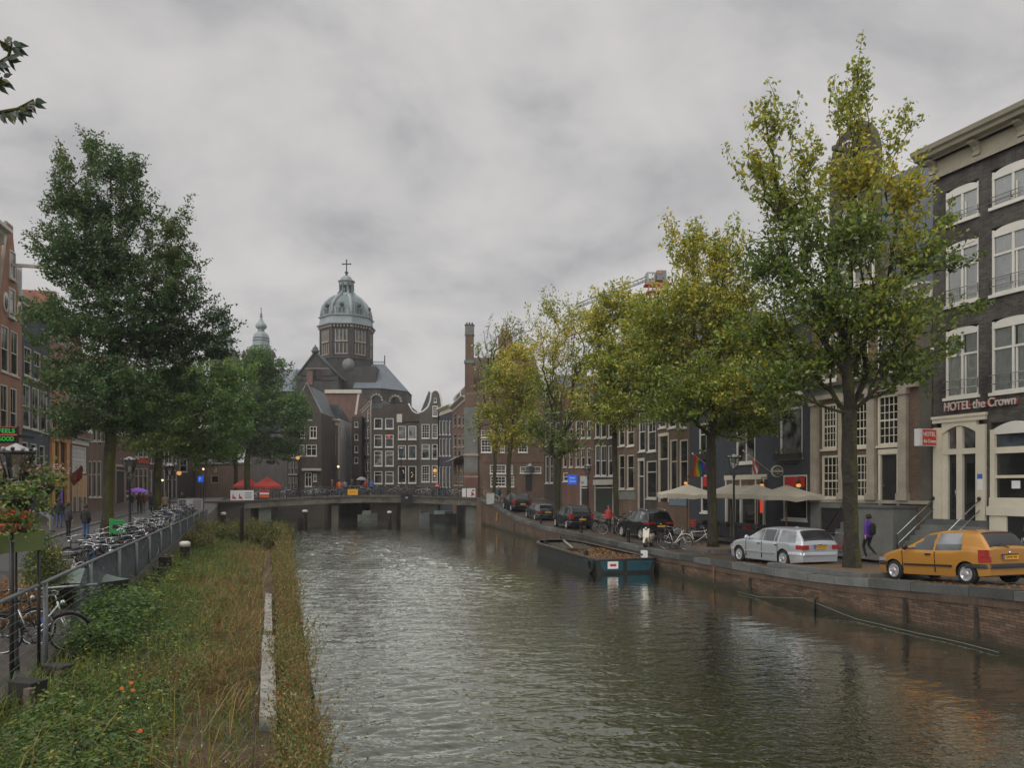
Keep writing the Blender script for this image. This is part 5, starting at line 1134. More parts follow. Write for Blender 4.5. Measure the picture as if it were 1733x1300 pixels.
    top = [(u(612),0,zr2),(u(651),0,zr2)]
    mb.add(ap+top, [(0,1,7,6),(1,2,7),(2,3,7),(3,4,7),(4,5,6,7),(5,0,6)], M['church_slate']); mb.build('roof', t)
    mb = MB(); mb.prismz([(p[0]*.985, p[1]*.97) for p in ap], 2.6, ze+.02, M['church_brick']); mb.build('apse', t)
    mb = MB()
    for px in (648, 676): 
        for q in np.linspace(0, PI, 7): mb.box(u(px)+1.3*math.cos(q)-.2, u(px)+1.3*math.cos(q)+.2, -9.25 if px == 648 else -7.0, -8.6 if px == 648 else -5.5, z(684)+1.3*math.sin(q)-.2, z(684)+1.3*math.sin(q)+.2, M['tan_stone'])
    mb.build('arch', t)
    mb = MB(); mb.box(u(627), u(633), -6.6, -4, z(648), z(641), M['stone']); mb.box(u(628), u(632), -6.7, -6.5, z(646), z(642), M['red']); mb.prism([(u(626),z(641)),(u(634),z(641)),(u(630),z(636.5))], -6.8, -4, LD); mb.build('dormer', t)
    mb = MB(); mb.tube([(u(651),0,zr2),(u(651),0,z(602))], .14, M['iron'], 5)
    for px in np.linspace(630, 651, 9): mb.tube([(u(px),0,zr2),(u(px),0,z(611))], .06, M['iron'], 4)
    mb.tube([(u(630),0,z(613)),(u(651),0,z(613))], .06, M['iron'], 4); mb.build('roof_cresting', t)
    # nave roof to the left
    mb = MB(); mb.prism([(u(470),z(645)+0),(u(470),z(623)),(u(548),z(623)),(u(548),z(645))], 3, 4, M['church_slate'])
    mb.add([(u(460),-8,z(668)),(u(560),-8,z(668)),(u(560),3,z(622)),(u(460),3,z(622))], [(0,1,2,3)], M['church_slate']); mb.build('roof', t)
    mb = MB(); mb.box(u(460), u(560), -7.5, 4, 2.6, z(668), M['church_brick']); mb.build('nave', t)
    mb = MB(); px = 519; mb.lathe([(1.0,z(668)),(1.0,z(652)),(.5,z(648)),(.35,z(642)),(.5,z(640)),(.05,z(633))], LD, 8, (u(px),-9,0)); mb.build('pinnacle', t)
M['church_brick'] = brick('church_brick', (.066,.061,.057), (.05,.047,.044), (.045,.042,.04), bw=.6, bh=.3, grime=.6, bump=.2)
M['church_slate'] = pbr('church_slate', (.12,.145,.17), .55, .25, .6)
M['lead_black'] = pbr('lead_black', (.05,.065,.07), .6, .2)
church()
def tower(px, top, label):
    d = 212.0; k = d/F; t = thing('church_tower', label, 'church tower', (X(px, d), d, 0)); o = top-520; z = lambda py: Z(py+o, d)
    mb = MB(); mb.box(-3.2,3.2,-3.2,3.2,2.6,z(597), M['church_brick'], Matrix.Rotation(R(12),4,'Z')); mb.box(-3.6,3.6,-3.6,3.6,z(600),z(595),M['dark_stone'], Matrix.Rotation(R(12),4,'Z')); mb.build('shaft', t)
    mb = MB(); prof = [(19,597),(18.5,592),(14.5,585),(13.3,577),(13.6,576),(13.0,574.5),(13.2,571),(12,566),(9.5,563),(6.5,561),(5,559.5),(5.2,557),(8.8,554),(9.6,551.5),(8.8,548.5),(5.5,545),(3,541),(1.6,536)]
    mb.lathe([(a*k, z(b)) for a, b in prof], M['lead'], 8, ph=PI/8, smooth=False)
    for r_, py in ((14.6,585.5),(13.9,576),(13.4,571.5),(5.4,559.5)): mb.lathe([(r_*k,z(py+.7)),(r_*k*1.06,z(py)),(r_*k,z(py-.7))], M['lead_dark'], 8, ph=PI/8, smooth=False)
    mb.build('spire', t)
    mb = MB(); mb.lathe([(1.6*k,z(536)),(2.8*k,z(534.5)),(1.2*k,z(533)),(2.2*k,z(530.5)),(.9*k,z(529)),(.5*k,z(522)),(1.2*k,z(521)),(.2*k,z(519))], M['lead_dark'], 8); mb.build('finial', t)
    for q in (-1, 1):
        mb = MB(); mb.lathe([(.55,z(612)),(.55,z(603)),(.8,z(602)),(.45,z(600)),(.5,z(598)),(.12,z(594))], M['dark_stone'], 6, (q*3.9, -2.5, 0)); mb.build('pinnacle', t)
    for q in (-1.1, 1.1):
        mb = MB(); mb.box(q-.5, q+.5, -3.75, -3.3, z(612), z(602), M['room']); mb.build('belfry_opening', t)
tower(442, 521, 'slender church tower with pale green onion spire left of the dome')
tower(379, 521, 'church tower half hidden behind the crown of the big left tree')

# tower crane behind the right-hand trees
def crane():
    d = 135.0; z = lambda py: Z(py, d); t = thing('tower_crane', 'tower crane with long lattice jib and orange machine deck above the yellow trees', 'crane', (X(1108, d), d, 0)); u = lambda px: X(px, d)-X(1108, d)
    O = M['crane_orange']; G = M['steel']; mb = MB()
    for q in (-.8, .8):
        for r_ in (-.8, .8): mb.tube([(q, r_, 2.6), (q, r_, z(493))], .12, O, 5)
    zz = 2.6; i = 0
    while zz < z(495): mb.tube([(-.8,-.8,zz),(.8,-.8,zz+1.6)], .06, O, 4); mb.tube([(.8,.8,zz),(-.8,.8,zz+1.6)], .06, O, 4); zz += 1.6
    mb.build('mast', t)
    mb = MB(); mb.box(-1.5, 2.2, -1.2, 1.2, z(496), z(494), O); mb.box(-1.8,2.2,-1.2,1.2,z(484),z(481),O)
    for q in (-1.4, 0, 1.8): mb.tube([(q,-1,z(495)),(q+.4,-1,z(483))], .12, O, 5)
    mb.build('slewing_deck', t)
    mb = MB(); mb.box(u(1093), u(1107), -1, 1, z(480), z(463), G); mb.box(u(1096), u(1105), -1.05, -.98, z(474), z(466), M['sign_white']); mb.build('cab', t)
    mb = MB(); mb.box(u(1110), u(1126), -1, 1, z(476), z(460), M['grey_cloth']); mb.box(u(1112), u(1118), -1.1, -.95, z(466), z(460), O); mb.build('winch', t)
    mb = MB(); P0, P1 = Vector((u(1096),0,z(474))), Vector((u(975),0,z(521))); n = 17; top0, top1 = Vector((u(1096),0,z(467))), Vector((u(975),0,z(514.5)))
    for y in (-.6, .6): mb.tube([P0+Vector((0,y,0)), P1+Vector((0,y,0))], .09, G, 4)
    mb.tube([top0, top1], .1, G, 4)
    for i in range(n):
        a, b = P0.lerp(P1, i/n), P0.lerp(P1, (i+1)/n); c = top0.lerp(top1, (i+.5)/n)
        mb.tube([a+Vector((0,-.6,0)), c, b+Vector((0,-.6,0))], .05, G, 4); mb.tube([a+Vector((0,.6,0)), c], .05, G, 4)
    mb.build('jib', t)
M['crane_orange'] = pbr('crane_orange', (.5,.17,.06), .6, .2)
crane()
# ================================================================== trees
def grow(trunk, clusters, n_att, bf=.35, seed=1, fork=None, shoots=.14, shl=1.0):
    """trunk: list of points; clusters: (x,y,z,rx,ry,rz,weight). returns nodes, parents, attractor node ids"""
    rng = np.random.default_rng(seed); cl = np.array(clusters, dtype=float)
    w = cl[:,6]*(cl[:,3]*cl[:,4]*cl[:,5])**.75; w /= w.sum(); pts = []
    for c, q in zip(cl, w):
        m = max(4, int(round(q*n_att))); v = rng.normal(size=(m,3)); v /= np.linalg.norm(v,axis=1)[:,None]
        r = rng.random(m)**(1/2.0)*(1+.22*rng.normal(size=m)); pts.append(c[:3] + v*r[:,None]*c[3:6])
    pts = np.vstack(pts); tr = [np.array(p, float) for p in trunk]
    P = [tr[0]]; par = [-1]
    for a, b in zip(tr[:-1], tr[1:]):
        n = max(2, int(np.linalg.norm(b-a)/.5))
        for i in range(1, n+1): P.append(a+(b-a)*i/n); par.append(len(P)-2)
    top = len(P)-1; f0 = fork if fork is not None else tr[0][2]+.6*(tr[-1][2]-tr[0][2])
    ntot = len(P)+len(pts)*4+10; A = np.zeros((ntot,3)); A[:len(P)] = P; n = len(P); pl = np.zeros(ntot); bad = np.zeros(ntot)
    for i in range(1, n): pl[i] = pl[par[i]] + np.linalg.norm(A[i]-A[par[i]])
    bad[:n] = np.where(A[:n,2] < f0, 1e6, 0)
    order = np.argsort(np.linalg.norm(pts-tr[-1], axis=1)); ids = []
    for j in order:
        p = pts[j]; dv = p - A[:n]; dist = np.linalg.norm(dv, axis=1)
        cost = dist + bf*pl[:n] + bad[:n] + .5*np.maximum(0, -dv[:,2]-.15*dist)
        i = int(np.argmin(cost)); L = dist[i]; k = 1 if L < .5 else (2 if L < 1.4 else 4)
        prev = i; a = A[i].copy(); jit = rng.normal(size=3)*.06*L; up = np.array([0,0,.10*L])
        for q in range(1, k+1):
            s = q/k; pp = a+(p-a)*s + (jit - up*.6)*math.sin(PI*s)*(1 if k > 1 else 0)
            A[n] = pp; par.append(prev); pl[n] = pl[prev]+L/k; bad[n] = 0; prev = n; n += 1
        ids.append(prev)
    # free upward and outward shoots make the outline ragged
    if shoots:
        c0 = pts.mean(0); ex = rng.choice(len(ids), int(len(ids)*shoots), replace=False); B = [A[:n]]
        for e in ex:
            i = ids[e]; p = A[i]; o = p-c0; o = o/(np.linalg.norm(o)+1e-6); dr = o*.7+np.array([0,0,.75])+rng.normal(size=3)*.25; dr /= np.linalg.norm(dr); L = shl*(.5+rng.random()); prev = i
            for q in (1,2,3): B.append((p+dr*L*q/3+np.array([0,0,-.03*L*q*q/3]))[None]); par.append(prev); prev = n; ids.append(n); n += 1
        return np.vstack(B), np.array(par), np.array(ids)
    return A[:n], np.array(par), np.array(ids)
def radii(A, par, R0, rt=.008):
    n = len(A); nch = np.bincount(par[1:], minlength=n); tips = np.where(nch == 0, 1.0, 0.0)
    for i in range(n-1, 0, -1): tips[par[i]] += tips[i]
    p = math.log(max(2, tips[0]))/math.log(R0/rt); return rt*np.maximum(1, tips)**(1/p), tips
def branch_mesh(name, A, par, r, mats, parent, flare=1.0, rmin=0.0):
    idx = np.arange(1, len(A)); idx = idx[r[idx] >= rmin]; groups = []
    for lo, hi, k in ((0, .03, 3), (.03, .09, 5), (.09, 9, 10)):
        ii = idx[(r[idx] >= lo) & (r[idx] < hi)]
        if len(ii) == 0: continue
        a, b = A[par[ii]], A[ii]; t = b-a; L = np.linalg.norm(t,axis=1)[:,None]+1e-9; t = t/L
        # continue a straight-on child with its parent's thickness
        ra = np.minimum(r[par[ii]], r[ii]*1.35); rb = r[ii]
        # smoothed direction rings: use edge dir, slight overlap hides joints
        h = np.where(np.abs(t[:,2:3]) < .9, np.array([[0,0,1.]]), np.array([[1.,0,0]])); u = np.cross(t, h); u /= np.linalg.norm(u,axis=1)[:,None]; v = np.cross(t, u)
        an = 2*PI*np.arange(k)/k; ring = u[:,None,:]*np.cos(an)[None,:,None] + v[:,None,:]*np.sin(an)[None,:,None]
        r0 = a[:,None,:]-(t*L*.04)[:,None,:]+ring*ra[:,None,None]; r1 = b[:,None,:]+(t*L*.04)[:,None,:]+ring*rb[:,None,None]
        q = np.stack([r0, np.roll(r0,-1,1), np.roll(r1,-1,1), r1], axis=2).reshape(-1,4,3); groups.append((q, len(q)))
    V = np.vstack([g[0] for g in groups]); cz = V[:,:,2].mean(1); zb = A[0][2]
    mi = (RNG.random(len(V)) < np.clip(.9-(cz-zb)*.12, 0, .9)).astype(int) if len(mats) > 1 else np.zeros(len(V), int)
    mi = np.where(cz-zb < 5, mi, 0)
    o = quads_object(name, V, mats, mi, parent)
    o.data.polygons.foreach_set('use_smooth', np.ones(len(o.data.polygons), bool)); return o
def leaf_quads(c, s, rng, droop=.35):
    """rhombic leaves centred at c (N,3) with sizes s"""
    n = len(c); nn = rng.normal(size=(n,3))*.7; nn[:,2] += .45
    a = np.cross(nn, rng.normal(size=(n,3))); a /= np.linalg.norm(a,axis=1)[:,None]; a[:,2] -= droop; a /= np.linalg.norm(a,axis=1)[:,None]
    b = np.cross(a, nn); b /= np.linalg.norm(b,axis=1)[:,None]; s = s[:,None]
    return np.stack([c-a*s*.8, c+b*s*.42-a*s*.05, c+a*s*.8, c-b*s*.42-a*s*.05], axis=1)
def crown_mesh(A, ids, par, per, spread, size, mats, mixf, parent, seed, flat=.6):
    rng = np.random.default_rng(seed+99); P = A[ids]; pa = A[par[ids]]
    n = len(ids)*per; base = np.repeat(P, per, 0); back = np.repeat(pa, per, 0); tt = rng.random((n,1))*1.0
    c = base + (back-base)*tt + rng.normal(size=(n,3))*spread*np.array([1,1,flat])
    # leaves sit in sprays round each twig
    s = size*(.65+.7*rng.random(n)); V = leaf_quads(c, s, rng)
    v = np.repeat(mixf(P, rng), per) + rng.normal(size=n)*.16
    mi = np.clip(np.floor(v*len(mats)), 0, len(mats)-1).astype(int)
    return quads_object('crown', V, mats, mi, parent)
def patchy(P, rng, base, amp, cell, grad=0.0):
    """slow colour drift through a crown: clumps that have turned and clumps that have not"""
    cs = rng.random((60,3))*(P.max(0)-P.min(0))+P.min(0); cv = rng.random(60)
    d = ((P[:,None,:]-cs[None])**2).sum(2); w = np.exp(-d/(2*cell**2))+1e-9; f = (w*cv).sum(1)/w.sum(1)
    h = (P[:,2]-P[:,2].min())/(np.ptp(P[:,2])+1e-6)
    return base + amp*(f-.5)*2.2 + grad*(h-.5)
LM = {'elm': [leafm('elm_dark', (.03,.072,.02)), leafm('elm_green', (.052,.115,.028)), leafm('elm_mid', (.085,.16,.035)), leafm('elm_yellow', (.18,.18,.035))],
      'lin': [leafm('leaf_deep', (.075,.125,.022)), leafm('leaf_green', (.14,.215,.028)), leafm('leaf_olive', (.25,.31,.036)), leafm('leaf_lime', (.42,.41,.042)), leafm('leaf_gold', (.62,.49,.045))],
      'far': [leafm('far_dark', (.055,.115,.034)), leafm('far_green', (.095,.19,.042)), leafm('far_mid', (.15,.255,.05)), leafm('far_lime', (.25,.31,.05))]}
def tree(name, label, cat, px, d, z0, trunk_px, R0, clusters, n, per, spread, size, mats, base, amp, grad=0.0, seed=1, bf=.35, fork=None, cell=1.6, twig=.0, dsc=.85, barkm=None, rt=.008, wide=1.0):
    x0 = X(px, d); t = thing(name, label, cat, (x0, d, z0), 0, 'canal side trees'); org = np.array([x0, d, z0])
    tr = [np.array([X(a, d+dd), d+dd, Z(b, d+dd)])-org for a, b, dd in trunk_px]; tr[0] = np.array([tr[0][0], tr[0][1], -.05])
    rng = np.random.default_rng(seed); k = d/F; cl = []
    for c in clusters:
        rx, rz = c[2]*k*wide, c[3]*k*(1+(wide-1)*.5); dd = c[4] if len(c) > 4 and c[4] is not None else rng.uniform(-1,1)*max(.8, min(2.2, rx*.8)); wt = c[5] if len(c) > 5 else 1.0
        D = d+dd; cl.append((X(c[0], D)-org[0], dd, Z(c[1], D)-org[2], rx, max(.7, rx*dsc), rz, wt))
    A, par, ids = grow(tr, cl, n, bf, seed, None if fork is None else Z(fork, d)-z0)
    r, tips = radii(A, par, R0, rt)
    # root flare
    low = A[:,2] < .9; r = np.where(low, r*(1+.45*np.clip(.9-A[:,2], 0, .9)), r)
    tk = branch_mesh('trunk', A, par, r, [M['bark']], t)
    ch = [0]
    while True:
        kids = np.where(par == ch[-1])[0]
        if len(kids) == 0 or A[ch[-1]][2] > tr[-1][2]: break
        ch.append(int(kids[np.argmax(tips[kids])]))
    wob = np.random.default_rng(seed+7); mb = MB(); mb.tube([A[i]+wob.normal(size=3)*.012 for i in ch], [float(r[i])*(1.03+.05*wob.normal()) for i in ch], M['bark'], 14); mb.build('main_stem', tk)
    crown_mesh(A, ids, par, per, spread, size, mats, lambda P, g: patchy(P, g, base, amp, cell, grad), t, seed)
    return t

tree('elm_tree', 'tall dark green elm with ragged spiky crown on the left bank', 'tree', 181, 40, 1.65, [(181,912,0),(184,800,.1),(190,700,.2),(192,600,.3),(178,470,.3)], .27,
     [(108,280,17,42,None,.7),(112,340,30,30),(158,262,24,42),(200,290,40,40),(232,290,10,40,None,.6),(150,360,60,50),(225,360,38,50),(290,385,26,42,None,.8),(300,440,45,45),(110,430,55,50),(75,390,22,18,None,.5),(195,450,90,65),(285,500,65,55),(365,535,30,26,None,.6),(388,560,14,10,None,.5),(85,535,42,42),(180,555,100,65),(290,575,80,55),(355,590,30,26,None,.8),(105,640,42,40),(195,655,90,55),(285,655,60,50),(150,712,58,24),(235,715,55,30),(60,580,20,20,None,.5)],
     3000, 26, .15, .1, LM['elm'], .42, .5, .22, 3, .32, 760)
tree('linden_tree', 'yellow green tree with low spreading boughs behind the big elm', 'tree', 266, 58, 1.95, [(266,880,0),(266,800,.1),(272,740,.2),(285,690,.2)], .27,
     [(340,690,60,48),(388,645,40,38),(300,735,65,40),(395,720,32,35),(255,745,45,28),(365,765,50,24),(320,640,50,40),(250,690,45,40),(415,690,20,30,None,.8),(345,755,40,30)],
     1500, 20, .18, .13, LM['far'], .62, .6, .1, 11, .3, 790, 2.0)
tree('linden_tree', 'mid green tree with bright airy centre at the left end of the bridge', 'tree', 418, 99, 2.9, [(418,835,0),(418,780,.1),(425,740,.1),(438,700,.2)], .34,
     [(450,640,38,36),(488,692,28,32),(445,690,48,45),(498,715,24,32),(420,745,40,24),(470,760,40,22),(430,620,32,24),(400,690,30,40),(500,690,22,25),(380,720,30,35),(440,612,22,18)],
     1900, 21, .26, .19, LM['far'], .42, .5, .2, 21, .3, 790, 3.0, rt=.012)
tree('linden_tree', 'smaller dark trunked tree beside the red parasols', 'tree', 399, 101, 2.9, [(399,836,0),(399,790,.1),(392,760,.1)], .24,
     [(385,745,30,26),(360,760,25,20),(400,720,25,25),(350,730,20,25)], 400, 19, .26, .18, LM['far'], .3, .4, 0, 22, .3, 800, 3.0, rt=.012)
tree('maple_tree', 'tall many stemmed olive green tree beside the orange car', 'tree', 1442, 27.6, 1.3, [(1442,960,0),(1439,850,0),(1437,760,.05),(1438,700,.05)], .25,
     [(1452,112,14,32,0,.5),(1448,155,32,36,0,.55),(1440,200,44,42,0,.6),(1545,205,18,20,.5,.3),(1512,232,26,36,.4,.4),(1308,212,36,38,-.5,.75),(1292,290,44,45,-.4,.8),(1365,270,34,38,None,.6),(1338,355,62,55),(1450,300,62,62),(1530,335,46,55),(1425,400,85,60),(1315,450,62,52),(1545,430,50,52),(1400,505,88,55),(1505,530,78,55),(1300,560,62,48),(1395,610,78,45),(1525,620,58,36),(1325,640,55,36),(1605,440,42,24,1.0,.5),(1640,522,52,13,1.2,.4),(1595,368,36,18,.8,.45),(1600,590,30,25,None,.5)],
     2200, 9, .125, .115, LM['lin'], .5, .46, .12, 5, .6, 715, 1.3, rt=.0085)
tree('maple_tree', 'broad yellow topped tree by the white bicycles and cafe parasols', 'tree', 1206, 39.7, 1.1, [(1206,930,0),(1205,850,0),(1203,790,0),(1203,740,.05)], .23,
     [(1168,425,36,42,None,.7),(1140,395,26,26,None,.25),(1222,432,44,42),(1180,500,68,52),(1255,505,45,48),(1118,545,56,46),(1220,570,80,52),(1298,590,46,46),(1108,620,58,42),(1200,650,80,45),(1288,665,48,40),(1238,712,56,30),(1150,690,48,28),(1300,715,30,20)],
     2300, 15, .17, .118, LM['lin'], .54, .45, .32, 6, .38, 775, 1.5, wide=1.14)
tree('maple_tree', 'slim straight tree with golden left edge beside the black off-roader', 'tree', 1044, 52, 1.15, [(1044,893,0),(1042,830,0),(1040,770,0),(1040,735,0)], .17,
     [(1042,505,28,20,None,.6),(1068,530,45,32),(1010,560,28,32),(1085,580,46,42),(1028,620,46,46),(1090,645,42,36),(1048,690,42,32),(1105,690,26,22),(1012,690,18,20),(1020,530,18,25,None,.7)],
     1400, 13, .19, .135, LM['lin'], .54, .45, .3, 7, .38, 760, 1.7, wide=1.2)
tree('maple_tree', 'forked dark leaved tree with sparse yellow tufts behind the dark people carrier', 'tree', 943, 66, 1.5, [(943,875,0),(943,820,0),(945,775,0)], .26,
     [(930,525,36,22,None,.35),(972,540,30,30,None,.7),(938,590,45,45,None,.7),(985,622,28,42),(930,660,40,42,None,.8),(978,692,28,30),(905,722,28,30),(955,745,36,30,None,.8),(962,560,14,14,None,1)],
     1250, 7, .19, .14, LM['lin'], .52, .6, .25, 8, .5, 785, 1.2, wide=1.15)
tree('maple_tree', 'yellow tree with lime lower boughs before the corner building', 'tree', 861, 82, 2.45, [(861,838,0),(861,790,0),(863,750,0)], .22,
     [(880,600,32,22),(852,640,36,32),(882,680,36,36),(842,700,26,26),(870,735,34,26),(836,745,14,18),(895,640,22,30)],
     1000, 12, .22, .165, LM['lin'], .7, .6, .3, 9, .33, 765, 1.6, rt=.012)
tree('plane_tree', 'almost bare brown tree standing behind the yellow tree', 'tree', 836, 92, 3.0, [(836,835,0),(838,760,0),(842,690,0)], .2,
     [(862,560,42,32,None,1),(812,598,18,26),(822,655,24,36),(806,715,22,26),(835,600,26,30),(880,575,20,30)],
     420, 2, .2, .2, LM['lin'], .54, .4, 0, 10, .45, 720, 2.0, rt=.02)

# branch reaching in from a tree that stands outside the frame at the left
def near_branch():
    t = thing('elm_tree', 'branch with large dark leaves reaching in at the upper left corner', 'tree', (-6.6, 7.4, 1.0)); org = Vector((-6.6, 7.4, 1.0)); D = 6.6
    mb = MB(); mb.tube([(0,0,-.1),(.05,0,3),(.15,-.1,7.5),(.1,0,11)], [.3,.24,.18,.1], M['bark'], 10)
    P = lambda px, py, dd=0: Vector((X(px, D+dd), D+dd, Z(py, D+dd)))-org
    leaves = []
    for path in ([(-190,170,.5),(-60,135,.2),(-5,108,0),(14,96,0),(19,80,0),(20,70,0)], [(-200,260,.5),(-60,210,.2),(0,190,0),(30,184,0),(42,177,0),(57,168,0)], [(-150,120,.4),(-40,125,.1),(-6,140,0),(4,130,0)]):
        pts = [P(*q) for q in path]; mb.tube([Vector((.14,-.08,6.5))]+pts, [.05]+[.02*(1-i/len(pts))+.004 for i in range(len(pts))], M['bark'], 6)
        for i in range(2, len(pts)):
            for q in np.linspace(0, 1, 4): leaves.append((pts[i-1].lerp(pts[i], q), (pts[i]-pts[i-1]).normalized()))
    mb.build('trunk', t); mb = MB(); q = random.Random(4)
    for c, dr in leaves:
        for s in (-1, 1):
            L = .05+.035*q.random(); a = (dr*.35+Vector((.35*s+.2, (q.random()-.5)*.6, -.75*q.random()-.15))).normalized(); b = a.cross(Vector((q.random()-.5, 1, q.random()-.5))).normalized(); c0 = c+a*.012; n = a.cross(b)*.008
            pr = [(0,0),(.25,.26),(.55,.3),(.85,.12),(1.05,0)]; up = [c0+a*L*1.5*u+b*L*v+n*(v > 0) for u, v in pr]; dn = [c0+a*L*1.5*u-b*L*v+n*(v > 0) for u, v in pr[1:-1]]
            mb.add(up+dn[::-1], [tuple(range(8))], LM['near'][0 if q.random() < .8 else 1])
    mb.build('crown', t)
LM['near'] = [leafm('near_leaf', (.05,.075,.05), .25, .25), leafm('near_leaf_yellow', (.12,.12,.04), .3)]
near_branch()
# ================================================================== cars
# local frame: +x to the nose, +y to the car's left, z up; rear axle at x=0
def ipol(x, tab): return float(np.interp(x, [p[0] for p in tab], [p[1] for p in tab]))
def smoothtab(tab, n=200, it=6):
    xs = np.linspace(tab[0][0], tab[-1][0], n); ys = np.array([ipol(x, tab) for x in xs])
    for _ in range(it): ys[1:-1] = (ys[:-2]+2*ys[1:-1]+ys[2:])/4
    return list(zip(xs, ys))
def car(name, label, spec, P, head, z0, z1, paint, trim, group='parked cars', S=1.07):
    """P: rear axle ground point on the car's centre line; head: heading vector; z0,z1 ground at rear and front axle"""
    L, wb, W, rw = spec['len'], spec['wb'], spec['w'], spec['rw']; ro = spec['ro']; xr, xf = -ro, L-ro
    t = thing(name, label, 'car', (P[0], P[1], z0), 0, group)
    t.rotation_euler = (0, -math.atan2(z1-z0, wb*S), math.atan2(head[1], head[0])); t.scale = (S, S, S)
    top = smoothtab(spec['top'], 240, spec.get('sm', 5)); belt = spec['belt']; inset = spec.get('inset', .2)
    sill = spec.get('sill', .2); hw = W/2
    def plan(x):   # half width at belt: rounded at both ends
        a = max(0, (xr+.55-x)/.55); b = max(0, (x-(xf-.75))/.75); return hw*(1-.13*a**2.2-.2*b**2.2)
    def arch(x):
        z = sill + .04*max(0, (x-xf+.6)/.6) + .06*max(0, (xr+.5-x)/.5)
        for c in (0, wb):
            q = (rw+.055)**2-(x-c)**2
            if q > 0: z = max(z, rw+math.sqrt(q))
        return z
    xs = sorted(set([round(v, 4) for v in np.linspace(xr, xf, 96)] + [round(c+s*(rw+.055)*math.cos(a), 4) for c in (0, wb) for a in np.linspace(0, PI/2, 9) for s in (-1, 1)]))
    rows = []; NB = 7
    for x in xs:
        zt = ipol(x, top); zb = min(ipol(x, belt), zt-.015); za = min(arch(x), zb-.05); y = plan(x); g = zt-zb > .08
        pts = []
        for i in range(NB):                                    # flank with a gentle bulge and tuck under
            q = i/(NB-1); zz = za+(zb-za)*q; rel = (zz-sill)/(max(.3, ipol(x, belt))-sill)
            pts.append((y*(1-.05*(1-rel)**2*1.2 - .035*max(0, rel-.55)**1.5*2), zz))
        yr = max(.3*hw, y-.035-inset*min(1, (zt-zb)/.45)) if g else y*.93
        pts.append((y*.965-.02, zb+.012)); 
        for q in (.33, .66, .92): pts.append((y*.965-.02+(yr-(y*.965-.02))*q**1.15, zb+.012+(zt-zb-.05)*q if g else zb+.008))
        pts.append((yr*.93, zt-.02 if g else zt-.012)); pts.append((yr*.75, zt)); pts.append((yr*.35, zt+.012)); pts.append((0, zt+.016))
        rows.append([(x, a, b) for a, b in pts])
    k = len(rows[0]); bi = NB      # index where the glasshouse begins
    mb = MB(); vs = [p for r in rows for p in r]; fs = []
    for i in range(len(xs)-1):
        for j in range(k-1): fs.append((i*k+j, (i+1)*k+j, (i+1)*k+j+1, i*k+j+1))
    mb.add(vs, fs, paint, True); vs2 = [(x, -y, z) for x, y, z in vs]; mb.add(vs2, [f[::-1] for f in fs], paint, True)
    for r, fl in ((rows[0], 1), (rows[-1], -1)):
        ring = r + [(x, -y, z) for x, y, z in reversed(r)]; mb.add(ring, [tuple(range(len(ring)))[::fl]], paint)
    me = mb.build('body', t)
    # underbody and wheel wells
    mb = MB(); mb.box(xr+.15, xf-.2, -hw+.16, hw-.16, sill+.02, .42, M['black'])
    for c in (0, wb):
        mb.box(c-rw-.07, c+rw+.07, -hw+.14, hw-.14, sill+.02, rw*2+.07, M['black'])
    mb.build('underbody', t)
    # glass: copy the surface cells lying inside each window outline, lifted 6 mm
    def glass(nm, sel, both=True, m=None):
        mb = MB(); m = m or M['car_glass']; ok = False
        for i in range(len(xs)-1):
            for j in range(bi, k-1):
                c = [rows[i][j], rows[i+1][j], rows[i+1][j+1], rows[i][j+1]]; cx_ = sum(p[0] for p in c)/4; cz = sum(p[2] for p in c)/4
                zt = ipol(cx_, top); zb = min(ipol(cx_, belt), zt-.015)
                if not sel(cx_, cz, j, zt, zb): continue
                ok = True; nrm = (Vector(c[1])-Vector(c[0])).cross(Vector(c[3])-Vector(c[0])).normalized()
                if nrm.y < 0 and j < bi+4: nrm = -nrm
                if nrm.z < 0 and j >= bi+4: nrm = -nrm
                q = [tuple(Vector(p)+nrm*.006) for p in c]
                if not (both == 2 and both is not True): mb.add(q, [(0,1,2,3)], m, True)
                if both == 1 and both is not True and j < bi+4: continue
                if both: mb.add([(p[0], -p[1], p[2]) for p in q], [(3,2,1,0)], m, True)
        return mb.build(nm, t) if ok else None
    for a0, a1, s0, s1 in spec['side']:       # x range at belt, slant of each edge
        def sel(x, z, j, zt, zb, a0=a0, a1=a1, s0=s0, s1=s1):
            if j > bi+3 or zt-zb < .16: return False
            q = (z-zb)/max(.05, (zt-zb)); return a0+s0*q < x < a1+s1*q and .04 < q < .86
        glass('side_window', sel, 1); glass('side_window', sel, 2)
    ws0, ws1 = spec['ws']; rs0, rs1 = spec['rs']
    glass('windscreen', lambda x, z, j, zt, zb: j >= bi+4 and ws0 < x < ws1 and zt-zb > .05)
    glass('rear_window', lambda x, z, j, zt, zb: j >= bi+4 and rs0 < x < rs1 and zt-zb > .1, True, M['black_gloss'])
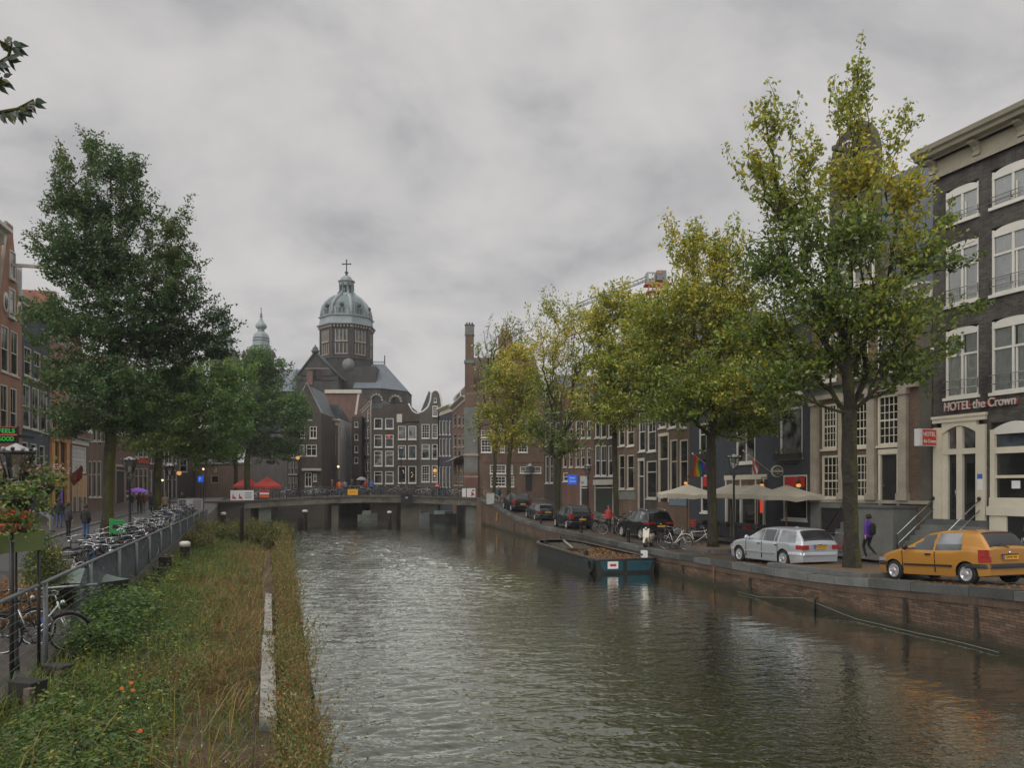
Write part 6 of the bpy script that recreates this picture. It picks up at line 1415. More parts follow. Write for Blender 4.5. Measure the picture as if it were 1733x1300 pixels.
    # wheels
    for c in (0, wb):
        for s in (-1, 1):
            mb = MB(); wd = .2; yo = s*(hw-.015)
            mb.lathe([(rw*.62,-wd/2),(rw*.9,-wd/2),(rw,-wd*.36),(rw,wd*.36),(rw*.9,wd/2),(rw*.66,wd/2),(rw*.62,wd*.3)], M['tyre'], 24); o = mb.build('wheel', t, (c, yo-s*wd/2, rw)); o.rotation_euler = (R(-90)*s, 0, 0)
            mb = MB(); mb.lathe([(rw*.66,wd*.3),(rw*.66,wd*.46),(rw*.6,wd*.47),(rw*.57,wd*.2),(.02,wd*.12)], M['tyre'], 24)
            mb.lathe([(rw*.67,wd*.40),(rw*.67,wd*.505),(rw*.6,wd*.51),(rw*.585,wd*.36)], M['alloy'], 24)
            for a in range(spec.get('sp', 5)):
                an = a*2*PI/spec.get('sp', 5); mt = Matrix.Rotation(an, 4, 'Z'); w_ = spec.get('spw', .05)
                mb.box(.02, rw*.62, -w_, w_, wd*.34, wd*.47, M['alloy'], mt)
            mb.lathe([(.075,wd*.3),(.075,wd*.49),(.03,wd*.52)], M['alloy'], 12); mb.build('rim', o)
    # lights, plate, bumpers, handles, mirrors
    def on_tail(y): return xr
    for s in (-1, 1):
        for (ya, yb, za, zb) in spec['tail']:
            mb = MB(); xe = xr-.035; yo = plan(xr)*1.0
            # wraps round the corner
            pr = [(xe, ya), (xe, min(yb, yo)), (xe+.07, min(yb, yo)+.03), (xe+.26, plan(xr+.26)*.995+.02), (xe+.26, plan(xr+.26)*.9), (xe+.1, ya)]
            mb.prismz([(p[0], p[1]*s) for p in (pr if s > 0 else pr[::-1])], za, zb, M['tail']); mb.build('taillight', t)
        mb = MB(); xe = xf-.1; yo = plan(xf-.12); zz = spec['hl']
        mb.prismz([(p[0], p[1]*s) for p in ([(xe+.11, yo*.5),(xe+.05, yo*.98),(xe-.28, plan(xf-.4)+.008),(xe-.28, yo*.5)][::s])], zz-.055, zz+.04, M['alloy']); mb.build('headlight', t)
        zb = ipol(spec['mir'], belt); mb = MB(); y = plan(spec['mir'])
        mb.lathe([(.02,-.09),(.09,-.06),(.1,.02),(.06,.08),(.01,.09)], M['black'] if trim == 'black' else paint, 10, (spec['mir'], s*(y+.08), zb+.09), sx=.7); mb.tube([(spec['mir'], s*(y-.06), zb+.04), (spec['mir'], s*(y+.08), zb+.07)], .02, M['black'], 5); mb.build('mirror', t)
        mb = MB()
        for hx in spec['hand']: 
            zz = ipol(hx, belt)-.1; y = plan(hx); mb.box(hx-.09, hx+.09, min(s*y, s*(y+.012))-.012, max(s*y, s*(y+.012))+.012, zz-.02, zz+.02, M['chrome'] if trim != 'black' else M['black_gloss'])
        mb.build('door_handle', t)
        zz = spec['strip']; mb = MB(); y = plan(wb/2)*.99; mb.box(rw+.14, wb-rw-.12, min(s*y, s*(y+.02))-.005, max(s*y, s*(y+.02))+.005, zz-.025, zz+.025, M['black'] if trim == 'black' else paint); mb.build('rub_strip', t)
        mb = MB()                               # door shut lines
        for hx in spec['cut']:
            zb_ = ipol(hx, belt); y = plan(hx)
            mb.box(hx-.006, hx+.006, min(s*y*.93, s*(y+.0045)), max(s*y*.93, s*(y+.0045)), sill+.1, zb_-.02, M['black'])
        mb.build('door_gap', t)
    zz = spec['bump']
    for x0, sg in ((xr, -1), (xf, 1)):
        mb = MB(); pts = []
        for s in (-1, 1):
            q = [(x0-sg*v, s*(plan(x0-sg*v)+.012)) for v in (.62 if sg < 0 else .5, .4, .2, .06)]
            pts += q if s < 0 else q[::-1]
        pts = pts[:4]+[(x0+sg*.03, -plan(x0)*.9), (x0+sg*.045, 0), (x0+sg*.03, plan(x0)*.9)]+pts[4:]
        for i in range(len(pts)-1):
            (ax, ay), (bx, by) = pts[i], pts[i+1]
            mb.add([(ax,ay,zz-.06),(bx,by,zz-.06),(bx,by,zz+.05),(ax,ay,zz+.05),(ax-sg*.05,ay*.93,zz+.06),(bx-sg*.05,by*.93,zz+.06)], [(0,1,2,3),(3,2,5,4)], M['black'] if trim == 'black' else paint, True)
        mb.build('bumper', t)
    pz = spec['pz']; xx = ipol(pz, [(spec['bump'], xr-.045), (spec['bump']+.3, xr-.02)])-.006; mb = MB(); mb.box(xx-.012, xx, -.26, .26, pz-.055, pz+.055, M['plate']); mb.box(xx-.014, xx, .215, .262, pz-.056, pz+.056, M['blue_cloth']); pl = mb.build('number_plate', t)
    if spec.get('ptext'): 
        o = text_obj('plate_lettering', spec['ptext'], M['black'], .4, pl, (xx-.0145, .2, pz-.034), (R(90),0,R(-90)), .001, .068)
    mb = MB(); mb.ball((xr-.014, 0, pz+.12), .045, M['chrome'], 8); mb.box(xr-.03, xr+.02, -.28, .28, pz+.065, pz+.085, M['black']); mb.build('badge', t)
    if spec.get('rails'):
        for s in (-1, 1):
            mb = MB(); zt = max(p[1] for p in spec['top']); mb.tube([(spec['rails'][0]+(spec['rails'][1]-spec['rails'][0])*q, s*(hw-.035-inset)*.86, ipol(spec['rails'][0]+(spec['rails'][1]-spec['rails'][0])*q, top)+.05+.02*math.sin(PI*q)) for q in np.linspace(0,1,9)], .022, M['chrome'], 6); mb.build('roof_rail', t)
    if spec.get('ant'): mb = MB(); mb.box(spec['ant']-.06, spec['ant']+.06, -.03, .03, ipol(spec['ant'], top), ipol(spec['ant'], top)+.05, paint); mb.build('antenna', t)
    if spec.get('wiper'): mb = MB(); zz = spec['wiper']; mb.tube([(xr-.005, 0, zz), (xr+.02, .35, zz+.08)], .012, M['black'], 5); mb.build('wiper', t)
    return t
def paint(name, col, metal=.3):
    m, nt, b = nmat(name); b.inputs['Base Color'].default_value = rgba(col); b.inputs['Metallic'].default_value = metal; b.inputs['Roughness'].default_value = .38
    b.inputs['Coat Weight'].default_value = .7; b.inputs['Coat Roughness'].default_value = .06
    g = N_(nt, 'ShaderNodeNewGeometry'); n = N_(nt, 'ShaderNodeTexNoise', Scale=14.0, Detail=5.0); nt.links.new(g.outputs['Position'], n.inputs['Vector'])
    mr = N_(nt, 'ShaderNodeMapRange'); mr.inputs['To Min'].default_value = .28; mr.inputs['To Max'].default_value = .5; nt.links.new(n.outputs['Fac'], mr.inputs['Value']); nt.links.new(mr.outputs[0], b.inputs['Roughness'])
    return m
PT = {'orange': paint('paint_orange', (.44,.2,.028), .2), 'silver': paint('paint_silver', (.5,.52,.56), .5), 'black': paint('paint_black', (.012,.013,.014), .2), 'grey': paint('paint_grey', (.05,.055,.062), .4), 'dark': paint('paint_dark', (.02,.022,.027), .3)}
def off(P, head, y):            # point y metres to the left of P
    n = Vector((-head[1], head[0])).normalized(); return (P[0]+n.x*y, P[1]+n.y*y)
hatch = dict(len=3.8, wb=2.47, w=1.64, rw=.285, ro=.62, sill=.2, inset=.19, sm=7,
    top=[(-.62,.93),(-.6,.98),(-.52,1.1),(-.33,1.34),(-.2,1.39),(.3,1.43),(.9,1.43),(1.35,1.37),(2.05,1.0),(2.25,.95),(2.9,.82),(3.1,.72),(3.18,.55)],
    belt=[(-.62,.9),(0,.9),(1.0,.88),(2.2,.9),(3.18,.6)], side=[(.12,1.0,.1,-.12),(1.07,2.02,-.05,-.75)], ws=(1.5,2.0), rs=(-.57,-.27), tail=[(.66,.9,.6,.74),(.75,.9,.745,.92)], hl=.62, mir=1.92, hand=[1.2],
    strip=.48, bump=.5, pz=.72, cut=[.98,2.12], ptext='TJNS-96', sp=6, spw=.04, wiper=.98)
wagon = dict(len=4.48, wb=2.72, w=1.74, rw=.315, ro=.95, sill=.19, inset=.22, sm=6,
    top=[(-.95,.85),(-.93,.98),(-.87,1.06),(-.6,1.33),(-.47,1.385),(.4,1.42),(1.2,1.42),(1.55,1.38),(2.3,1.0),(2.5,.97),(3.2,.88),(3.42,.8),(3.53,.6)],
    belt=[(-.95,.9),(0,.9),(2.4,.93),(3.53,.65)], side=[(-.62,.28,.12,-.03),(.34,.52,.1,.0),(.58,1.22,.0,-.03),(1.29,2.2,-.06,-.72)], ws=(1.72,2.24), rs=(-.88,-.58), tail=[(.5,.9,.69,.84)], hl=.65, mir=2.05, hand=[.35,1.4],
    strip=.5, bump=.54, pz=.76, cut=[.3,1.25,2.25], sp=10, spw=.022, ptext='69-JK-PS', ant=.3)
suv = dict(len=4.35, wb=2.63, w=1.8, rw=.345, ro=.8, sill=.27, inset=.2, sm=6,
    top=[(-.8,.9),(-.78,1.05),(-.7,1.2),(-.45,1.58),(-.3,1.63),(.3,1.68),(1.0,1.68),(1.4,1.6),(2.1,1.14),(2.3,1.1),(3.1,1.0),(3.4,.9),(3.55,.65)],
    belt=[(-.8,1.06),(0,1.05),(2.2,1.05),(3.55,.7)], side=[(-.3,.3,.1,-.03),(.38,1.1,.0,-.03),(1.18,2.0,-.05,-.65)], ws=(1.5,2.06), rs=(-.7,-.42), tail=[(.35,.92,.92,1.05)], hl=.78, mir=1.9, hand=[.45,1.3],
    strip=.6, bump=.62, pz=.82, cut=[.34,1.14,2.1], sp=5, spw=.05, rails=(-.2,1.3))
mpv = dict(len=4.5, wb=2.73, w=1.84, rw=.33, ro=.85, sill=.23, inset=.2, sm=9,
    top=[(-.85,.9),(-.83,1.02),(-.75,1.15),(-.4,1.55),(-.2,1.62),(.4,1.67),(1.1,1.65),(1.6,1.52),(2.4,1.08),(2.6,1.02),(3.2,.9),(3.5,.78),(3.65,.55)],
    belt=[(-.85,.98),(0,.98),(2.4,.98),(3.65,.6)], side=[(-.4,.3,.12,-.03),(.38,1.2,.0,-.03),(1.28,2.3,-.05,-.85)], ws=(1.7,2.35), rs=(-.75,-.36), tail=[(.62,.94,.75,1.1)], hl=.7, mir=2.1, hand=[.45,1.4],
    strip=.52, bump=.55, pz=.72, cut=[.34,1.24,2.3], sp=5, spw=.05)
h1 = Vector((-.30,.954)); car('parked_car', 'mustard orange three door hatchback parked beside the quay edge', hatch, off((12.93,21.75), h1, -.78), h1, 1.49, 1.33, PT['orange'], 'black')
h1 = Vector((-.30,.954)); car('parked_car', 'silver grey estate car parked between the two thick tree trunks', wagon, off((10.55,29.75), h1, -.84), h1, 1.16, 1.11, PT['silver'], 'body')
h1 = Vector((-.27,.963)); car('parked_car', 'black off-roader with silver roof rails behind the white bicycles', suv, off((7.82,46.5), h1, -.88), h1, 1.11, 1.14, PT['black'], 'black')
h1 = Vector((-.225,.974)); car('parked_car', 'dark people carrier with upright red lamps by the forked tree', mpv, off((4.1,57.4), h1, -.9), h1, 1.2, 1.24, PT['dark'], 'body')
h1 = Vector((-.23,.973)); car('parked_car', 'dark grey small car with pale rear window, middle of the three far cars', dict(wagon, len=4.2), off((2.02,67.3), h1, -.86), h1, 1.42, 1.55, PT['grey'], 'body')
h1 = Vector((-.25,.968)); car('parked_car', 'shiny dark car parked nearest to the bridge ramp', mpv, off((-.05,75.0), h1, -.88), h1, 2.02, 2.2, PT['dark'], 'body')
# ================================================================== bicycles
_bm = {}
def bike_meshes(kind, fm, tm):
    key = (kind, fm.name, tm.name)
    if key in _bm: return _bm[key]
    R_ = .34; wbk = 1.1; fr = MB()
    A, Hd, Hb, B, S_ = (0,0,R_), (wbk-.17,0,.86), (wbk-.12,0,.66), (.45,0,.3), (.28,0,.82)
    low = kind == 'step'
    fr.tube([B, S_], .017, fm, 5); fr.tube([B, A], .012, fm, 5); fr.tube([S_, A], .011, fm, 5)
    if low: fr.tube([Hd, (.62,0,.45), B], .02, fm, 5); fr.tube([Hb, (.6,0,.36), B], .018, fm, 5)
    else: fr.tube([Hd, S_], .017, fm, 5); fr.tube([Hb, B], .018, fm, 5)
    fr.tube([(wbk-.19,0,.92), Hb], .02, fm, 5)
    for y in (-.05, .05): fr.tube([(Hb[0],y,Hb[2]-.02), (wbk,y,R_)], .011, fm, 5)
    fr.tube([(.1,.09,.34),(.42,.09,.3)], .035, M['black'], 5)
    fr.tube([B,(.45,.1,.3),(.47,.1,.16)], .01, M['chrome'], 4); fr.box(.43,.53,.1,.18,.14,.17, M['black']); fr.tube([B,(.45,-.1,.3),(.43,-.1,.44)], .01, M['chrome'], 4); fr.box(.39,.49,-.18,-.1,.42,.45, M['black'])
    w = []
    for c in (0, wbk):
        mb = MB(); mb.tube([(c+R_*math.cos(a), 0, R_+R_*math.sin(a)) for a in np.linspace(0, 2*PI, 21)[:-1]], .02, M['tyre'], 5, True)
        mb2 = MB(); mb2.tube([(c+.315*math.cos(a), 0, R_+.315*math.sin(a)) for a in np.linspace(0, 2*PI, 21)[:-1]], .012, tm, 4, True)
        for a in np.linspace(0, 2*PI, 13)[:-1]: mb2.tube([(c,.02*math.cos(a*3),R_),(c+.31*math.cos(a),0,R_+.31*math.sin(a))], .0028, M['steel'], 3)
        mb2.tube([(c,-.05,R_),(c,.05,R_)], .025, M['steel'], 6); w.append((mb.mesh('wheel'), mb2.mesh('rim')))
    hb = MB(); hb.tube([(wbk-.19,0,.9),(wbk-.22,0,1.04)], .013, M['chrome'], 5); hb.tube([(wbk-.48,.3,1.02),(wbk-.32,.3,1.07),(wbk-.22,.16,1.07),(wbk-.2,0,1.04),(wbk-.22,-.16,1.07),(wbk-.32,-.3,1.07),(wbk-.48,-.3,1.02)], .013, M['chrome'], 5)
    for y in (-.3, .3): hb.tube([(wbk-.5,y,1.01),(wbk-.38,y,1.055)], .019, M['black'], 5)
    hb.ball((wbk-.1,0,.9), .05, M['chrome'], 8)
    sd = MB(); sd.lathe([(.02,.05),(.11,.03),(.12,0),(.05,-.03)], M['black'], 10, (.2,0,.95), sx=1.2, sy=.85); sd.tube([(.27,0,.8),(.22,0,.94)], .013, M['chrome'], 5); sd.tube([(.3,0,.955),(.4,0,.95)], .03, M['black'], 5)
    mds = []
    for c, a0, a1 in ((0, .1, 2.9), (wbk, .45, 2.3)): md = MB(); mds.append(md); md.tube([(c+.375*math.cos(a), 0, R_+.375*math.sin(a)) for a in np.linspace(a0, a1, 11)], .022, fm if kind != 'step' else M['black'], 4)
    cr = MB()
    for y in (-.06, 0, .06): cr.tube([(-.32,y,.76),(.2,y,.76)], .008, M['black'], 4)
    for y in (-.06, .06): cr.tube([(-.2,y,.76),(0,y,.36)], .007, M['black'], 4)
    cr.box(-.37,-.35,-.03,.03,.68,.73, M['tail'])
    r = [('frame', fr.mesh('frame')), ('handlebar', hb.mesh('handlebar')), ('saddle', sd.mesh('saddle')), ('mudguard', mds[0].mesh('mudguard')), ('mudguard', mds[1].mesh('mudguard')), ('luggage_rack', cr.mesh('luggage_rack'))], w
    _bm[key] = r; return r
def bicycle(label, x, y, z, rz, kind='city', fm=None, tm=None, lean=.12, group=None, S=1.07, steer=0):
    parts, wh = bike_meshes(kind, fm or M['black'], tm or M['steel'])
    t = thing('bicycle', label, 'bicycle', (x, y, z), 0, group); t.rotation_euler = (lean, 0, rz); t.scale = (S, S, S)
    for n, me in parts: link(bpy.data.objects.new(n, me), t)
    for a, b in wh: o = link(bpy.data.objects.new('wheel', a), t); link(bpy.data.objects.new('rim', b), o)
    return t
ORD = ['first','second','third','fourth','fifth','sixth','seventh','eighth','ninth','tenth','eleventh','twelfth','thirteenth','fourteenth','fifteenth','sixteenth','seventeenth','eighteenth','nineteenth','twentieth','twenty-first','twenty-second','twenty-third','twenty-fourth','twenty-fifth','twenty-sixth','twenty-seventh','twenty-eighth','twenty-ninth','thirtieth','thirty-first','thirty-second','thirty-third','thirty-fourth','thirty-fifth','thirty-sixth','thirty-seventh','thirty-eighth','thirty-ninth','fortieth','forty-first','forty-second','forty-third','forty-fourth','forty-fifth','forty-sixth','forty-seventh','forty-eighth']
FM = [('black', M['black']), ('black', M['black_gloss']), ('grey', M['steel']), ('dark', M['iron']), ('silver', M['chrome']), ('white', M['white']), ('dark blue', M['denim'])]
# left foreground: silver town bike with a blue lock, another half out of frame
b = bicycle('silver town bicycle with blue lock standing behind the near wire fence', X(2,14.6), 14.6, 1.05, R(14), 'step', M['chrome'], M['chrome'], .06)
mb = MB(); mb.tube([(.62,.05,.62),(.6,.09,.45),(.64,.09,.28),(.68,.05,.42),(.65,.05,.6)], .028, M['blue_cloth'], 6, True); mb.build('lock', b)
b = bicycle('dark bicycle with blue cover leaning behind the silver town bicycle', X(-45,15.3), 15.3, 1.05, R(5), 'city', M['black'], M['chrome'], -.1); mb = MB(); mb.box(.1,.3,-.08,.08,.86,.99, M['blue_cloth']); mb.build('saddle_cover', b)
# crowded row behind the netted fence
rb = random.Random(12); i = 0; d = 22.5
while d < 66:
    x = fencex(d)-.55-rb.random()*1.5; c = FM[rb.randrange(len(FM))]; kd = 'step' if rb.random() < .35 else 'city'
    bicycle('%s bicycle, %s from the near end of the crowded row behind the fence' % (c[0], ORD[i]), x, d, zl(d), R(100)+rb.uniform(-.7,.7)+(PI if rb.random() < .5 else 0), kd, c[1], M['chrome'] if rb.random() < .5 else M['steel'], rb.uniform(-.28,.28), 'bicycles behind the netted fence'); i += 1
    d += (.62 if d < 34 else .95 if d < 45 else 1.7)*rb.uniform(.8,1.3)
# along the bridge railing, seen through the bars
rb = random.Random(5); ang = math.atan2(be.y, be.x); i = 0; q = .03
while q < .97:
    if not (.09 < q < .19 or .52 < q < .545 or q > .925):
        p = bp_(q, .75+rb.random()*.5, .02); c = FM[rb.randrange(len(FM))]
        bicycle('%s bicycle against the bridge railing, %s from the left end' % (c[0], ORD[i]), p[0], p[1], p[2], ang+rb.uniform(-.35,.35)+(PI if rb.random() < .5 else 0), 'city', c[1], M['chrome'] if rb.random() < .5 else M['steel'], rb.uniform(-.2,.2), 'bicycles along the bridge railing'); i += 1
    q += rb.uniform(.022,.034)
# right bank
bicycle('white ladies bicycle on its stand at the quay edge left of the thick trunk', X(1126,40.2), 40.2, 1.06, R(-38), 'step', M['white'], M['chrome'], .1)
bicycle('white bicycle parked broadside close to the thick trunk', X(1160,40.8), 40.8, 1.06, R(-12), 'city', M['white'], M['steel'], .08)
bicycle('black bicycle squeezed between the white scooter and the white bicycles', X(1118,41.3), 41.3, 1.06, R(-65), 'city', M['black'], M['steel'], -.1)
bicycle('dark bicycle with pale wheel rim standing beside the slim trunk', X(1020,51.2), 51.2, 1.16, R(4), 'city', M['black'], M['white'], .06)
bicycle('black bicycle behind the dark people carrier and the lamp post', X(1006,54), 54, 1.2, R(35), 'city', M['black'], M['chrome'], .1)
bicycle('blue grey bicycle parked before the black house with three sash windows', X(1050,59), 59, 1.3, R(10), 'step', M['blue_paint_wood'], M['steel'], .1)
bicycle('red bicycle leaning against the wall behind the silver estate car', X(1405,34.5), 34.5, 1.2, R(-70), 'step', M['red'], M['chrome'], .15)
bicycle('teal bicycle leaning by the forked tree between the far cars', X(908,71), 71, 1.75, R(-15), 'city', M['teal'], M['steel'], .1)
# white motor scooter
def scooter():
    t = thing('motor_scooter', 'cream white motor scooter parked behind the black off-roader', 'scooter', (X(1102,42.0), 42.0, 1.06), R(-115)); t.scale = (1.05,1.05,1.05)
    mb = MB(); mb.prism([(.95,.3),(1.08,.55),(.98,.95),(.9,.98),(.9,.6),(.8,.36),(.3,.32),(.3,.26),(.85,.24)], -.16, .16, M['cream']); mb.lathe([(.02,.0),(.17,.05),(.2,.25),(.12,.42),(.02,.45)], M['cream'], 12, (.1,0,.32), sx=2.0); mb.build('body', t)
    mb = MB(); mb.box(-.25,.42,-.13,.13,.74,.83, M['black']); mb.build('seat', t)
    mb = MB(); mb.tube([(.93,0,.9),(.9,0,1.05)], .03, M['black'], 6); mb.tube([(.82,.32,1.08),(.9,0,1.05),(.82,-.32,1.08)], .018, M['black'], 6); mb.ball((1.0,0,.98), .08, M['chrome'], 8); mb.build('handlebar', t)
    for x in (0, 1.15):
        mb = MB(); mb.tube([(x+.19*math.cos(a), 0, .23+.19*math.sin(a)) for a in np.linspace(0, 2*PI, 17)[:-1]], .05, M['tyre'], 6, True); mb.lathe([(.14,-.03),(.14,.03)], M['alloy'], 12); o = mb.build('wheel', t)
    mb = MB()
    for x in (0, 1.15): mb.tube([(x,-.03,.23),(x,.03,.23)], .13, M['alloy'], 12)
    mb.build('hub', t)
    mb = MB(); mb.tube([(1.15+.27*math.cos(a),0,.23+.27*math.sin(a)) for a in np.linspace(.1,2.4,9)], .07, M['cream'], 6); mb.tube([(.95,.06,.62),(1.15,.06,.23)], .025, M['steel'], 5); mb.build('mudguard', t)
    for y in (-.3, .3): mb = MB(); mb.tube([(.84,y,1.08),(.92,y*1.15,1.28)], .008, M['black'], 4); mb.ball((.92,y*1.2,1.3), .06, M['black'], 8); mb.build('mirror', t)
scooter()
# ================================================================== people
def skin_body(pose):
    """one continuous skinned figure, facing +x, 1.75 m tall; returns a mesh with a bone id for each face"""
    J = {'pel':(0,0,.95,.135),'waist':(.0,0,1.1,.125),'chest':(.02,0,1.3,.145),'shl':(.0,0,1.44,.11),'neck':(.02,0,1.52,.055),'jaw':(.045,0,1.585,.068),'head':(.03,0,1.66,.092),'crown':(.02,0,1.735,.06),'nose':(.135,0,1.635,.014)}
    E = [('pel','waist'),('waist','chest'),('chest','shl'),('shl','neck'),('neck','jaw'),('jaw','head'),('head','crown'),('head','nose')]
    for s, n in ((1,'l'),(-1,'r')):
        lf, kf, af, ef, hf, ho = pose[n]     # hip swing, knee x, ankle x/z, elbow, hand
        J['hip'+n] = (0,.1*s,.9,.095); J['knee'+n] = (kf[0],.1*s,kf[1],.062); J['ank'+n] = (af[0],.1*s,af[1],.042); J['toe'+n] = (af[0]+lf[0],.12*s,max(.03,af[1]-.05+lf[1]),.035)
        J['sh'+n] = (0,.185*s,1.42,.066); J['elb'+n] = (ef[0],ef[1]*s,ef[2],.046); J['wr'+n] = (hf[0],hf[1]*s,hf[2],.03)
        h = Vector(J['wr'+n][:3]); f = (h-Vector(J['elb'+n][:3])).normalized(); J['palm'+n] = tuple(h+f*.07)+(.034,)
        E += [('pel','hip'+n),('hip'+n,'knee'+n),('knee'+n,'ank'+n),('ank'+n,'toe'+n),('shl','sh'+n),('sh'+n,'elb'+n),('elb'+n,'wr'+n),('wr'+n,'palm'+n)]
        for i, (o, L) in enumerate(((-.032,.07),(-.011,.082),(.011,.076),(.032,.058))):
            side = Vector((1,0,0)) if abs(f.x) < .7 else Vector((0,0,1)); p0 = h+f*.1+side*o
            J['f%d%s' % (i, n)] = tuple(p0+f*L*.5)+(.0095,); J['g%d%s' % (i, n)] = tuple(p0+f*L+Vector((.012,-.02*s,0)))+(.008,); E += [('palm'+n,'f%d%s' % (i, n)),('f%d%s' % (i, n),'g%d%s' % (i, n))]
        side = Vector((1,0,0)) if abs(f.x) < .7 else Vector((0,0,1)); J['th'+n] = tuple(h+f*.06+side*.05)+(.011,); E += [('palm'+n,'th'+n)]
    K = list(J); me = bpy.data.meshes.new('p'); me.from_pydata([J[k][:3] for k in K], [(K.index(a), K.index(b)) for a, b in E], [])
    o = bpy.data.objects.new('p', me); COL.objects.link(o); md = o.modifiers.new('s', 'SKIN'); md.use_smooth_shade = True
    for i, k in enumerate(K): me.skin_vertices[0].data[i].radius = (J[k][3]*(.82 if k in ('pel','waist','chest','shl') else 1), J[k][3]*(1.25 if k in ('pel','waist','chest') else 1)); me.skin_vertices[0].data[i].use_root = k == 'pel'
    sb = o.modifiers.new('b', 'SUBSURF'); sb.levels = 1; sb.render_levels = 1
    dg = bpy.context.evaluated_depsgraph_get(); m2 = bpy.data.meshes.new_from_object(o.evaluated_get(dg)); bpy.data.objects.remove(o)
    seg = []
    for a, b in E:
        c = 'leg' if a[:3] in ('hip','kne') or b[:3] == 'hip' else 'shoe' if a[:3] == 'ank' else 'skin' if a[:2] in ('wr','pa','ne','ja','he') or a[0] in 'f' and a[1].isdigit() else 'top'
        seg.append((Vector(J[a][:3]), Vector(J[b][:3]), c))
    ids = []
    for p in m2.polygons:
        best, bc = 9, 'top'
        for a, b, c in seg:
            ab = b-a; t = max(0, min(1, (p.center-a).dot(ab)/max(1e-6, ab.dot(ab)))); dd = (p.center-a-ab*t).length
            if dd < best: best, bc = dd, c
        if bc == 'leg' and p.center.z > .88: bc = 'top'
        ids.append(bc)
    return m2, ids
WALK = {'l':((.14,-.0),(.16,.52),(.02,.1),(-.12,.27,1.2),(-.14,.31,.97),0),'r':((.12,-.03),(.1,.53),(-.28,.2),(.06,.26,1.17),(.22,.27,1.02),0)}
STAND = {'l':((.15,0),(.03,.5),(0,.09),(-.03,.25,1.16),(.06,.25,.93),0),'r':((.15,0),(.02,.5),(0,.09),(-.02,.26,1.16),(.08,.24,.94),0)}
HOLD = {'l':((.15,0),(.03,.5),(0,.09),(-.02,.25,1.16),(.08,.24,.94),0),'r':((.15,0),(.08,.5),(.08,.09),(.08,.24,1.18),(.24,.14,1.35),0)}
SIT = {'l':((.14,0),(.42,.62),(.4,.1),(-.03,.25,1.18),(.2,.22,1.05),0),'r':((.14,0),(.42,.62),(.42,.1),(-.02,.26,1.18),(.2,.22,1.05),0)}
BODY = {'walk': skin_body(WALK), 'stand': skin_body(STAND), 'hold': skin_body(HOLD), 'sit': skin_body(SIT)}
def person(label, px, d, z, rz, pose, top, leg, hair=None, S=1.07, group=None, pack=None, hood=False, P=None):
    x, y = (X(px, d), d) if P is None else P
    t = thing('person', label, 'person', (x, y, z), rz, group); t.scale = (S, S, S)
    src, ids = BODY[pose]; me = src.copy(); me.materials.clear(); order = ['skin','top','leg','shoe']
    for m in (M['skin'], top, leg, M['shoe'] if pose == 'walk' else M['black']): me.materials.append(m)
    me.polygons.foreach_set('material_index', [order.index(i) for i in ids]); me.polygons.foreach_set('use_smooth', [True]*len(me.polygons))
    link(bpy.data.objects.new('body', me), t)
    mb = MB(); hm = top if hood else (hair or M['hair'])
    mb.lathe([(.1 if hood else .094,-.07),(.112,-.01),(.112,.05),(.085,.1),(.04,.125),(.005,.13)], hm, 12, (.0 if not hood else -.01, 0, 1.655), sx=.98); mb.build('hair' if not hood else 'hood', t)
    mb = MB()
    for s in (-1, 1): mb.ball((.03, .088*s, 1.64), .022, M['skin'], 6); mb.ball((.108, .032*s, 1.66), .011, M['black'], 6)
    mb.tube([(.116,-.025,1.595),(.12,.025,1.595)], .006, M['red_cloth'], 4); mb.build('face', t)
    mb = MB(); sk = 1.12 if pose != 'sit' else 1
    mb.lathe([(.15*sk,.86),(.165*sk,.9),(.15,1.08),(.165,1.28),(.15,1.4),(.09,1.47),(.06,1.5)], top, 14, (.01,0,0), sx=.8, sy=1.18); mb.build('jacket', t)
    if pack:
        mb = MB(); mb.lathe([(.02,.95),(.12,.98),(.14,1.1),(.14,1.3),(.1,1.4),(.02,1.43)], pack, 12, (-.19,0,0), sx=.75, sy=1.0); mb.build('backpack', t)
    return t
G = 'people in the street'
pm = person('man in purple jacket with black rucksack and dark trousers walking past the stoop', 1470, 31.8, 1.29, R(112), 'walk', M['purple_cloth'], M['black_cloth'], M['hair'], 1.06, None, M['black_cloth'])
person('person in long black coat and blue jeans standing by the green box', 145, 38, 1.62, R(75), 'stand', M['black_cloth'], M['denim'], M['hair'], 1.03, G)
person('person in grey hood and black jacket beside the parked bicycles', 115, 40, 1.65, R(60), 'stand', M['dark_cloth'], M['black_cloth'], None, 1.04, G, None, True)
person('person in black coat and blue trousers in front of the orange shop front', 100, 47, 1.8, R(100), 'stand', M['black_cloth'], M['denim'], M['hair'], 1.05, G)
person('person in black top and grey trousers under the pink hanging flowers', 68, 33, 1.55+.75, R(10), 'sit', M['black_cloth'], M['grey_cloth'], M['hair'], 1.05, G)
pu = person('person in brown coat holding a purple umbrella', 236, 68, 2.03, R(-70), 'hold', M['brown_cloth'], M['dark_cloth'], M['hair'], 1.05, G)
person('person in brown coat and pale trousers beside the purple umbrella', 243, 68.5, 2.03, R(-80), 'stand', M['brown_cloth'], M['grey_cloth'], M['blond'], 1.04, G)
person('person in dark coat walking next to the second trunk', 256, 66, 2.02, R(-95), 'walk', M['dark_cloth'], M['black_cloth'], M['hair'], 1.05, G)
person('person in beige coat with dark legs behind the third lamp post', 279, 62, 2.0, R(-80), 'walk', M['beige_cloth'], M['black_cloth'], M['blond'], 1.05, G)
person('person in black and blue clothes walking left of the purple umbrella', 222, 70, 2.04, R(-60), 'walk', M['black_cloth'], M['denim'], M['hair'], 1.05, G)
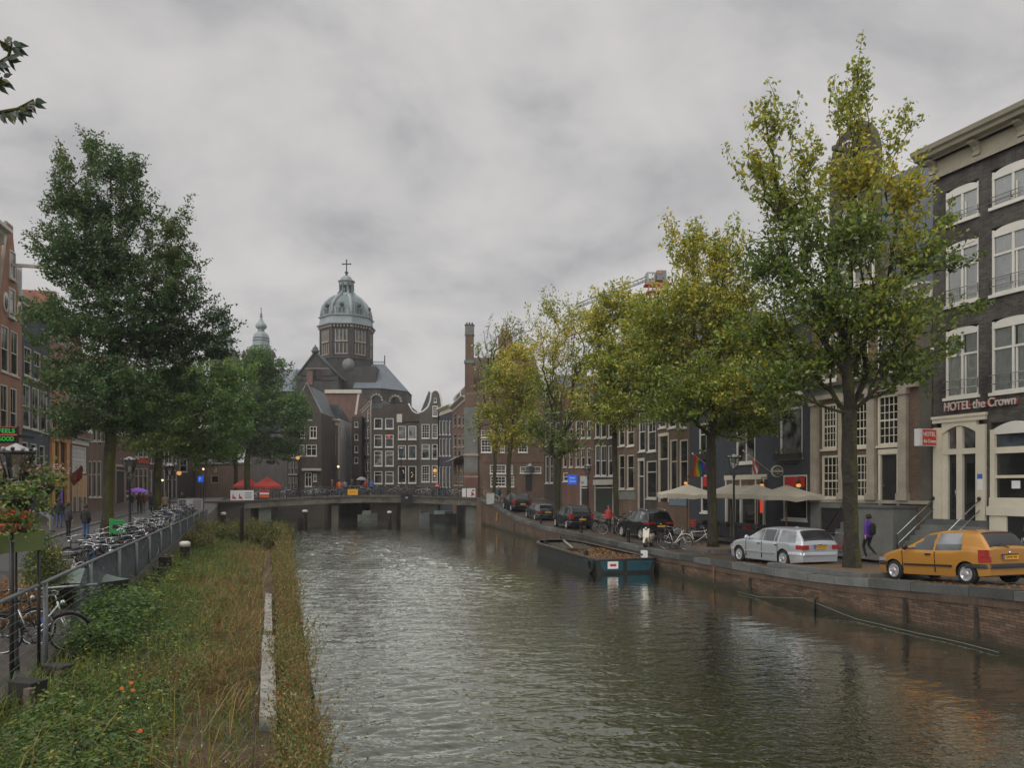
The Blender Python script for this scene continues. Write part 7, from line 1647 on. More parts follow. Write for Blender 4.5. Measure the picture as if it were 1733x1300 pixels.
person('person in dark clothes standing behind the display board', 308, 72, 2.05, R(-90), 'stand', M['black_cloth'], M['dark_cloth'], M['hair'], 1.05, G)
person('man in teal jacket standing by the pale cabinet near the bridge', 844, 84, 2.62, R(-60), 'stand', M['teal'], M['black_cloth'], M['blond'], 1.05, G)
person('person in red top with dark jacket beside the slim trunk', 1030, 54, 1.2, R(-100), 'stand', M['red_cloth'], M['black_cloth'], M['hair'], 1.05, G)
GB = 'people crossing the bridge'
for i, (px, tp, lg, hr, ps, lab) in enumerate(((562, M['brown_cloth'], M['dark_cloth'], M['blond'], 'stand', 'person in brown jacket at the left of the group on the bridge'), (574.5, M['orange_cloth'], M['blue_cloth'], M['hair'], 'walk', 'person in bright orange jacket and blue trousers on the bridge'), (584, M['grey_cloth'], M['denim'], M['hair'], 'walk', 'person in pale grey jacket next to the orange jacket on the bridge'),
        (596, M['dark_cloth'], M['black_cloth'], M['blond'], 'stand', 'person in dark jacket behind the yellow board on the bridge'), (611, M['black_cloth'], M['dark_cloth'], M['hair'], 'hold', 'person in black under a grey umbrella on the bridge'), (619, M['red_cloth'], M['black_cloth'], M['hair'], 'stand', 'person in red brown jacket right of the grey umbrella'), (629, M['blue_cloth'], M['black_cloth'], M['hair'], 'walk', 'person in blue jacket and black trousers on the bridge'))):
    p = bp_(bt(px), 2.2+.5*(i % 3), 0.02); person(lab, 0, 0, p[2]+.02, R(20+i*47), ps, tp, lg, hr, 1.07, GB, P=(X(px, p[1]), p[1]))
def umbrella(label, x, y, z, m, r=.55):
    t = thing('umbrella', label, 'umbrella', (x, y, z)); mb = MB(); n = 8; vs = [(0,0,.98)]
    for k, (rr, zz) in enumerate(((.45,.9),(.8,.76),(1,.6))): vs += [(r*rr*math.cos(2*PI*i/n), r*rr*math.sin(2*PI*i/n), zz-(.0 if i % 2 == 0 else .015)) for i in range(n)]
    fs = [(0, 1+i, 1+(i+1) % n) for i in range(n)]+[(1+k*n+i, 1+(k+1)*n+i, 1+(k+1)*n+(i+1) % n, 1+k*n+(i+1) % n) for k in range(2) for i in range(n)]
    mb.add(vs, fs, m); mb.build('canopy', t); mb = MB(); mb.tube([(0,0,-.05),(0,0,1.03)], .012, M['iron'], 5); mb.build('shaft', t)
    return t
umbrella('purple umbrella with pale rim held up in the left street', X(237.5, 67.8)-.1, 67.5, 3.35, M['violet_cloth'], 1.0)
p = bp_(bt(610), 2.2, 0); umbrella('pale grey umbrella held up on the bridge', p[0]+.2, p[1]-.2, p[2]+1.25, M['grey_canvas2'] if 'grey_canvas2' in M else M['grey_cloth'], .62)
# ================================================================== street furniture
def lantern_post(label, px, d, z0, ztop, S=1.0, pr=1.0):
    """old crown lantern: ztop is the top of the glass body's crown"""
    t = thing('street_lamp', label, 'street lamp', (X(px, d), d, z0), R(22), 'crown street lamps'); I = M['iron']; h = ztop-z0-.86*S
    mb = MB(); mb.lathe([(.17*pr,0),(.17*pr,.12),(.12*pr,.2),(.11*pr,.75),(.13*pr,.8),(.08*pr,.95),(.06*pr,1.3),(.045*pr,h-.35),(.07,h-.33),(.07,h-.27),(.04,h-.2),(.035,h)], I, 10); mb.build('post', t)
    mb = MB(); b = h+.12*S
    for a in range(4):
        an = a*PI/2+PI/4; mb.tube([(.03*math.cos(an),.03*math.sin(an),h-.28*S),(.17*S*math.cos(an),.17*S*math.sin(an),h-.1*S),(.15*S*math.cos(an),.15*S*math.sin(an),b)], .016*S, I, 5)
    mb.build('scroll_bracket', t)
    mb = MB(); r0, r1, z1 = .16*S, .30*S, b+.52*S
    for a in range(6):
        an = a*PI/3; mb.tube([(r0*math.cos(an),r0*math.sin(an),b),(r1*math.cos(an),r1*math.sin(an),z1)], .013*S, I, 4)
    mb.lathe([(r0*1.1,b-.03*S),(r0*1.1,b+.02*S)], I, 6); mb.lathe([(r1*1.12,z1-.02*S),(r1*1.16,z1+.03*S),(r1*1.05,z1+.05*S)], I, 6)
    f = mb.build('lantern_frame', t)
    mb = MB(); vs = [(r0*.97*math.cos(a*PI/3),r0*.97*math.sin(a*PI/3),b+.02) for a in range(6)]+[(r1*.97*math.cos(a*PI/3),r1*.97*math.sin(a*PI/3),z1-.02) for a in range(6)]
    mb.add(vs, [(i,(i+1) % 6,6+(i+1) % 6,6+i) for i in range(6)], M['lamp_glass']); mb.build('glass', f)
    mb = MB(); mb.lathe([(.05*S,b),(.06*S,b+.1*S),(.075*S,b+.22*S),(.03*S,b+.3*S)], M['sign_white'], 8); mb.build('bulb', f)
    mb = MB(); mb.lathe([(r1*.95,z1+.05*S),(r1*.6,z1+.12*S),(r1*.3,z1+.16*S),(.02,z1+.2*S)], M['lamp_cap'], 6, smooth=False)
    for a in range(12): an = a*PI/6; mb.ball((r1*1.08*math.cos(an), r1*1.08*math.sin(an), z1+.08*S), .042*S, I if a % 2 else M['lamp_cap'], 6)
    mb.build('crown', t)
    return t
M['lamp_glass'] = glass_mat('lamp_glass', .8, (.85,.85,.8)); M['lamp_cap'] = pbr('lamp_cap', (.3,.3,.3), .5, .2)
lantern_post('large black crown lantern among the hanging flowers at the left edge', 27.5, 13.2, 1.08, Z(749, 13.2), .86, .32)
lantern_post('black crown lantern on a slim post right of the big elm trunk', 219.5, 36, 1.58, Z(772, 36), 1.05)
lantern_post('black crown lantern on a post just right of the second trunk on the left bank', 287, 49, 1.84, Z(784, 49), 1.05)
lantern_post('black crown lantern between the cafe parasols and the thick trunk', 1242, 37.5, 1.1, Z(768, 37.5))
lantern_post('black crown lantern before the wide red brick house', 995, 58, 1.25, Z(785, 58))
lantern_post('black crown lantern before the far houses on the bridge', 679, 96, 3.0, Z(757, 96), 1.1)
# wall lantern on the corner building
t = thing('wall_lantern', 'white topped wall lantern over the dark door of the corner building', 'lamp', (X(897, 97.6), 97.6, Z(800, 97.6))); mb = MB(); mb.lathe([(.2,0),(.42,.75),(.5,.8),(.2,1.0),(.05,1.2)], M['lamp_cap'], 6); mb.build('lantern', t); mb = MB(); mb.tube([(0,0,.1),(0,.4,.1)], .05, M['iron'], 5); mb.build('bracket', t)
# glowing street globes far left
for px, py, d, m, lb, r in ((303, 801, 100, 'lamp_warm', 'round yellow lit sign disc in front of the dark gabled house', .3), (504, 775, 108, 'lamp_warm', 'amber glowing lantern at the left end of the far houses', .28), (344, 794, 112, 'lamp_white', 'small white lit lamp on the low brick building', .16), (275, 813, 80, 'lamp_white', 'small glowing lamp beside the second trunk', .12), (572.5, 790, 112, 'lamp_white', 'white glowing street lamp above the people on the bridge', .18)):
    t = thing('lit_lamp', lb, 'lamp', (X(px, d), d, 2.6)); zz = Z(py, d)-2.6; mb = MB(); mb.ball((0,0,zz), r, M[m], 10); mb.build('globe', t); mb = MB(); mb.tube([(0,0,0),(0,0,zz-r)], .07, M['iron'], 6); mb.lathe([(r*1.1,zz+r*.8),(.05,zz+r*1.4)], M['iron'], 8); mb.build('post', t)

# neon shop sign on the orange gabled house
def neon():
    d = 50.5; t = thing('neon_sign', 'black neon sign with green letters and red lines at the left edge', 'sign', (X(-3, d), d, Z(750, d))); w = X(31, d)-X(-3, d); h = Z(722, d)-Z(750, d)
    mb = MB(); mb.box(0, w, -.08, .08, 0, h, M['black']); mb.build('box', t)
    mb = MB(); mb.box(.05, w-.05, -.09, -.081, h*.46, h*.53, M['neon_red']); mb.box(.05, w-.05, -.09, -.081, h*.95, h*.985, M['neon_red']); mb.build('red_line', t)
    text_obj('lettering', 'FEELS', M['neon_green'], w*.82, t, (w*.05, -.085, h*.6), extrude=.004, height=h*.27); text_obj('lettering', 'GOOD', M['neon_green'], w*.78, t, (w*.03, -.085, h*.12), extrude=.004, height=h*.27)
    mb = MB(); mb.box(w*.3, w*.36, .08, 3.0, h*.4, h*.6, M['iron']); mb.build('bracket', t)
neon()
def board_sign(name, label, px0, px1, y0, y1, d, m, lines, tm, zpost=None, emit_=False, cat='sign'):
    t = thing(name, label, cat, (X(px0, d), d, Z(y1, d))); w = X(px1, d)-X(px0, d); h = Z(y0, d)-Z(y1, d)
    mb = MB(); mb.box(0, w, -.06, .06, 0, h, m); mb.build('board', t)
    for tx, fx, fy, fw, fh in lines: text_obj('lettering', tx, tm, w*fw, t, (w*fx, -.066, h*fy), extrude=.003, height=h*fh)
    mb = MB()
    if zpost is not None: mb.tube([(w/2,.1,zpost-Z(y1,d)),(w/2,.1,h)], .05, M['iron'], 6)
    else: mb.box(w*.4,w*.6,.06,1.2,h*.4,h*.55, M['iron'])
    mb.build('post' if zpost is not None else 'bracket', t); return t
board_sign('hotel_sign', 'bright blue lit hotel sign with pale lettering by the forked tree', 961, 976, 804, 819.5, 74.5, M['sign_blue'], [('Hotel', .2, .56, .6, .24), ('Clarke', .12, .2, .76, .24)], M['text_white'])
board_sign('shop_sign', 'white shop sign with blue mark over the pale doorway', 982, 996, 806, 823, 72.5, M['sign_white'], [('oo', .12, .25, .3, .22)], M['blue_cloth'])
t = board_sign('street_sign', 'blue street sign on a pale pole near the bridge ramp', 335, 343.5, 806, 816, 80, M['sign_blue'], [('P', .3, .25, .35, .5)], M['text_white'], 2.4)
board_sign('street_sign', 'small blue and white board hanging below the left trees', 336, 359, 777, 784.5, 104, M['plaster'], [], M['text_white'], 2.6)
# round beer sign at the cafe
def beer():
    s = S_CAFE; xx = s.u(1350); zz = s.z(1350, 798); p = s.P0+s.e*xx-s.n*1.3; t = thing('round_sign', 'round illuminated sign with golden band at the right end of the cafe', 'sign', (p.x, p.y, zz))
    mb = MB(); mb.lathe([(.32,-.1),(.32,.1)], M['plaster'], 24); o = mb.build('disc', t); o.rotation_euler = (R(90),0,0)
    mb = MB(); mb.lathe([(.27,-.11),(.27,.11)], M['black'], 24); o = mb.build('face', t); o.rotation_euler = (R(90),0,0)
    mb = MB(); mb.box(-.26,.26,-.12,-.112,-.07,.07, M['tan_stone']); mb.box(-.14,.14,-.12,-.112,.12,.16, M['tan_stone']); mb.box(-.14,.14,-.12,-.112,-.17,-.13, M['tan_stone']); mb.build('band', t)
    mb = MB(); mb.tube([(0,0,.32),(0,0,.42),(1.2,.4,.42)], .035, M['iron'], 5); mb.build('bracket', t)
beer()
# cafe parasols
def parasol(label, px, d, zc, r, m, n=4, group='parasols', z0=None, rz=0.0, drop=.24, rise=.55, name='parasol'):
    z0 = zr(d)+.11 if z0 is None else z0; t = thing(name, label, 'parasol', (X(px, d), d, z0), rz, group); h = zc-z0; mb = MB(); vs = [(0,0,h+rise)]
    k = 16; ring = []
    for i in range(k):
        a = 2*PI*i/k+PI/4; q = 1/max(abs(math.cos(a)), abs(math.sin(a))) if n == 4 else 1; sag = .1*math.sin(2*a+PI/2)**2+.03*math.sin(7*a)
        ring.append((r*q*math.cos(a), r*q*math.sin(a), h-sag))
    mid = [(x*.5, y*.5, h+rise*.5-.05) for x, y, z in ring]
    vs += mid+ring+[(x*1.0, y*1.0, z-drop) for x, y, z in ring]
    fs = [(0,1+i,1+(i+1) % k) for i in range(k)]+[(1+c*k+i,1+(c+1)*k+i,1+(c+1)*k+(i+1) % k,1+c*k+(i+1) % k) for c in range(2) for i in range(k)]
    mb.add(vs, fs, m); mb.build('canopy', t); mb = MB(); mb.tube([(0,0,0),(0,0,h+rise-.02)], .045, M['wood'] if m is not M['red_canvas'] else M['white'], 8); mb.lathe([(.35,0),(.35,.08),(.06,.12)], M['iron'], 10); mb.build('pole', t)
    return t
M['red_canvas'] = pbr('red_canvas', (.5,.065,.05), .85, .15, 1.5)
GP = 'cream cafe parasols'
parasol('cream cafe parasol left of the thick trunk', 1163, 47, Z(835, 47), 1.55, M['canvas'], group=GP)
parasol('cream cafe parasol just right of the thick trunk', 1237, 44.5, Z(835, 44.5), 1.45, M['canvas'], group=GP)
parasol('cream cafe parasol in the middle in front of the name board', 1280, 43.3, Z(836, 43.3), 1.4, M['canvas'], group=GP)
parasol('cream cafe parasol at the right end below the round sign', 1331, 42.2, Z(838, 42.2), 1.5, M['canvas'], group=GP)
for px, lb in ((418, 'red parasol left of its twin behind the bridge'), (452, 'red parasol right of its twin behind the bridge')): parasol(lb, px, 101, Z(822, 101), 1.75, M['red_canvas'], 4, 'red parasols behind the bridge', 2.9, R(20), .3, 1.2)
# terrace tables and chairs
rb = random.Random(8)
def cafe_table(label, x, y, z):
    t = thing('cafe_table', label, 'table', (x, y, z), 0, 'terrace tables'); mb = MB(); mb.lathe([(.38,.72),(.38,.75)], M['wood_dark'], 14); mb.build('table_top', t); mb = MB(); mb.tube([(0,0,.02),(0,0,.72)], .03, M['iron'], 6); mb.lathe([(.22,0),(.22,.03),(.03,.06)], M['iron'], 10); mb.build('leg', t)
def cafe_chair(label, x, y, z, rz, m):
    t = thing('cafe_chair', label, 'chair', (x, y, z), rz, 'terrace chairs'); mb = MB(); mb.box(-.21,.21,-.21,.21,.43,.47, m); mb.build('seat', t); mb = MB(); mb.box(-.21,-.18,-.2,.2,.55,.9, m); mb.build('backrest', t)
    for sx in (-.19,.19):
        for sy in (-.19,.19): mb = MB(); mb.tube([(sx,sy,0),(sx,sy,.9 if sx < 0 else .44)], .014, M['iron'], 5); mb.build('leg', t)
for i, px in enumerate((1182, 1222, 1252, 1282, 1312, 1345)):
    d = frd(px)-3.2; x = X(px, d); z = zr(d)+.11; cafe_table('dark round terrace table, %s from the left under the parasols' % ORD[i], x, d, z)
    for j, s in enumerate((-1, 1)): cafe_chair('%s terrace chair %s the %s table from the left' % ('red' if (i+j) % 3 == 0 else 'black', 'left of' if s < 0 else 'right of', ORD[i]), x+s*.62*.3, d-s*.62, z, R(90)*s+rb.uniform(-.4,.4), M['red_cloth'] if (i+j) % 3 == 0 else M['black'])
# terrace fence
t = thing('terrace_railing', 'low black terrace railing in front of the cafe chairs', 'railing', (0,0,0)); mb = MB()
pts = [(X(p, frd(p)-4.6), frd(p)-4.6) for p in (1178,1210,1250,1290,1330,1368)]
for hh in (.9,.5,.15): mb.tube([(x, y, zr(y)+.11+hh) for x, y in pts], .02, M['iron'], 5)
for x, y in pts: mb.tube([(x,y,zr(y)+.1),(x,y,zr(y)+1.02)], .03, M['iron'], 6)
mb.build('rail', t); mb = MB()
for (x0,y0),(x1,y1) in zip(pts[:-1], pts[1:]): mb.add([(x0,y0,zr(y0)+.3),(x1,y1,zr(y1)+.3),(x1,y1,zr(y1)+.85),(x0,y0,zr(y0)+.85)], [(0,1,2,3)], M['dark_cloth'])
mb.build('windbreak', t)
# flags
def flag(label, p0, p1, bands, dirn, ln, q0=.28, q1=.98):
    t = thing('flag', label, 'flag', p0); p1 = Vector(p1)-Vector(p0); mb = MB(); mb.tube([(0,0,0), p1], .025, M['offwhite'], 6); mb.ball(p1, .05, M['sign_white'], 8); mb.build('flagpole', t)
    n = len(bands); mb = MB(); m_ = 10; G_ = []
    for i in range(n+1):
        q = q1-(q1-q0)*i/n; base = p1*q; row = []
        for j in range(m_+1):
            s = j/m_; row.append(base+Vector((dirn[0]*s*ln*.35*(1-s*.4)+.06*math.sin(5*s+i*1.1), dirn[1]*s*ln*.35+.07*math.cos(4*s+i*1.3), -s*ln*(1-.06*i))))
        G_.append(row)
    for i in range(n):
        vs = G_[i]+G_[i+1]; k = m_+1; mb.add(vs, [(j,j+1,k+j+1,k+j) for j in range(m_)], bands[i], True)
    mb.build('cloth', t)
RB = [pbr('flag_'+n, c, .8, .05) for n, c in (('red',(.6,.03,.03)),('orange',(.75,.22,.02)),('yellow',(.75,.55,.04)),('green',(.04,.3,.08)),('blue',(.04,.1,.5)),('violet',(.2,.05,.35)))]
dA = 46; flag('rainbow flag hanging from an angled pole beside the thick trunk', (X(1201,dA+2), dA+2, Z(790,dA+2)), (X(1172,dA), dA, Z(768,dA)), RB, (-.1,-.1), 1.35)
dA = 40; flag('red and white flag drooping from an angled pole over the cafe', (X(1304,dA+2), dA+2, Z(799,dA+2)), (X(1258,dA), dA, Z(763,dA)), [M['sign_red'], M['sign_white'], M['sign_red'], M['sign_white'], M['sign_red']], (.1,-.05), .95, .5, .72)
dA = 60; flag('small dark red flag on an angled pole beside the orange doors', (X(112,dA+4), dA+4, Z(812,dA+4)), (X(138,dA), dA, Z(787,dA)), [M['red_cloth'], M['sign_red']], (.9,-.1), 1.0)
# cabinet, bin, kerb blocks near the bridge
t = thing('utility_cabinet', 'pale grey utility cabinet at the right end of the bridge', 'cabinet', (X(830,84), 84, 2.55)); mb = MB(); mb.box(-.42,.42,-.3,.3,0,1.2,M['plaster']); mb.box(-.46,.46,-.34,.34,1.2,1.27,M['grey_stone']); mb.build('case', t); mb = MB(); mb.box(-.36,-.02,-.315,-.301,.1,1.1,M['plaster']); mb.box(.02,.36,-.315,-.301,.1,1.1,M['plaster']); mb.build('door', t)
t = thing('quay_railing', 'short grey steel railing beside the cabinet at the bridge ramp', 'railing', (0,0,0)); mb = MB()
pp = [(wallx(d)+.25, d) for d in (80.5, 83.5, 86.5, 89.5)]
for hh in (1.05,.55): mb.tube([(x,y,zr(y)+hh) for x, y in pp], .03, M['steel'], 6)
for x, y in pp: mb.tube([(x,y,zr(y)),(x,y,zr(y)+1.07)], .035, M['steel'], 6)
mb.build('rail', t)
mb = MB(); d = 80.0; mb.box(wallx(d)-.08, wallx(d)-.02, d-.35, d+.35, .95, 1.75, M['yellow_sign']); tag(mb.build('yellow_notice'), 'yellow notice plate fixed to the brick quay wall near the bridge', 'notice')
for i, d in enumerate((44.3, 53.0, 63.5)):
    t = thing('bollard', 'dark iron bollard on the quay edge, %s from the barge towards the bridge' % ORD[i], 'bollard', (wallx(d)+.55, d, zr(d)), 0, 'quay bollards'); mb = MB(); mb.lathe([(.12,0),(.1,.1),(.08,.65),(.11,.68),(.1,.78),(.03,.84)], M['iron'], 10); mb.build('post', t)
# tree pits with kerbs and fallen leaves
for lb, px, d, w in (('stone edged earth bed round the olive green tree', 1442, 27.6, 2.2), ('stone edged earth bed round the yellow topped tree', 1206, 39.7, 1.7)):
    x = X(px, d)-.2; h = Vector((-.29,.957)); n = Vector((-h.y,h.x)); c = Vector((x,d)); z = zr(d); a = [c+h*s*w*1.15+n*q*w*.62 for s, q in ((-1,-1),(1,-1),(1,1),(-1,1))]
    t = thing('tree_bed', lb, 'tree bed', (0,0,0)); mb = MB(); zz = [zr(p.y)+.02 for p in a]; mb.add([(p.x,p.y,zz[i]+.13) for i, p in enumerate(a)], [(0,1,2,3)], M['leaf_litter']); mb.build('soil', t)
    mb = MB()
    for i in range(4):
        p, q = a[i], a[(i+1) % 4]; e_ = (q-p).normalized(); m_ = Vector((e_.y,-e_.x))*.16; v = [(p.x,p.y),(q.x,q.y),(q.x+m_.x,q.y+m_.y),(p.x+m_.x,p.y+m_.y)]; za, zb = zz[i], zz[(i+1) % 4]; hs = [za,zb,zb,za]
        mb.add([(u_[0],u_[1],hs[j]-.1) for j, u_ in enumerate(v)]+[(u_[0],u_[1],hs[j]+.15) for j, u_ in enumerate(v)], [(4,5,6,7),(0,1,5,4),(1,2,6,5),(2,3,7,6),(3,0,4,7)], M['granite'])
    mb.build('kerb', t)
# barge
def barge():
    h = Vector((-.235,.972)); n = Vector((h.y,-h.x)); o = Vector((4.15,37.9)); t = thing('work_barge', 'dark flat work barge with teal stern panels and heaps of orange leaves', 'barge', (o.x, o.y, 0), math.atan2(h.y, h.x))
    L, W, zt = 13.2, 3.15, .74                  # local x forward, y to the left; hull lies on y in [-W,0]
    def outline(s, q): return [(0,0+q),(L-2.2,0+q),(L-.8,-.45+q*.7),(L-q,-1.1),(L-q,-W+1.1),(L-.8,-W+.45-q*.7),(L-2.2,-W-q),(0,-W-q)] 
    b = [(p[0]*.985+.08, -W/2+(p[1]+W/2)*.93) for p in outline(0,0)]; tp = outline(0,0); k = len(tp)
    mb = MB(); mb.add([(x,y,-.35) for x, y in b]+[(x,y,zt-.02 + .1*max(0,(x-8)/4)) for x, y in tp], [(i,(i+1) % k,k+(i+1) % k,k+i) for i in range(k)], M['hull']); 
    ins = [(min(L-.5,max(.3,x)), -W/2+(y+W/2)*.88) for x, y in tp]; mb.add([(x,y,zt-.05) for x, y in ins]+[(x,y,.25) for x, y in ins], [(i,k+i,k+(i+1) % k,(i+1) % k) for i in range(k)]+[tuple(range(k,2*k))], M['hull_in']); mb.build('hull', t)
    mb = MB(); pts = [(x,y,zt+.1*max(0,(x-8)/4)) for x, y in tp]
    mb.add([(x,y,z) for x, y, z in pts]+[(a[0],a[1],p[2]) for a, p in zip(ins, pts)], [(i,(i+1) % k,k+(i+1) % k,k+i) for i in range(k)], M['weathered_wood']); mb.build('gunwale', t)
    mb = MB(); mb.tube([(x,y,z-.05) for x, y, z in pts], .07, M['rust_dark'], 6, True); mb.build('rubbing_strake', t)
    for a, c in ((-.15,-1.42),(-1.62,-W+.12)): mb = MB(); mb.add([(-.012,a,zt-.1),(-.012,c,zt-.1),(-.012,c+.22 if c < -2 else c,zt-.62),(-.012,a-(.25 if c > -2 else 0),zt-.62)], [(0,3,2,1)], M['teal']); mb.build('stern_panel', t)
    mb = MB(); mb.box(-.03,-.014,-1.15,-.6,zt-.5,zt-.14, M['sign_white']); mb.box(-.034,-.03,-1.05,-.72,zt-.38,zt-.26, M['red']); mb.build('name_plate', t)
    mb = MB(); mb.box(.1,2.0,-.02,.004,zt-.26,zt-.12, M['teal']); mb.build('side_band', t)
    mb = MB()                                   # tyre fender and bits
    mb.tube([(.5+.0*math.cos(a), .1+.05*math.sin(a), .32+.3*math.sin(a)) if False else (.55+.3*math.cos(a), .09, .36+.3*math.sin(a)) for a in np.linspace(0,2*PI,17)[:-1]], .09, M['tyre'], 7, True); mb.build('tyre_fender', t)
    mb = MB(); mb.box(.15,.45,-W+.35,-W+.6,zt,zt+.35,M['sign_white']); mb.box(.18,.42,-W+.33,-W+.62,zt+.1,zt+.2,M['teal']); mb.build('bollard', t)
    for x in (2.0, 9.6): mb = MB(); mb.box(x,x+.25,-.3,-.12,zt,zt+.25,M['hull']); mb.build('bitt', t)
    # leaf heap
    g = np.random.default_rng(3); nx, ny = 26, 9; vs = []
    for i in range(nx+1):
        for j in range(ny+1):
            x = .6+(L-2.4)*i/nx; y = -.3-(W-.6)*j/ny; vs.append((x, y, .36+.1*math.sin(i*.7)*math.sin(j*.9)+.12*g.random()+.18*(j/ny)*max(0, 1-abs(x-3.5)/5)))
    mb = MB(); mb.add(vs, [(i*(ny+1)+j,(i+1)*(ny+1)+j,(i+1)*(ny+1)+j+1,i*(ny+1)+j+1) for i in range(nx) for j in range(ny)], M['soil'], True); cg = mb.build('cargo', t)
    N = 5200; x = .5+(L-2.2)*g.random(N); y = -.25-(W-.5)*g.random(N); keep = (g.random(N) < .25+.75*((-y/W > .45)*(x < 8.5))); x, y = x[keep], y[keep]; c = np.stack([x, y, .44+.2*g.random(len(x))*(-y/W)+.06*np.sin(x*1.3)*np.sin(y*2)+.1*(-y/W)], 1)
    V = leaf_quads(c, .07*(.6+.8*g.random(len(c))), g, 0); lo = quads_object('leaves', V, [LL[0], LL[1], LL[2]], g.integers(0,3,len(V)), t); lo['kind'] = 'stuff'
    mb = MB()
    for i in range(9): mb.box(7.5+.35*i, 7.7+.35*i, -2.6+.1*(i % 3), -.6-.1*(i % 2), .62+.05*(i % 3), .7+.05*(i % 3), M['weathered_wood'])
    mb.tube([(6.5,-.9,.8),(10.4,-1.6,.95)], .07, M['weathered'], 6); mb.build('planks', t)
M['hull_in'] = pbr('hull_in', (.035,.035,.032), .8, .4, 2); M['weathered_wood'] = pbr('weathered_wood', (.12,.105,.08), .85, .5, 3, bump=.3); M['rust_dark'] = pbr('rust_dark', (.045,.035,.028), .8, .5, 3)
LL = [leafm('dead_leaf_orange', (.26,.105,.035), .2, .4), leafm('dead_leaf_brown', (.16,.08,.03), .2, .4), leafm('dead_leaf_gold', (.3,.19,.06), .2, .4)]
barge()
# fallen leaves along the quay
g = np.random.default_rng(14); N = 5200; d = 19+55*g.random(N)**1.3; x = np.array([wallx(v) for v in d])+.1+np.abs(g.normal(size=N))*1.6; zz = np.array([zr(v) for v in d])+.03
V = leaf_quads(np.stack([x, d, zz], 1), .055*(.6+.8*g.random(N)), g, 0); V[:,:,2] = zz[:,None]+(V[:,:,2]-zz[:,None])*.25
tag(quads_object('fallen_leaves', V, LL, g.integers(0,3,N)), kind='stuff')
g = np.random.default_rng(15); N = 160; d = 14+50*g.random(N)**1.5; x = np.array([wallx(v) for v in d])-.3-6*g.random(N)**1.6; V = leaf_quads(np.stack([x, d, np.full(N,.012)], 1), .05*(.6+.6*g.random(N)), g, 0); V[:,:,2] = .012+(V[:,:,2]-.012)*.05
tag(quads_object('floating_leaves', V, LL, g.integers(0,3,N)), kind='stuff')
# small boats beyond the bridge
def boat(label, px, d, L, m, rz):
    t = thing('small_boat', label, 'boat', (X(px,d), d, 0), rz, 'boats beyond the bridge'); mb = MB(); k = 9; vs = []
    for i in range(k):
        s = i/(k-1); w = .95*math.sin(PI*(.12+.8*(1-s)))**.6*(1-s**5); x = L*(s-.5)
        for y, z in ((-w,.75+.25*s*s),(-w*.8,-.1),(w*.8,-.1),(w,.75+.25*s*s)): vs.append((x,y,z))
    mb.add(vs, [(i*4+j,(i+1)*4+j,(i+1)*4+j+1,i*4+j+1) for i in range(k-1) for j in range(3)]+[(3,2,1,0)], m); mb.build('hull', t)
    mb = MB(); mb.box(-L*.25,L*.18,-.65,.65,.55,1.25,M['grey_canvas']); mb.build('cover', t)
boat('white motor boat moored left of the middle pier beyond the bridge', 622, 104, 2.6, M['grey_stone'], R(5)); boat('grey covered boat moored right of the middle pier beyond the bridge', 705, 106, 3.6, M['grey_cloth'], R(-4)); boat('low dark boat moored by the right houses beyond the bridge', 752, 103, 6, M['hull'], R(-50))
# ================================================================== left bank: fence, planted strip, pots
# wire fence, then netted fence
def fence():
    t = thing('netted_fence', 'long grey steel fence with wire panels, dark netting hung on its farther part', 'fence', (0,0,0)); ztop = 2.5
    P = lambda d: (fencex(d), d)
    post_d = [6.5, 10.0, 14.05, 18.0, 21.9, 25.2, 28.4, 32, 36, 40.5, 45, 50, 55.5, 61, 66]
    for d in post_d:
        x, y = P(d); mb = MB(); mb.tube([(x,y,.55 if d < 20 else .8),(x,y,ztop)], .045 if d < 30 else .04, M['fence_steel'], 8); mb.build('post', t)
    mb = MB(); mb.tube([P(d)+(ztop,) for d in post_d], .035, M['fence_steel'], 6); mb.build('top_rail', t)
    mb = MB()
    for zz in np.arange(1.05, 2.4, .145): mb.tube([P(d)+(zz,) for d in (6.5, 10, 14.05, 18.0)], .0055, M['fence_steel'], 4)
    mb.build('wire', t)
    mb = MB(); ds_ = list(np.arange(18.0, 66.01, .5)); vs = []; nz = 7
    for i, d in enumerate(ds_):
        x, y = P(d)
        for j in range(nz): q = j/(nz-1); vs.append((x-.07+.045*math.sin(i*1.7+j*.9+.6*math.sin(i*.37))*math.sin(PI*q), y, .75+(ztop-.78)*q - .05*abs(math.sin(i*.4))*(j == nz-1)))
    mb.add(vs, [(i*nz+j,(i+1)*nz+j,(i+1)*nz+j+1,i*nz+j+1) for i in range(len(ds_)-1) for j in range(nz-1)], M['netting'], True); mb.build('netting', t)
    # torn edge near the wire part
    mb = MB(); vs = []; 
    for i, d in enumerate(np.arange(15.9, 18.01, .35)):
        x, y = P(d); lo = 2.35-.9*(d-15.9)/2.1-.25*(i % 2); vs += [(x-.06,y,.8+.05*(i % 2)),(x-.07,y,min(2.46, .9+1.6*((d-15.9)/2.1)**.6))]
    mb.add(vs, [(2*i,2*i+2,2*i+3,2*i+1) for i in range(len(vs)//2-1)], M['netting'], True); mb.build('netting', t)
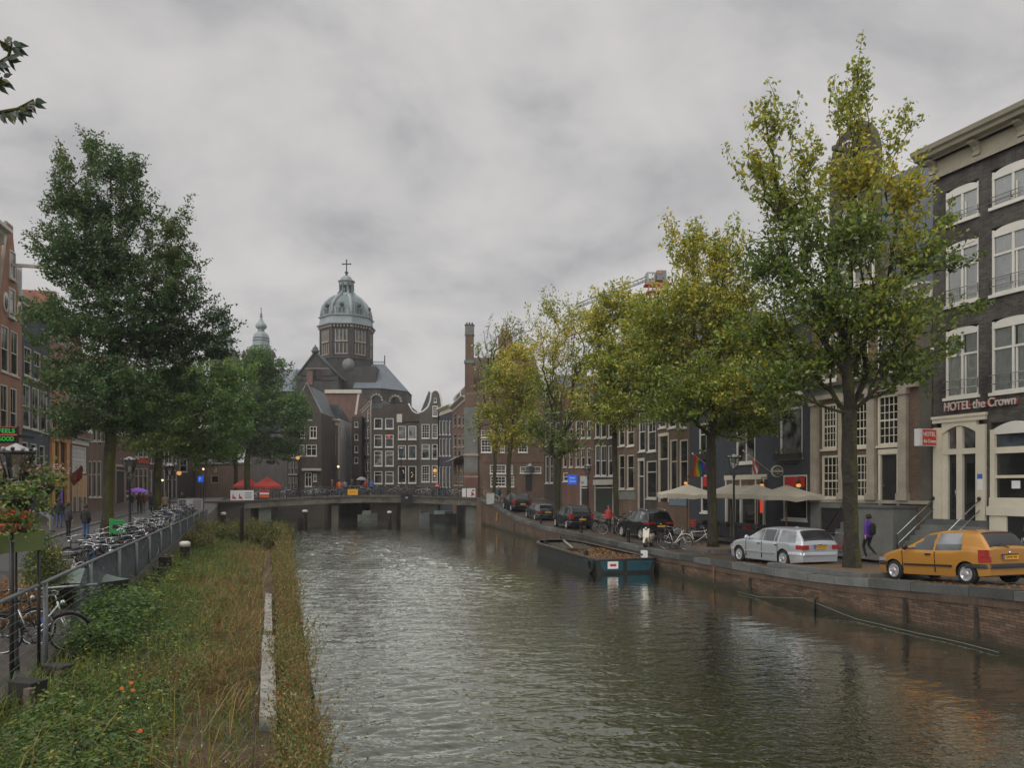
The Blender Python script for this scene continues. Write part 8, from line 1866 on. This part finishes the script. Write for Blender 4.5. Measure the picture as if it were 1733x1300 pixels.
def netting_mat():
    m = bpy.data.materials.new('netting'); m.use_nodes = True; nt = m.node_tree; nt.nodes.clear()
    out = N_(nt, 'ShaderNodeOutputMaterial'); tr = N_(nt, 'ShaderNodeBsdfTransparent'); d = N_(nt, 'ShaderNodeBsdfDiffuse'); d.inputs[0].default_value = (.115,.13,.14,1)
    g = N_(nt, 'ShaderNodeNewGeometry'); n = N_(nt, 'ShaderNodeTexNoise', Scale=1.6, Detail=5.0, Roughness=.7); nt.links.new(g.outputs['Position'], n.inputs['Vector'])
    mr = N_(nt, 'ShaderNodeMapRange'); mr.inputs['From Min'].default_value = .35; mr.inputs['From Max'].default_value = .65; mr.inputs['To Min'].default_value = .72; mr.inputs['To Max'].default_value = .98; nt.links.new(n.outputs['Fac'], mr.inputs['Value'])
    mx = N_(nt, 'ShaderNodeMixShader'); nt.links.new(mr.outputs[0], mx.inputs[0]); nt.links.new(tr.outputs[0], mx.inputs[1]); nt.links.new(d.outputs[0], mx.inputs[2]); nt.links.new(mx.outputs[0], out.inputs[0]); return m
M['pile_black'] = pbr('pile_black', (.022,.019,.016), .7, .5, 3); M['pile_cap'] = pbr('pile_cap', (.03,.03,.03), .5, .4, 4); M['batten'] = pbr('batten', (.13,.1,.075), .8, .4, 4)
M['netting'] = netting_mat(); M['fence_steel'] = pbr('fence_steel', (.16,.175,.185), .5, .25, metal=.3)
fence()
# soil of the planted strip
SD = list(np.arange(4, 64.1, 1.0))
def soilz(d, q):   # q=0 at water edge, 1 under the fence
    return .62+.22*q+.06*math.sin(d*1.3+q*5)+.05*math.sin(d*.47-q*9)
mb = MB(); vs = []; nq = 9
for d in SD:
    for j in range(nq): q = j/(nq-1); xe, xf_ = edgex(d)-.1, fencex(d); vs.append((xe+(xf_-xe)*q, d, soilz(d, q)))
mb.add(vs, [(i*nq+j,i*nq+j+1,(i+1)*nq+j+1,(i+1)*nq+j) for i in range(len(SD)-1) for j in range(nq-1)], M['soil'], True); tag(mb.build('soil_bed'), kind='structure')
# timber sheet edge towards the water
mb = MB(); d = 4.0; i = 0
while d < 64:
    L = .42; x0, x1 = edgex(d), edgex(d+L); hh = .7+.1*((i*7) % 5)/5; o = .05*((i*3) % 4)/4
    mb.add([(x0+o,d,-.6),(x1+o,d+L-.02,-.6),(x1+o,d+L-.02,hh),(x0+o,d,hh),(x0-.2,d,-.6),(x1-.2,d+L-.02,-.6),(x1-.2,d+L-.02,hh),(x0-.2,d,hh)], [(0,1,2,3),(3,2,6,7),(0,3,7,4),(1,5,6,2)], M['wood_dark']); d += L; i += 1
mb.add([(edgex(64),64,-.6),(fencex(64),64,-.6),(fencex(64),64,1.2),(edgex(64),64,.8)], [(0,1,2,3)], M['wood_dark'])
o = mb.build('timber_revetment'); tag(o, 'dark timber plank edge holding the planted strip against the water', 'revetment')
# whitewashed concrete beam and two rails
bx = lambda d: -3.62-.317*(d-11.4)
t = thing('concrete_beam', 'weathered whitish concrete beam lying along the planted strip', 'beam', (0,0,0))
for a, b, w in ((11.3, 17.6, .26), (18.1, 24.6, .2)):
    mb = MB(); n = 14; rg = random.Random(int(a)); vs = []
    for i in range(n+1):
        d = a+(b-a)*i/n; x = bx(d); j = .03*(rg.random()-.5); vs += [(x-w/2+j,d,.55),(x-w/2+j,d,.86+j),(x+w/2+j*.5,d,.85-j),(x+w/2+j*.5,d,.55)]
    mb.add(vs, [(i*4+k,i*4+k+1,(i+1)*4+k+1,(i+1)*4+k) for i in range(n) for k in range(3)]+[(0,3,2,1)], M['weathered']); mb.build('segment', t)
for s, a, b, lb in ((-.2, 8.6, 27, 'thin rusty steel rail on the land side of the concrete beam'), (.22, 8.6, 24, 'thin rusty steel rail on the water side of the concrete beam')):
    mb = MB(); mb.tube([(bx(d)+s+.008*math.sin(d*2), d, .80+.008*math.sin(d*1.3)) for d in np.arange(a, b, .8)], .015, M['rust_dark'], 5); tag(mb.build('steel_rail'), lb, 'rail')
mb = MB(); mb.tube([(bx(13.6)+.2, 13.6, .8), (edgex(14)+.1, 14, .75)], .015, M['steel'], 5); tag(mb.build('tie_rod'), 'thin steel tie rod reaching from the beam to the water edge', 'rod')
# black sheet-pile stumps under the fence
rg = random.Random(6)
PL = [(45,1155,1228,'largest black pile stump at the lower left corner'),(96,1128,1196,'leaf covered black pile stump second from the lower left'),(131,1104,1160,'black pile stump with a pale batten third from the lower left'),(155,1086,1142,'tall black pile stump behind the one with the pale batten'),(243,992,1030,'low black pile stump below the netting'),(256,980,1012,'black pile stump half buried below the netting'),(270,962,990,'black pile stump beside the netting seam'),(279,944,965,'small black pile stump farthest along the netting')]
for px, yt, yb, lb in PL:
    d = 1.55*F/(yt-HY)*1.0 if px > 200 else 2.72*F/(yt-HY); zt = Z(yt, d)
    k = (px-CX)/F; d = (-3.77+.42)/(k+.339) if px < 200 else (-3.77+.45)/(k+.339); zt = Z(yt, d); x = X(px, d)
    t = thing('pile_stump', lb, 'pile', (x, d, 0), R(-18), 'black pile stumps'); w = .18 if px > 100 else .22; mb = MB(); mb.prismz([(-w,-.12),(w,-.12),(w,.16),(w*.6,.16),(w*.5,0),(-w*.5,0),(-w*.6,.16),(-w,.16)], .3, zt, M['pile_black']); mb.build('sheet', t)
    mb = MB(); mb.box(-w-.006,w+.006,-.126,.166,zt,zt+.02,M['pile_cap']); mb.build('cap', t)
    if px < 200: mb = MB(); mb.box(w-.02,w+.1,-.22,-.13,.3,zt-.03,M['batten']); mb.build('batten', t)
# ---------------- plants of the strip
PG = {'g1': leafm('weed_green', (.085,.155,.03)), 'g2': leafm('weed_bright', (.135,.225,.04)), 'g3': leafm('weed_dark', (.045,.085,.022)), 'y': leafm('weed_yellow', (.36,.32,.05)), 'b1': leafm('grass_brown', (.3,.185,.065)), 'b2': leafm('grass_tan', (.45,.32,.13)), 'b3': leafm('grass_rust', (.25,.12,.05)), 'og': leafm('grass_olive', (.19,.185,.045)), 'w': leafm('flower_white', (.55,.53,.45), .2), 'o': leafm('flower_orange', (.75,.13,.02), .2)}
def blades(name, base, h, lean, wd, mats, probs, rng, curve=.5, kind='stuff', parent=None):
    """grass: each blade is two quads bending over"""
    n = len(base); a = rng.random(n)*2*PI; dr = np.stack([np.cos(a), np.sin(a), np.zeros(n)], 1); sd = np.stack([-np.sin(a+.6), np.cos(a+.6), np.zeros(n)], 1)*wd
    ln = np.abs(rng.normal(size=n))*lean; up = np.array([0,0,1.])
    p0 = base; p1 = base+dr*(ln*h*.35)[:,None]+up*(h*.6)[:,None]; p2 = base+dr*(ln*h*(.35+curve))[:,None]+up*(h*(1-.25*np.minimum(1.6, ln)))[:,None]
    Q1 = np.stack([p0-sd, p0+sd, p1+sd*.8, p1-sd*.8], 1); Q2 = np.stack([p1-sd*.8, p1+sd*.8, p2+sd*.15, p2-sd*.15], 1)
    mi = rng.choice(len(mats), n, p=probs); return quads_object(name, np.concatenate([Q1, Q2]), mats, np.concatenate([mi, mi]), parent)
def scatter(n, d0, d1, q0, q1, rng, pw=1.6):
    d = d0+(d1-d0)*rng.random(n)**pw; q = q0+(q1-q0)*rng.random(n); xe = -2.95-.302*(d-11.57)-.1; xf_ = -3.77-.339*d
    z = .62+.22*q+.06*np.sin(d*1.3+q*5)+.05*np.sin(d*.47-q*9); return np.stack([xe+(xf_-xe)*q, d, z], 1), q, d
g = np.random.default_rng(40)
def nz(x, y, s, ph): return .5+.25*np.sin(x*s+ph+1.7*np.sin(y*s*.7))+.25*np.sin(y*s*1.1+ph*2+1.3*np.sin(x*s*.9))
# dry grass over the middle
B, q, d = scatter(90000, 6, 50, .13, .9, g, 1.7); keep = g.random(len(B)) < np.clip(.35+1.1*(nz(B[:,0],B[:,1],.9,.3)-.35) - .9*np.clip(q-.52,0,1) - .35*(d < 12), .04, 1); B = B[keep]
near = np.abs(B[:,0]-(-3.62-.317*(B[:,1]-11.4))) < .16; B = B[~near]; h = (.08+.26*g.random(len(B)))*(.6+.8*nz(B[:,0],B[:,1],.9,2)); tag(blades('dry_grass', B, h, 1.5, .0042*np.ones((len(B),1))*(1+B[:,1:2]*.035), [PG['b1'],PG['b2'],PG['b3'],PG['og'],PG['g1']], [.38,.2,.26,.12,.04], g), kind='stuff')
# green grass streaks
B, q, d = scatter(24000, 6, 55, .1, 1, g, 1.6); kp = g.random(len(B)) < .16+.84*np.clip((q-.42)*3+1.8*(nz(B[:,0],B[:,1],1.4,5)-.55), 0, 1); B = B[kp]; near = np.abs(B[:,0]-(-3.62-.317*(B[:,1]-11.4))) < .16; B = B[~near]; h = .2+.4*g.random(len(B)); tag(blades('green_grass', B, h, 1.0, .006*np.ones((len(B),1))*(1+B[:,1:2]*.035), [PG['g2'],PG['g1'],PG['y'],PG['og']], [.3,.35,.12,.23], g), kind='stuff')
# leafy herbs: many stems with leaf pairs
def herbs(name, P, hts, mats, probs, rng, lsize, per, wide=.1):
    n = len(P); q = rng.random((n,per)); st = P[:,None,:]+np.array([0,0,1.])*(hts[:,None]*q)[:,:,None]; bend = rng.normal(size=(n,1,3))*np.array([1,1,0])*.22; st = st+bend*(hts[:,None]*q**2)[:,:,None]
    off_ = rng.normal(size=(n,per,3))*np.array([1,1,.25]); off_ /= np.linalg.norm(off_,axis=2)[:,:,None]; c = (st+off_*wide*(1.1-.6*q)[:,:,None]).reshape(-1,3)
    a = off_.reshape(-1,3)*np.array([1,1,.3])-np.array([0,0,.25]); a /= np.linalg.norm(a,axis=1)[:,None]; up = np.array([0,0,1.])+rng.normal(size=(len(c),3))*.35; b = np.cross(a, up); b /= np.linalg.norm(b,axis=1)[:,None]
    s = (lsize*(.55+.8*rng.random(len(c))))[:,None]; V = np.stack([c-a*s*.7, c+b*s*.42, c+a*s*.9, c-b*s*.42], 1); mi = np.repeat(rng.choice(len(mats), n, p=probs), per); fl = rng.random(len(mi)) < .25; mi = np.where(fl, rng.integers(0, len(mats), len(mi)), mi)
    return quads_object(name, V, mats, mi)
B, q, d = scatter(9000, 6, 44, .2, .99, g, 1.5); w_ = np.clip((q-.28)*2.0, 0, 1)*np.clip(.25+1.7*(nz(B[:,0],B[:,1],1.1,1)-.3), 0, 1)+.9*((d < 11.5)*(q > .45)); keep = (g.random(len(B)) < w_) & ~((q > .86) & (d < 15.5) & (d > 10)); B, dd, qq = B[keep], d[keep], q[keep]
tag(herbs('weeds', B, .18+.38*g.random(len(B))*(.5+nz(B[:,0],B[:,1],.8,4)), [PG['g1'],PG['g2'],PG['g3'],PG['y']], [.44,.33,.21,.02], g, .038, 22, .11), kind='stuff')
# taller clump of bright leaves climbing the torn netting
n = 620; dd = 14.5+6.5*g.random(n); xx = fencex(0)-.339*dd+.15+1.25*g.random(n)**1.3; B = np.stack([xx, dd, np.full(n,.85)], 1); tag(herbs('nettles', B, .4+1.0*g.random(n)*np.exp(-((dd-17)/2.6)**2), [PG['g2'],PG['g1'],PG['g3']], [.4,.4,.2], g, .062, 24, .15), kind='stuff')
n = 520; dd = 11.5+9*g.random(n); xx = fencex(0)-.339*dd+.75+1.7*g.random(n)**1.5; tag(herbs('nettles', np.stack([xx, dd, np.full(n,.8)], 1), .2+.6*g.random(n)*nz(xx,dd,1.6,2), [PG['g1'],PG['g2'],PG['g3'],PG['y']], [.4,.35,.17,.08], g, .048, 22, .14), kind='stuff')
n = 340; dd = 18+16*g.random(n); xx = fencex(0)-.339*dd+.2+1.0*g.random(n); tag(herbs('nettles', np.stack([xx, dd, np.full(n,.85)], 1), .25+.45*g.random(n), [PG['g1'],PG['g2'],PG['y']], [.5,.3,.2], g, .06, 18, .14), kind='stuff')
n = 420; dd = 8+3.2*g.random(n); xx = fencex(0)-.339*dd+.5+1.7*g.random(n); tag(herbs('weeds', np.stack([xx, dd, np.full(n,.8)], 1), .2+.35*g.random(n), [PG['g1'],PG['g2'],PG['y'],PG['g3']], [.45,.33,.05,.17], g, .042, 26, .14), kind='stuff')
# plumes of seed heads in clumps along the water edge, lower ones beside the beam
def plumes(nc, d0, d1, q0, q1, hmin, hmax, rad, ns, seed):
    rg = np.random.default_rng(seed); C, q, d = scatter(nc, d0, d1, q0, q1, rg, 1.5); C[:,2] = .62; hc = hmin+(hmax-hmin)*rg.random(nc)**1.4; P = np.repeat(C, ns, 0)+rg.normal(size=(nc*ns,3))*np.array([rad,rad*1.3,0]); h = np.repeat(hc, ns)*(.45+.7*rg.random(nc*ns)); kind = np.repeat(rg.integers(0, 3, nc), ns)
    per = 34; n = len(P); u = rg.random((n,per)); lean = rg.normal(size=(n,1,3))*np.array([.28,.28,0]); st = P[:,None,:]+np.array([0,0,1.])*(h[:,None]*u)[:,:,None]+lean*(h[:,None]*u**2)[:,:,None]; c = (st+rg.normal(size=(n,per,3))*.035*(1.15-u)[:,:,None]).reshape(-1,3)
    a = rg.normal(size=(len(c),3))*.55+np.array([0,0,.8]); a /= np.linalg.norm(a,axis=1)[:,None]; b = np.cross(a, rg.normal(size=(len(c),3))); b /= np.linalg.norm(b,axis=1)[:,None]; s = (.0165*(.6+.9*rg.random(len(c))))[:,None]*(1+.02*np.repeat(P[:,1], per)[:,None]); V = np.stack([c-a*s, c+b*s*.38, c+a*s*1.2, c-b*s*.38], 1)
    pal = [[0,3,4],[2,0,3],[4,3,1]]; pk_ = np.array(pal)[np.repeat(kind, per), rg.integers(0, 3, len(c))]; return quads_object('edge_plants', V, [PG['b1'],PG['b2'],PG['b3'],PG['og'],PG['g1']], pk_)
tag(plumes(250, 7, 62, .0, .085, .35, 1.15, .085, 20, 1), kind='stuff'); tag(plumes(120, 7, 45, .24, .55, .12, .5, .12, 12, 2), kind='stuff'); tag(plumes(30, 14, 40, .09, .13, .1, .25, .1, 8, 3), kind='stuff')
# long pale stalks bending across
B, q, d = scatter(420, 7, 30, .15, .95, g, 1.5); B[:,2] += .12; tag(blades('bent_stalks', B, .35+.55*g.random(len(B)), 1.8, .0045*np.ones((len(B),1)), [PG['b2'],PG['y'],PG['og']], [.4,.35,.25], g, .9), kind='stuff')
# trailing greens hanging over the timber edge
# white and yellow specks of blossom
B, q, d = scatter(950, 7, 45, .1, .95, g, 1.4); B[:,2] += .25+.25*g.random(len(B)); V = leaf_quads(B, .016*(.6+.8*g.random(len(B))), g); tag(quads_object('small_blossoms', V, [PG['w'], PG['y']], (g.random(len(V)) < .25).astype(int)), kind='stuff')
for i, (px, py, lb) in enumerate(((206,1166,'left of the trio'),(222,1157,'top of the trio'),(225,1169,'right of the trio'),(237,1238,'alone lower down'))):
    dd = 2.95*F/(py-HY); t = thing('orange_flower', 'bright orange flower in the green weeds, %s' % lb, 'flower', (X(px,dd), dd, Z(py,dd)), 0, 'orange flowers'); mb = MB(); rr = random.Random(i)
    for k in range(11): a = 2*PI*k/11; mb.add([(0,0,0),(.024*math.cos(a-.25),.024*math.sin(a-.25),.006*rr.random()),(.036*math.cos(a),.036*math.sin(a),.004),(.024*math.cos(a+.25),.024*math.sin(a+.25),.008)], [(0,1,2,3)], PG['o'])
    o = mb.build('petals', t); o.rotation_euler = (R(40),R(10),0); mb = MB(); mb.tube([(0,0,0),(.02,.03,-.35)], .006, PG['g1'], 4); mb.build('stem', t)
# bushy yellow green shrubs at the far end of the strip
def shrub(label, px, d, z, w, h, mats, probs, n, per, ls, seed, name='shrub', cat='shrub', group=None, q=None):
    rg = np.random.default_rng(seed); t = thing(name, label, cat, (X(px,d), d, z), 0, group); v = rg.normal(size=(n,3)); v /= np.linalg.norm(v,axis=1)[:,None]; v *= (rg.random((n,1))**.45); v[:,2] = np.abs(v[:,2]); P = v*np.array([w/2,w/2,h]); mb = MB()
    for i in range(0, n, max(1, n//26)): mb.tube([(P[i][0]*.15,P[i][1]*.15,-.05),(P[i][0]*.6,P[i][1]*.6,P[i][2]*.6),tuple(P[i])], [.014,.009,.004], M['wood_dark'], 4)
    mb.build('stems', t); c = np.repeat(P, per, 0)+rg.normal(size=(n*per,3))*np.array([.07,.07,.11])*(1+w*.12); a = rg.normal(size=(len(c),3))+np.array([0,0,.9]); a /= np.linalg.norm(a,axis=1)[:,None]; b = np.cross(a, rg.normal(size=(len(c),3))); b /= np.linalg.norm(b,axis=1)[:,None]; s = (ls*(.6+.8*rg.random(len(c))))[:,None]
    V = np.stack([c-a*s, c+b*s*.3, c+a*s, c-b*s*.3], 1); mi = np.repeat(rg.choice(len(mats), n, p=probs), per); return quads_object('foliage', V, mats, mi, t)
yg = [leafm('reed_lime', (.17,.18,.045)), leafm('reed_green', (.085,.12,.03)), leafm('reed_straw', (.27,.22,.07))]; k = 0
for px, d, w, h, lb in ((345,52,3.6,1.5,'at the left by the netting'),(372,50,3.0,1.1,'behind the thin pole'),(398,53,2.8,1.3,'left of the thin pole'),(428,50,2.8,1.5,'right of the thin pole'),(455,48,2.6,1.6,'near the water corner'),(470,45,1.8,1.3,'at the water edge'),(335,42,2.6,1.1,'nearest to the white capped pile'),(475,55,1.8,1.1,'farthest out over the water')):
    shrub('yellow green bushy reed clump %s' % lb, px, d, .7, w, h, yg, [.4,.35,.25], 260, 26, .075, 50+k, 'reed_clump', 'reeds', 'yellow green reed clumps'); k += 1
shrub('rounded yellow green shrub between the tarpaulins behind the wire fence', 76, 19.5, 1.1, 1.25, 1.95, [yg[1],PG['g1'],yg[0],PG['y']], [.4,.28,.22,.1], 520, 24, .042, 71)
shrub('rusty brown feathery grass clump under the green canopy', 20, 17.5, 1.05, 1.5, 1.0, [PG['b3'],PG['b1'],PG['b2']], [.5,.35,.15], 300, 22, .05, 72, 'grass_clump', 'grass clump')
# hanging basket on the lantern and geranium pots
def pot(label, px, py, d, r, leaf, flower, npl, fl, potm, seed, name='flower_pot', spread=1.0, drop=.2, up=1.0):
    t = thing(name, label, 'flower pot', (X(px,d), d, Z(py,d))); mb = MB(); mb.lathe([(r*.55,-r*.9),(r*.95,-.04),(r,0),(r*.9,-.03)], potm, 14); mb.build('pot', t); rg = np.random.default_rng(seed)
    P = rg.normal(size=(npl,3))*np.array([r*spread,r*spread,r*.42*up])+np.array([0,0,r*.35*up]); P[:,2] -= drop*(np.linalg.norm(P[:,:2],axis=1)/r > 1.2)*rg.random(npl); V = leaf_quads(P, .045*(.6+.8*rg.random(npl)), rg, .1); quads_object('foliage', V, [leaf, PG['g2'], PG['y']], rg.choice(3, npl, p=[.6,.28,.12]), t)
    if fl: P = rg.normal(size=(fl,3))*np.array([r*spread*.9,r*spread*.9,r*.3])+np.array([0,0,r*.75*up]); V = leaf_quads(P, .032*(.6+.8*rg.random(fl)), rg, 0); quads_object('blossom', V, [flower], np.zeros(fl, int), t)
    return t
M['terracotta'] = pbr('terracotta', (.4,.08,.05), .7, .2)
pk = leafm('petal_pink', (.55,.3,.3), .3); rd = leafm('petal_red', (.5,.05,.03), .25)
pot('hanging basket of trailing greenery below the big lantern', 30, 842, 12.6, .26, PG['g1'], pk, 950, 60, M['pile_black'], 81, 'hanging_basket', .85, .3, .8)
pot('tall pale pink flowering plant right of the big lantern', 72, 822, 13.4, .2, PG['g1'], pk, 620, 190, M['pile_black'], 82, 'flower_pot', 1.0, .1, 1.9)
pot('pale pink flowers left of the big lantern at the picture edge', 2, 815, 13.6, .2, PG['g1'], pk, 420, 120, M['pile_black'], 85, 'flower_pot', 1.0, .1, 1.6)
pot('red geraniums in a red pot at the left edge', 14, 886, 12.2, .17, PG['g1'], rd, 520, 130, M['terracotta'], 83, spread=.8)
pot('red geraniums in a red pot under the pink flowering plant', 40, 886, 12.4, .14, PG['g2'], rd, 340, 90, M['terracotta'], 84, spread=.8)
# pole that carries the pots
mb = MB(); x = X(30,12.6); mb.tube([(x,12.45,1.05),(x,12.45,3.75)], .035, M['iron'], 6); mb.tube([(X(12,12.2),12.3,Z(900,12.2)),(X(52,12.4),12.3,Z(900,12.2))], .03, M['iron'], 5); mb.tube([(X(0,13.4),13.35,Z(832,13.4)),(X(76,13.4),13.35,Z(832,13.4))], .025, M['iron'], 5); tag(mb.build('plant_stand'), 'thin iron stand carrying the geranium pots and pink flowers', 'plant stand')
# green tarpaulin box, grey green covered boat, green litter box
t = thing('covered_stall', 'olive green canvas covered stall at the left edge behind the fence', 'stall', (X(-2,13.2), 13.2, 1.05), R(-12)); mb = MB(); za, zb = Z(889,13.2)-1.05, Z(934,13.2)-1.05
mb.add([(-.9,-.5,zb),(.42,-.5,zb),(.42,.5,zb),(-.9,.5,zb),(-.9,-.5,za-.1),(.47,-.5,za-.17),(.47,.5,za-.1),(-.9,.5,za),(-.3,-.5,za+.02)], [(0,1,5,8,4),(1,2,6,5),(2,3,7,6),(4,8,5,6,7)], M['green_canvas']); mb.build('canvas', t); mb = MB()
for q in (-.85,.38): mb.tube([(q,-.45,0),(q,-.45,zb)], .03, M['iron'], 6); mb.tube([(q,.45,0),(q,.45,zb)], .03, M['iron'], 6)
mb.build('frame', t)
t = thing('covered_boat', 'grey green tarpaulin stretched over a dark boat on a trailer behind the fence', 'covered boat', (X(150,20.2)-.15, 20.2, 1.2), R(-20)); mb = MB(); n = 10; vs = []
for i in range(n+1):
    s = i/n; xx = -1.0+2.05*s; hh = .62+.3*math.sin(PI*min(1, s*1.15))
    for j in range(7): a = j/6; yy = -.75+1.5*a; vs.append((xx, yy*(.55+.45*math.sin(PI*(.15+.75*s))), .62+(hh-.62)*math.sin(PI*a)-.0))
mb.add(vs, [(i*7+j,(i+1)*7+j,(i+1)*7+j+1,i*7+j+1) for i in range(n) for j in range(6)], M['grey_canvas'], True)
mb.add([vs[i*7] for i in range(n+1)]+[(v[0]*.9,v[1]*.7,.0) for v in [vs[i*7] for i in range(n+1)]], [(i,i+1,n+2+i,n+1+i) for i in range(n)], M['hull']); mb.add([vs[n*7+j] for j in range(7)]+[(vs[n*7][0]*.9,vs[n*7+j][1]*.7,0) for j in range(7)], [(j,j+1,8+j,7+j) for j in range(6)], M['hull']); mb.build('tarpaulin', t)
t = thing('litter_box', 'bright green metal box beside the big elm trunk', 'box', (X(198,35), 35, 1.58), R(30)); mb = MB(); mb.box(-.3,.3,-.25,.25,.12,1.12,M['green_box']); mb.prism([(-.31,1.12),(.31,1.12),(.31,1.18),(-.31,1.28)], -.26, .26, M['green_box']); mb.build('case', t); mb = MB(); mb.box(-.18,.18,-.27,-.251,.85,1.02,M['black']); mb.build('opening', t); mb = MB()
for sx in (-.25,.25): mb.box(sx-.04,sx+.04,-.2,.2,0,.12,M['iron'])
mb.build('foot', t)
t = thing('display_board', 'white framed display board with dark and orange pictures at the end of the fence', 'board', (X(300,63), 63, 2.0)); w = X(345,63)-X(300,63); h = Z(844,63)-2.0; mb = MB(); mb.box(0,w,-.05,.05,h-.9,h,M['sign_white']); mb.box(0,.08,-.06,.06,0,h,M['steel']); mb.box(w-.08,w,-.06,.06,0,h,M['steel']); mb.box(0,w,-.06,.06,h-.06,h,M['white']); mb.build('frame', t); mb = MB(); mb.box(w*.06,w*.34,-.06,-.051,h-.85,h-.1,M['grey_cloth']); mb.box(w*.38,w*.52,-.06,-.051,h-.85,h-.1,M['sign_white']); mb.box(w*.6,w*.92,-.06,-.051,h-.85,h-.1,M['plaster']); mb.lathe([(.3,-.012),(.3,0)], M['orange_cloth'], 14, (w*.76,-.06,h-.5), sy=.01); mb.build('picture', t)
mb = MB(); mb.tube([(X(40,17.6),17.4,1.9),(X(165,17.9),17.9,1.98)], .03, M['steel'], 6); mb.tube([(X(42,17.6),17.4,1.05),(X(42,17.6),17.4,1.9)], .03, M['steel'], 6); mb.tube([(X(140,17.9),17.85,1.05),(X(140,17.9),17.85,1.96)], .03, M['steel'], 6); tag(mb.build('bicycle_rail'), 'pale horizontal steel rail behind the silver bicycle', 'rail')
# ================================================================== damp air
def haze():
    m = bpy.data.materials.new('haze'); m.use_nodes = True; nt = m.node_tree; nt.nodes.clear(); out = N_(nt, 'ShaderNodeOutputMaterial'); v = N_(nt, 'ShaderNodeVolumePrincipled'); v.inputs['Color'].default_value = (.93,.93,.94,1); v.inputs['Density'].default_value = .0004; v.inputs['Anisotropy'].default_value = .2; nt.links.new(v.outputs[0], out.inputs['Volume'])
    mb = MB(); mb.box(-610, 610, -70, 710, -2.0, 68, m); tag(mb.build('haze'), kind='stuff')
haze()
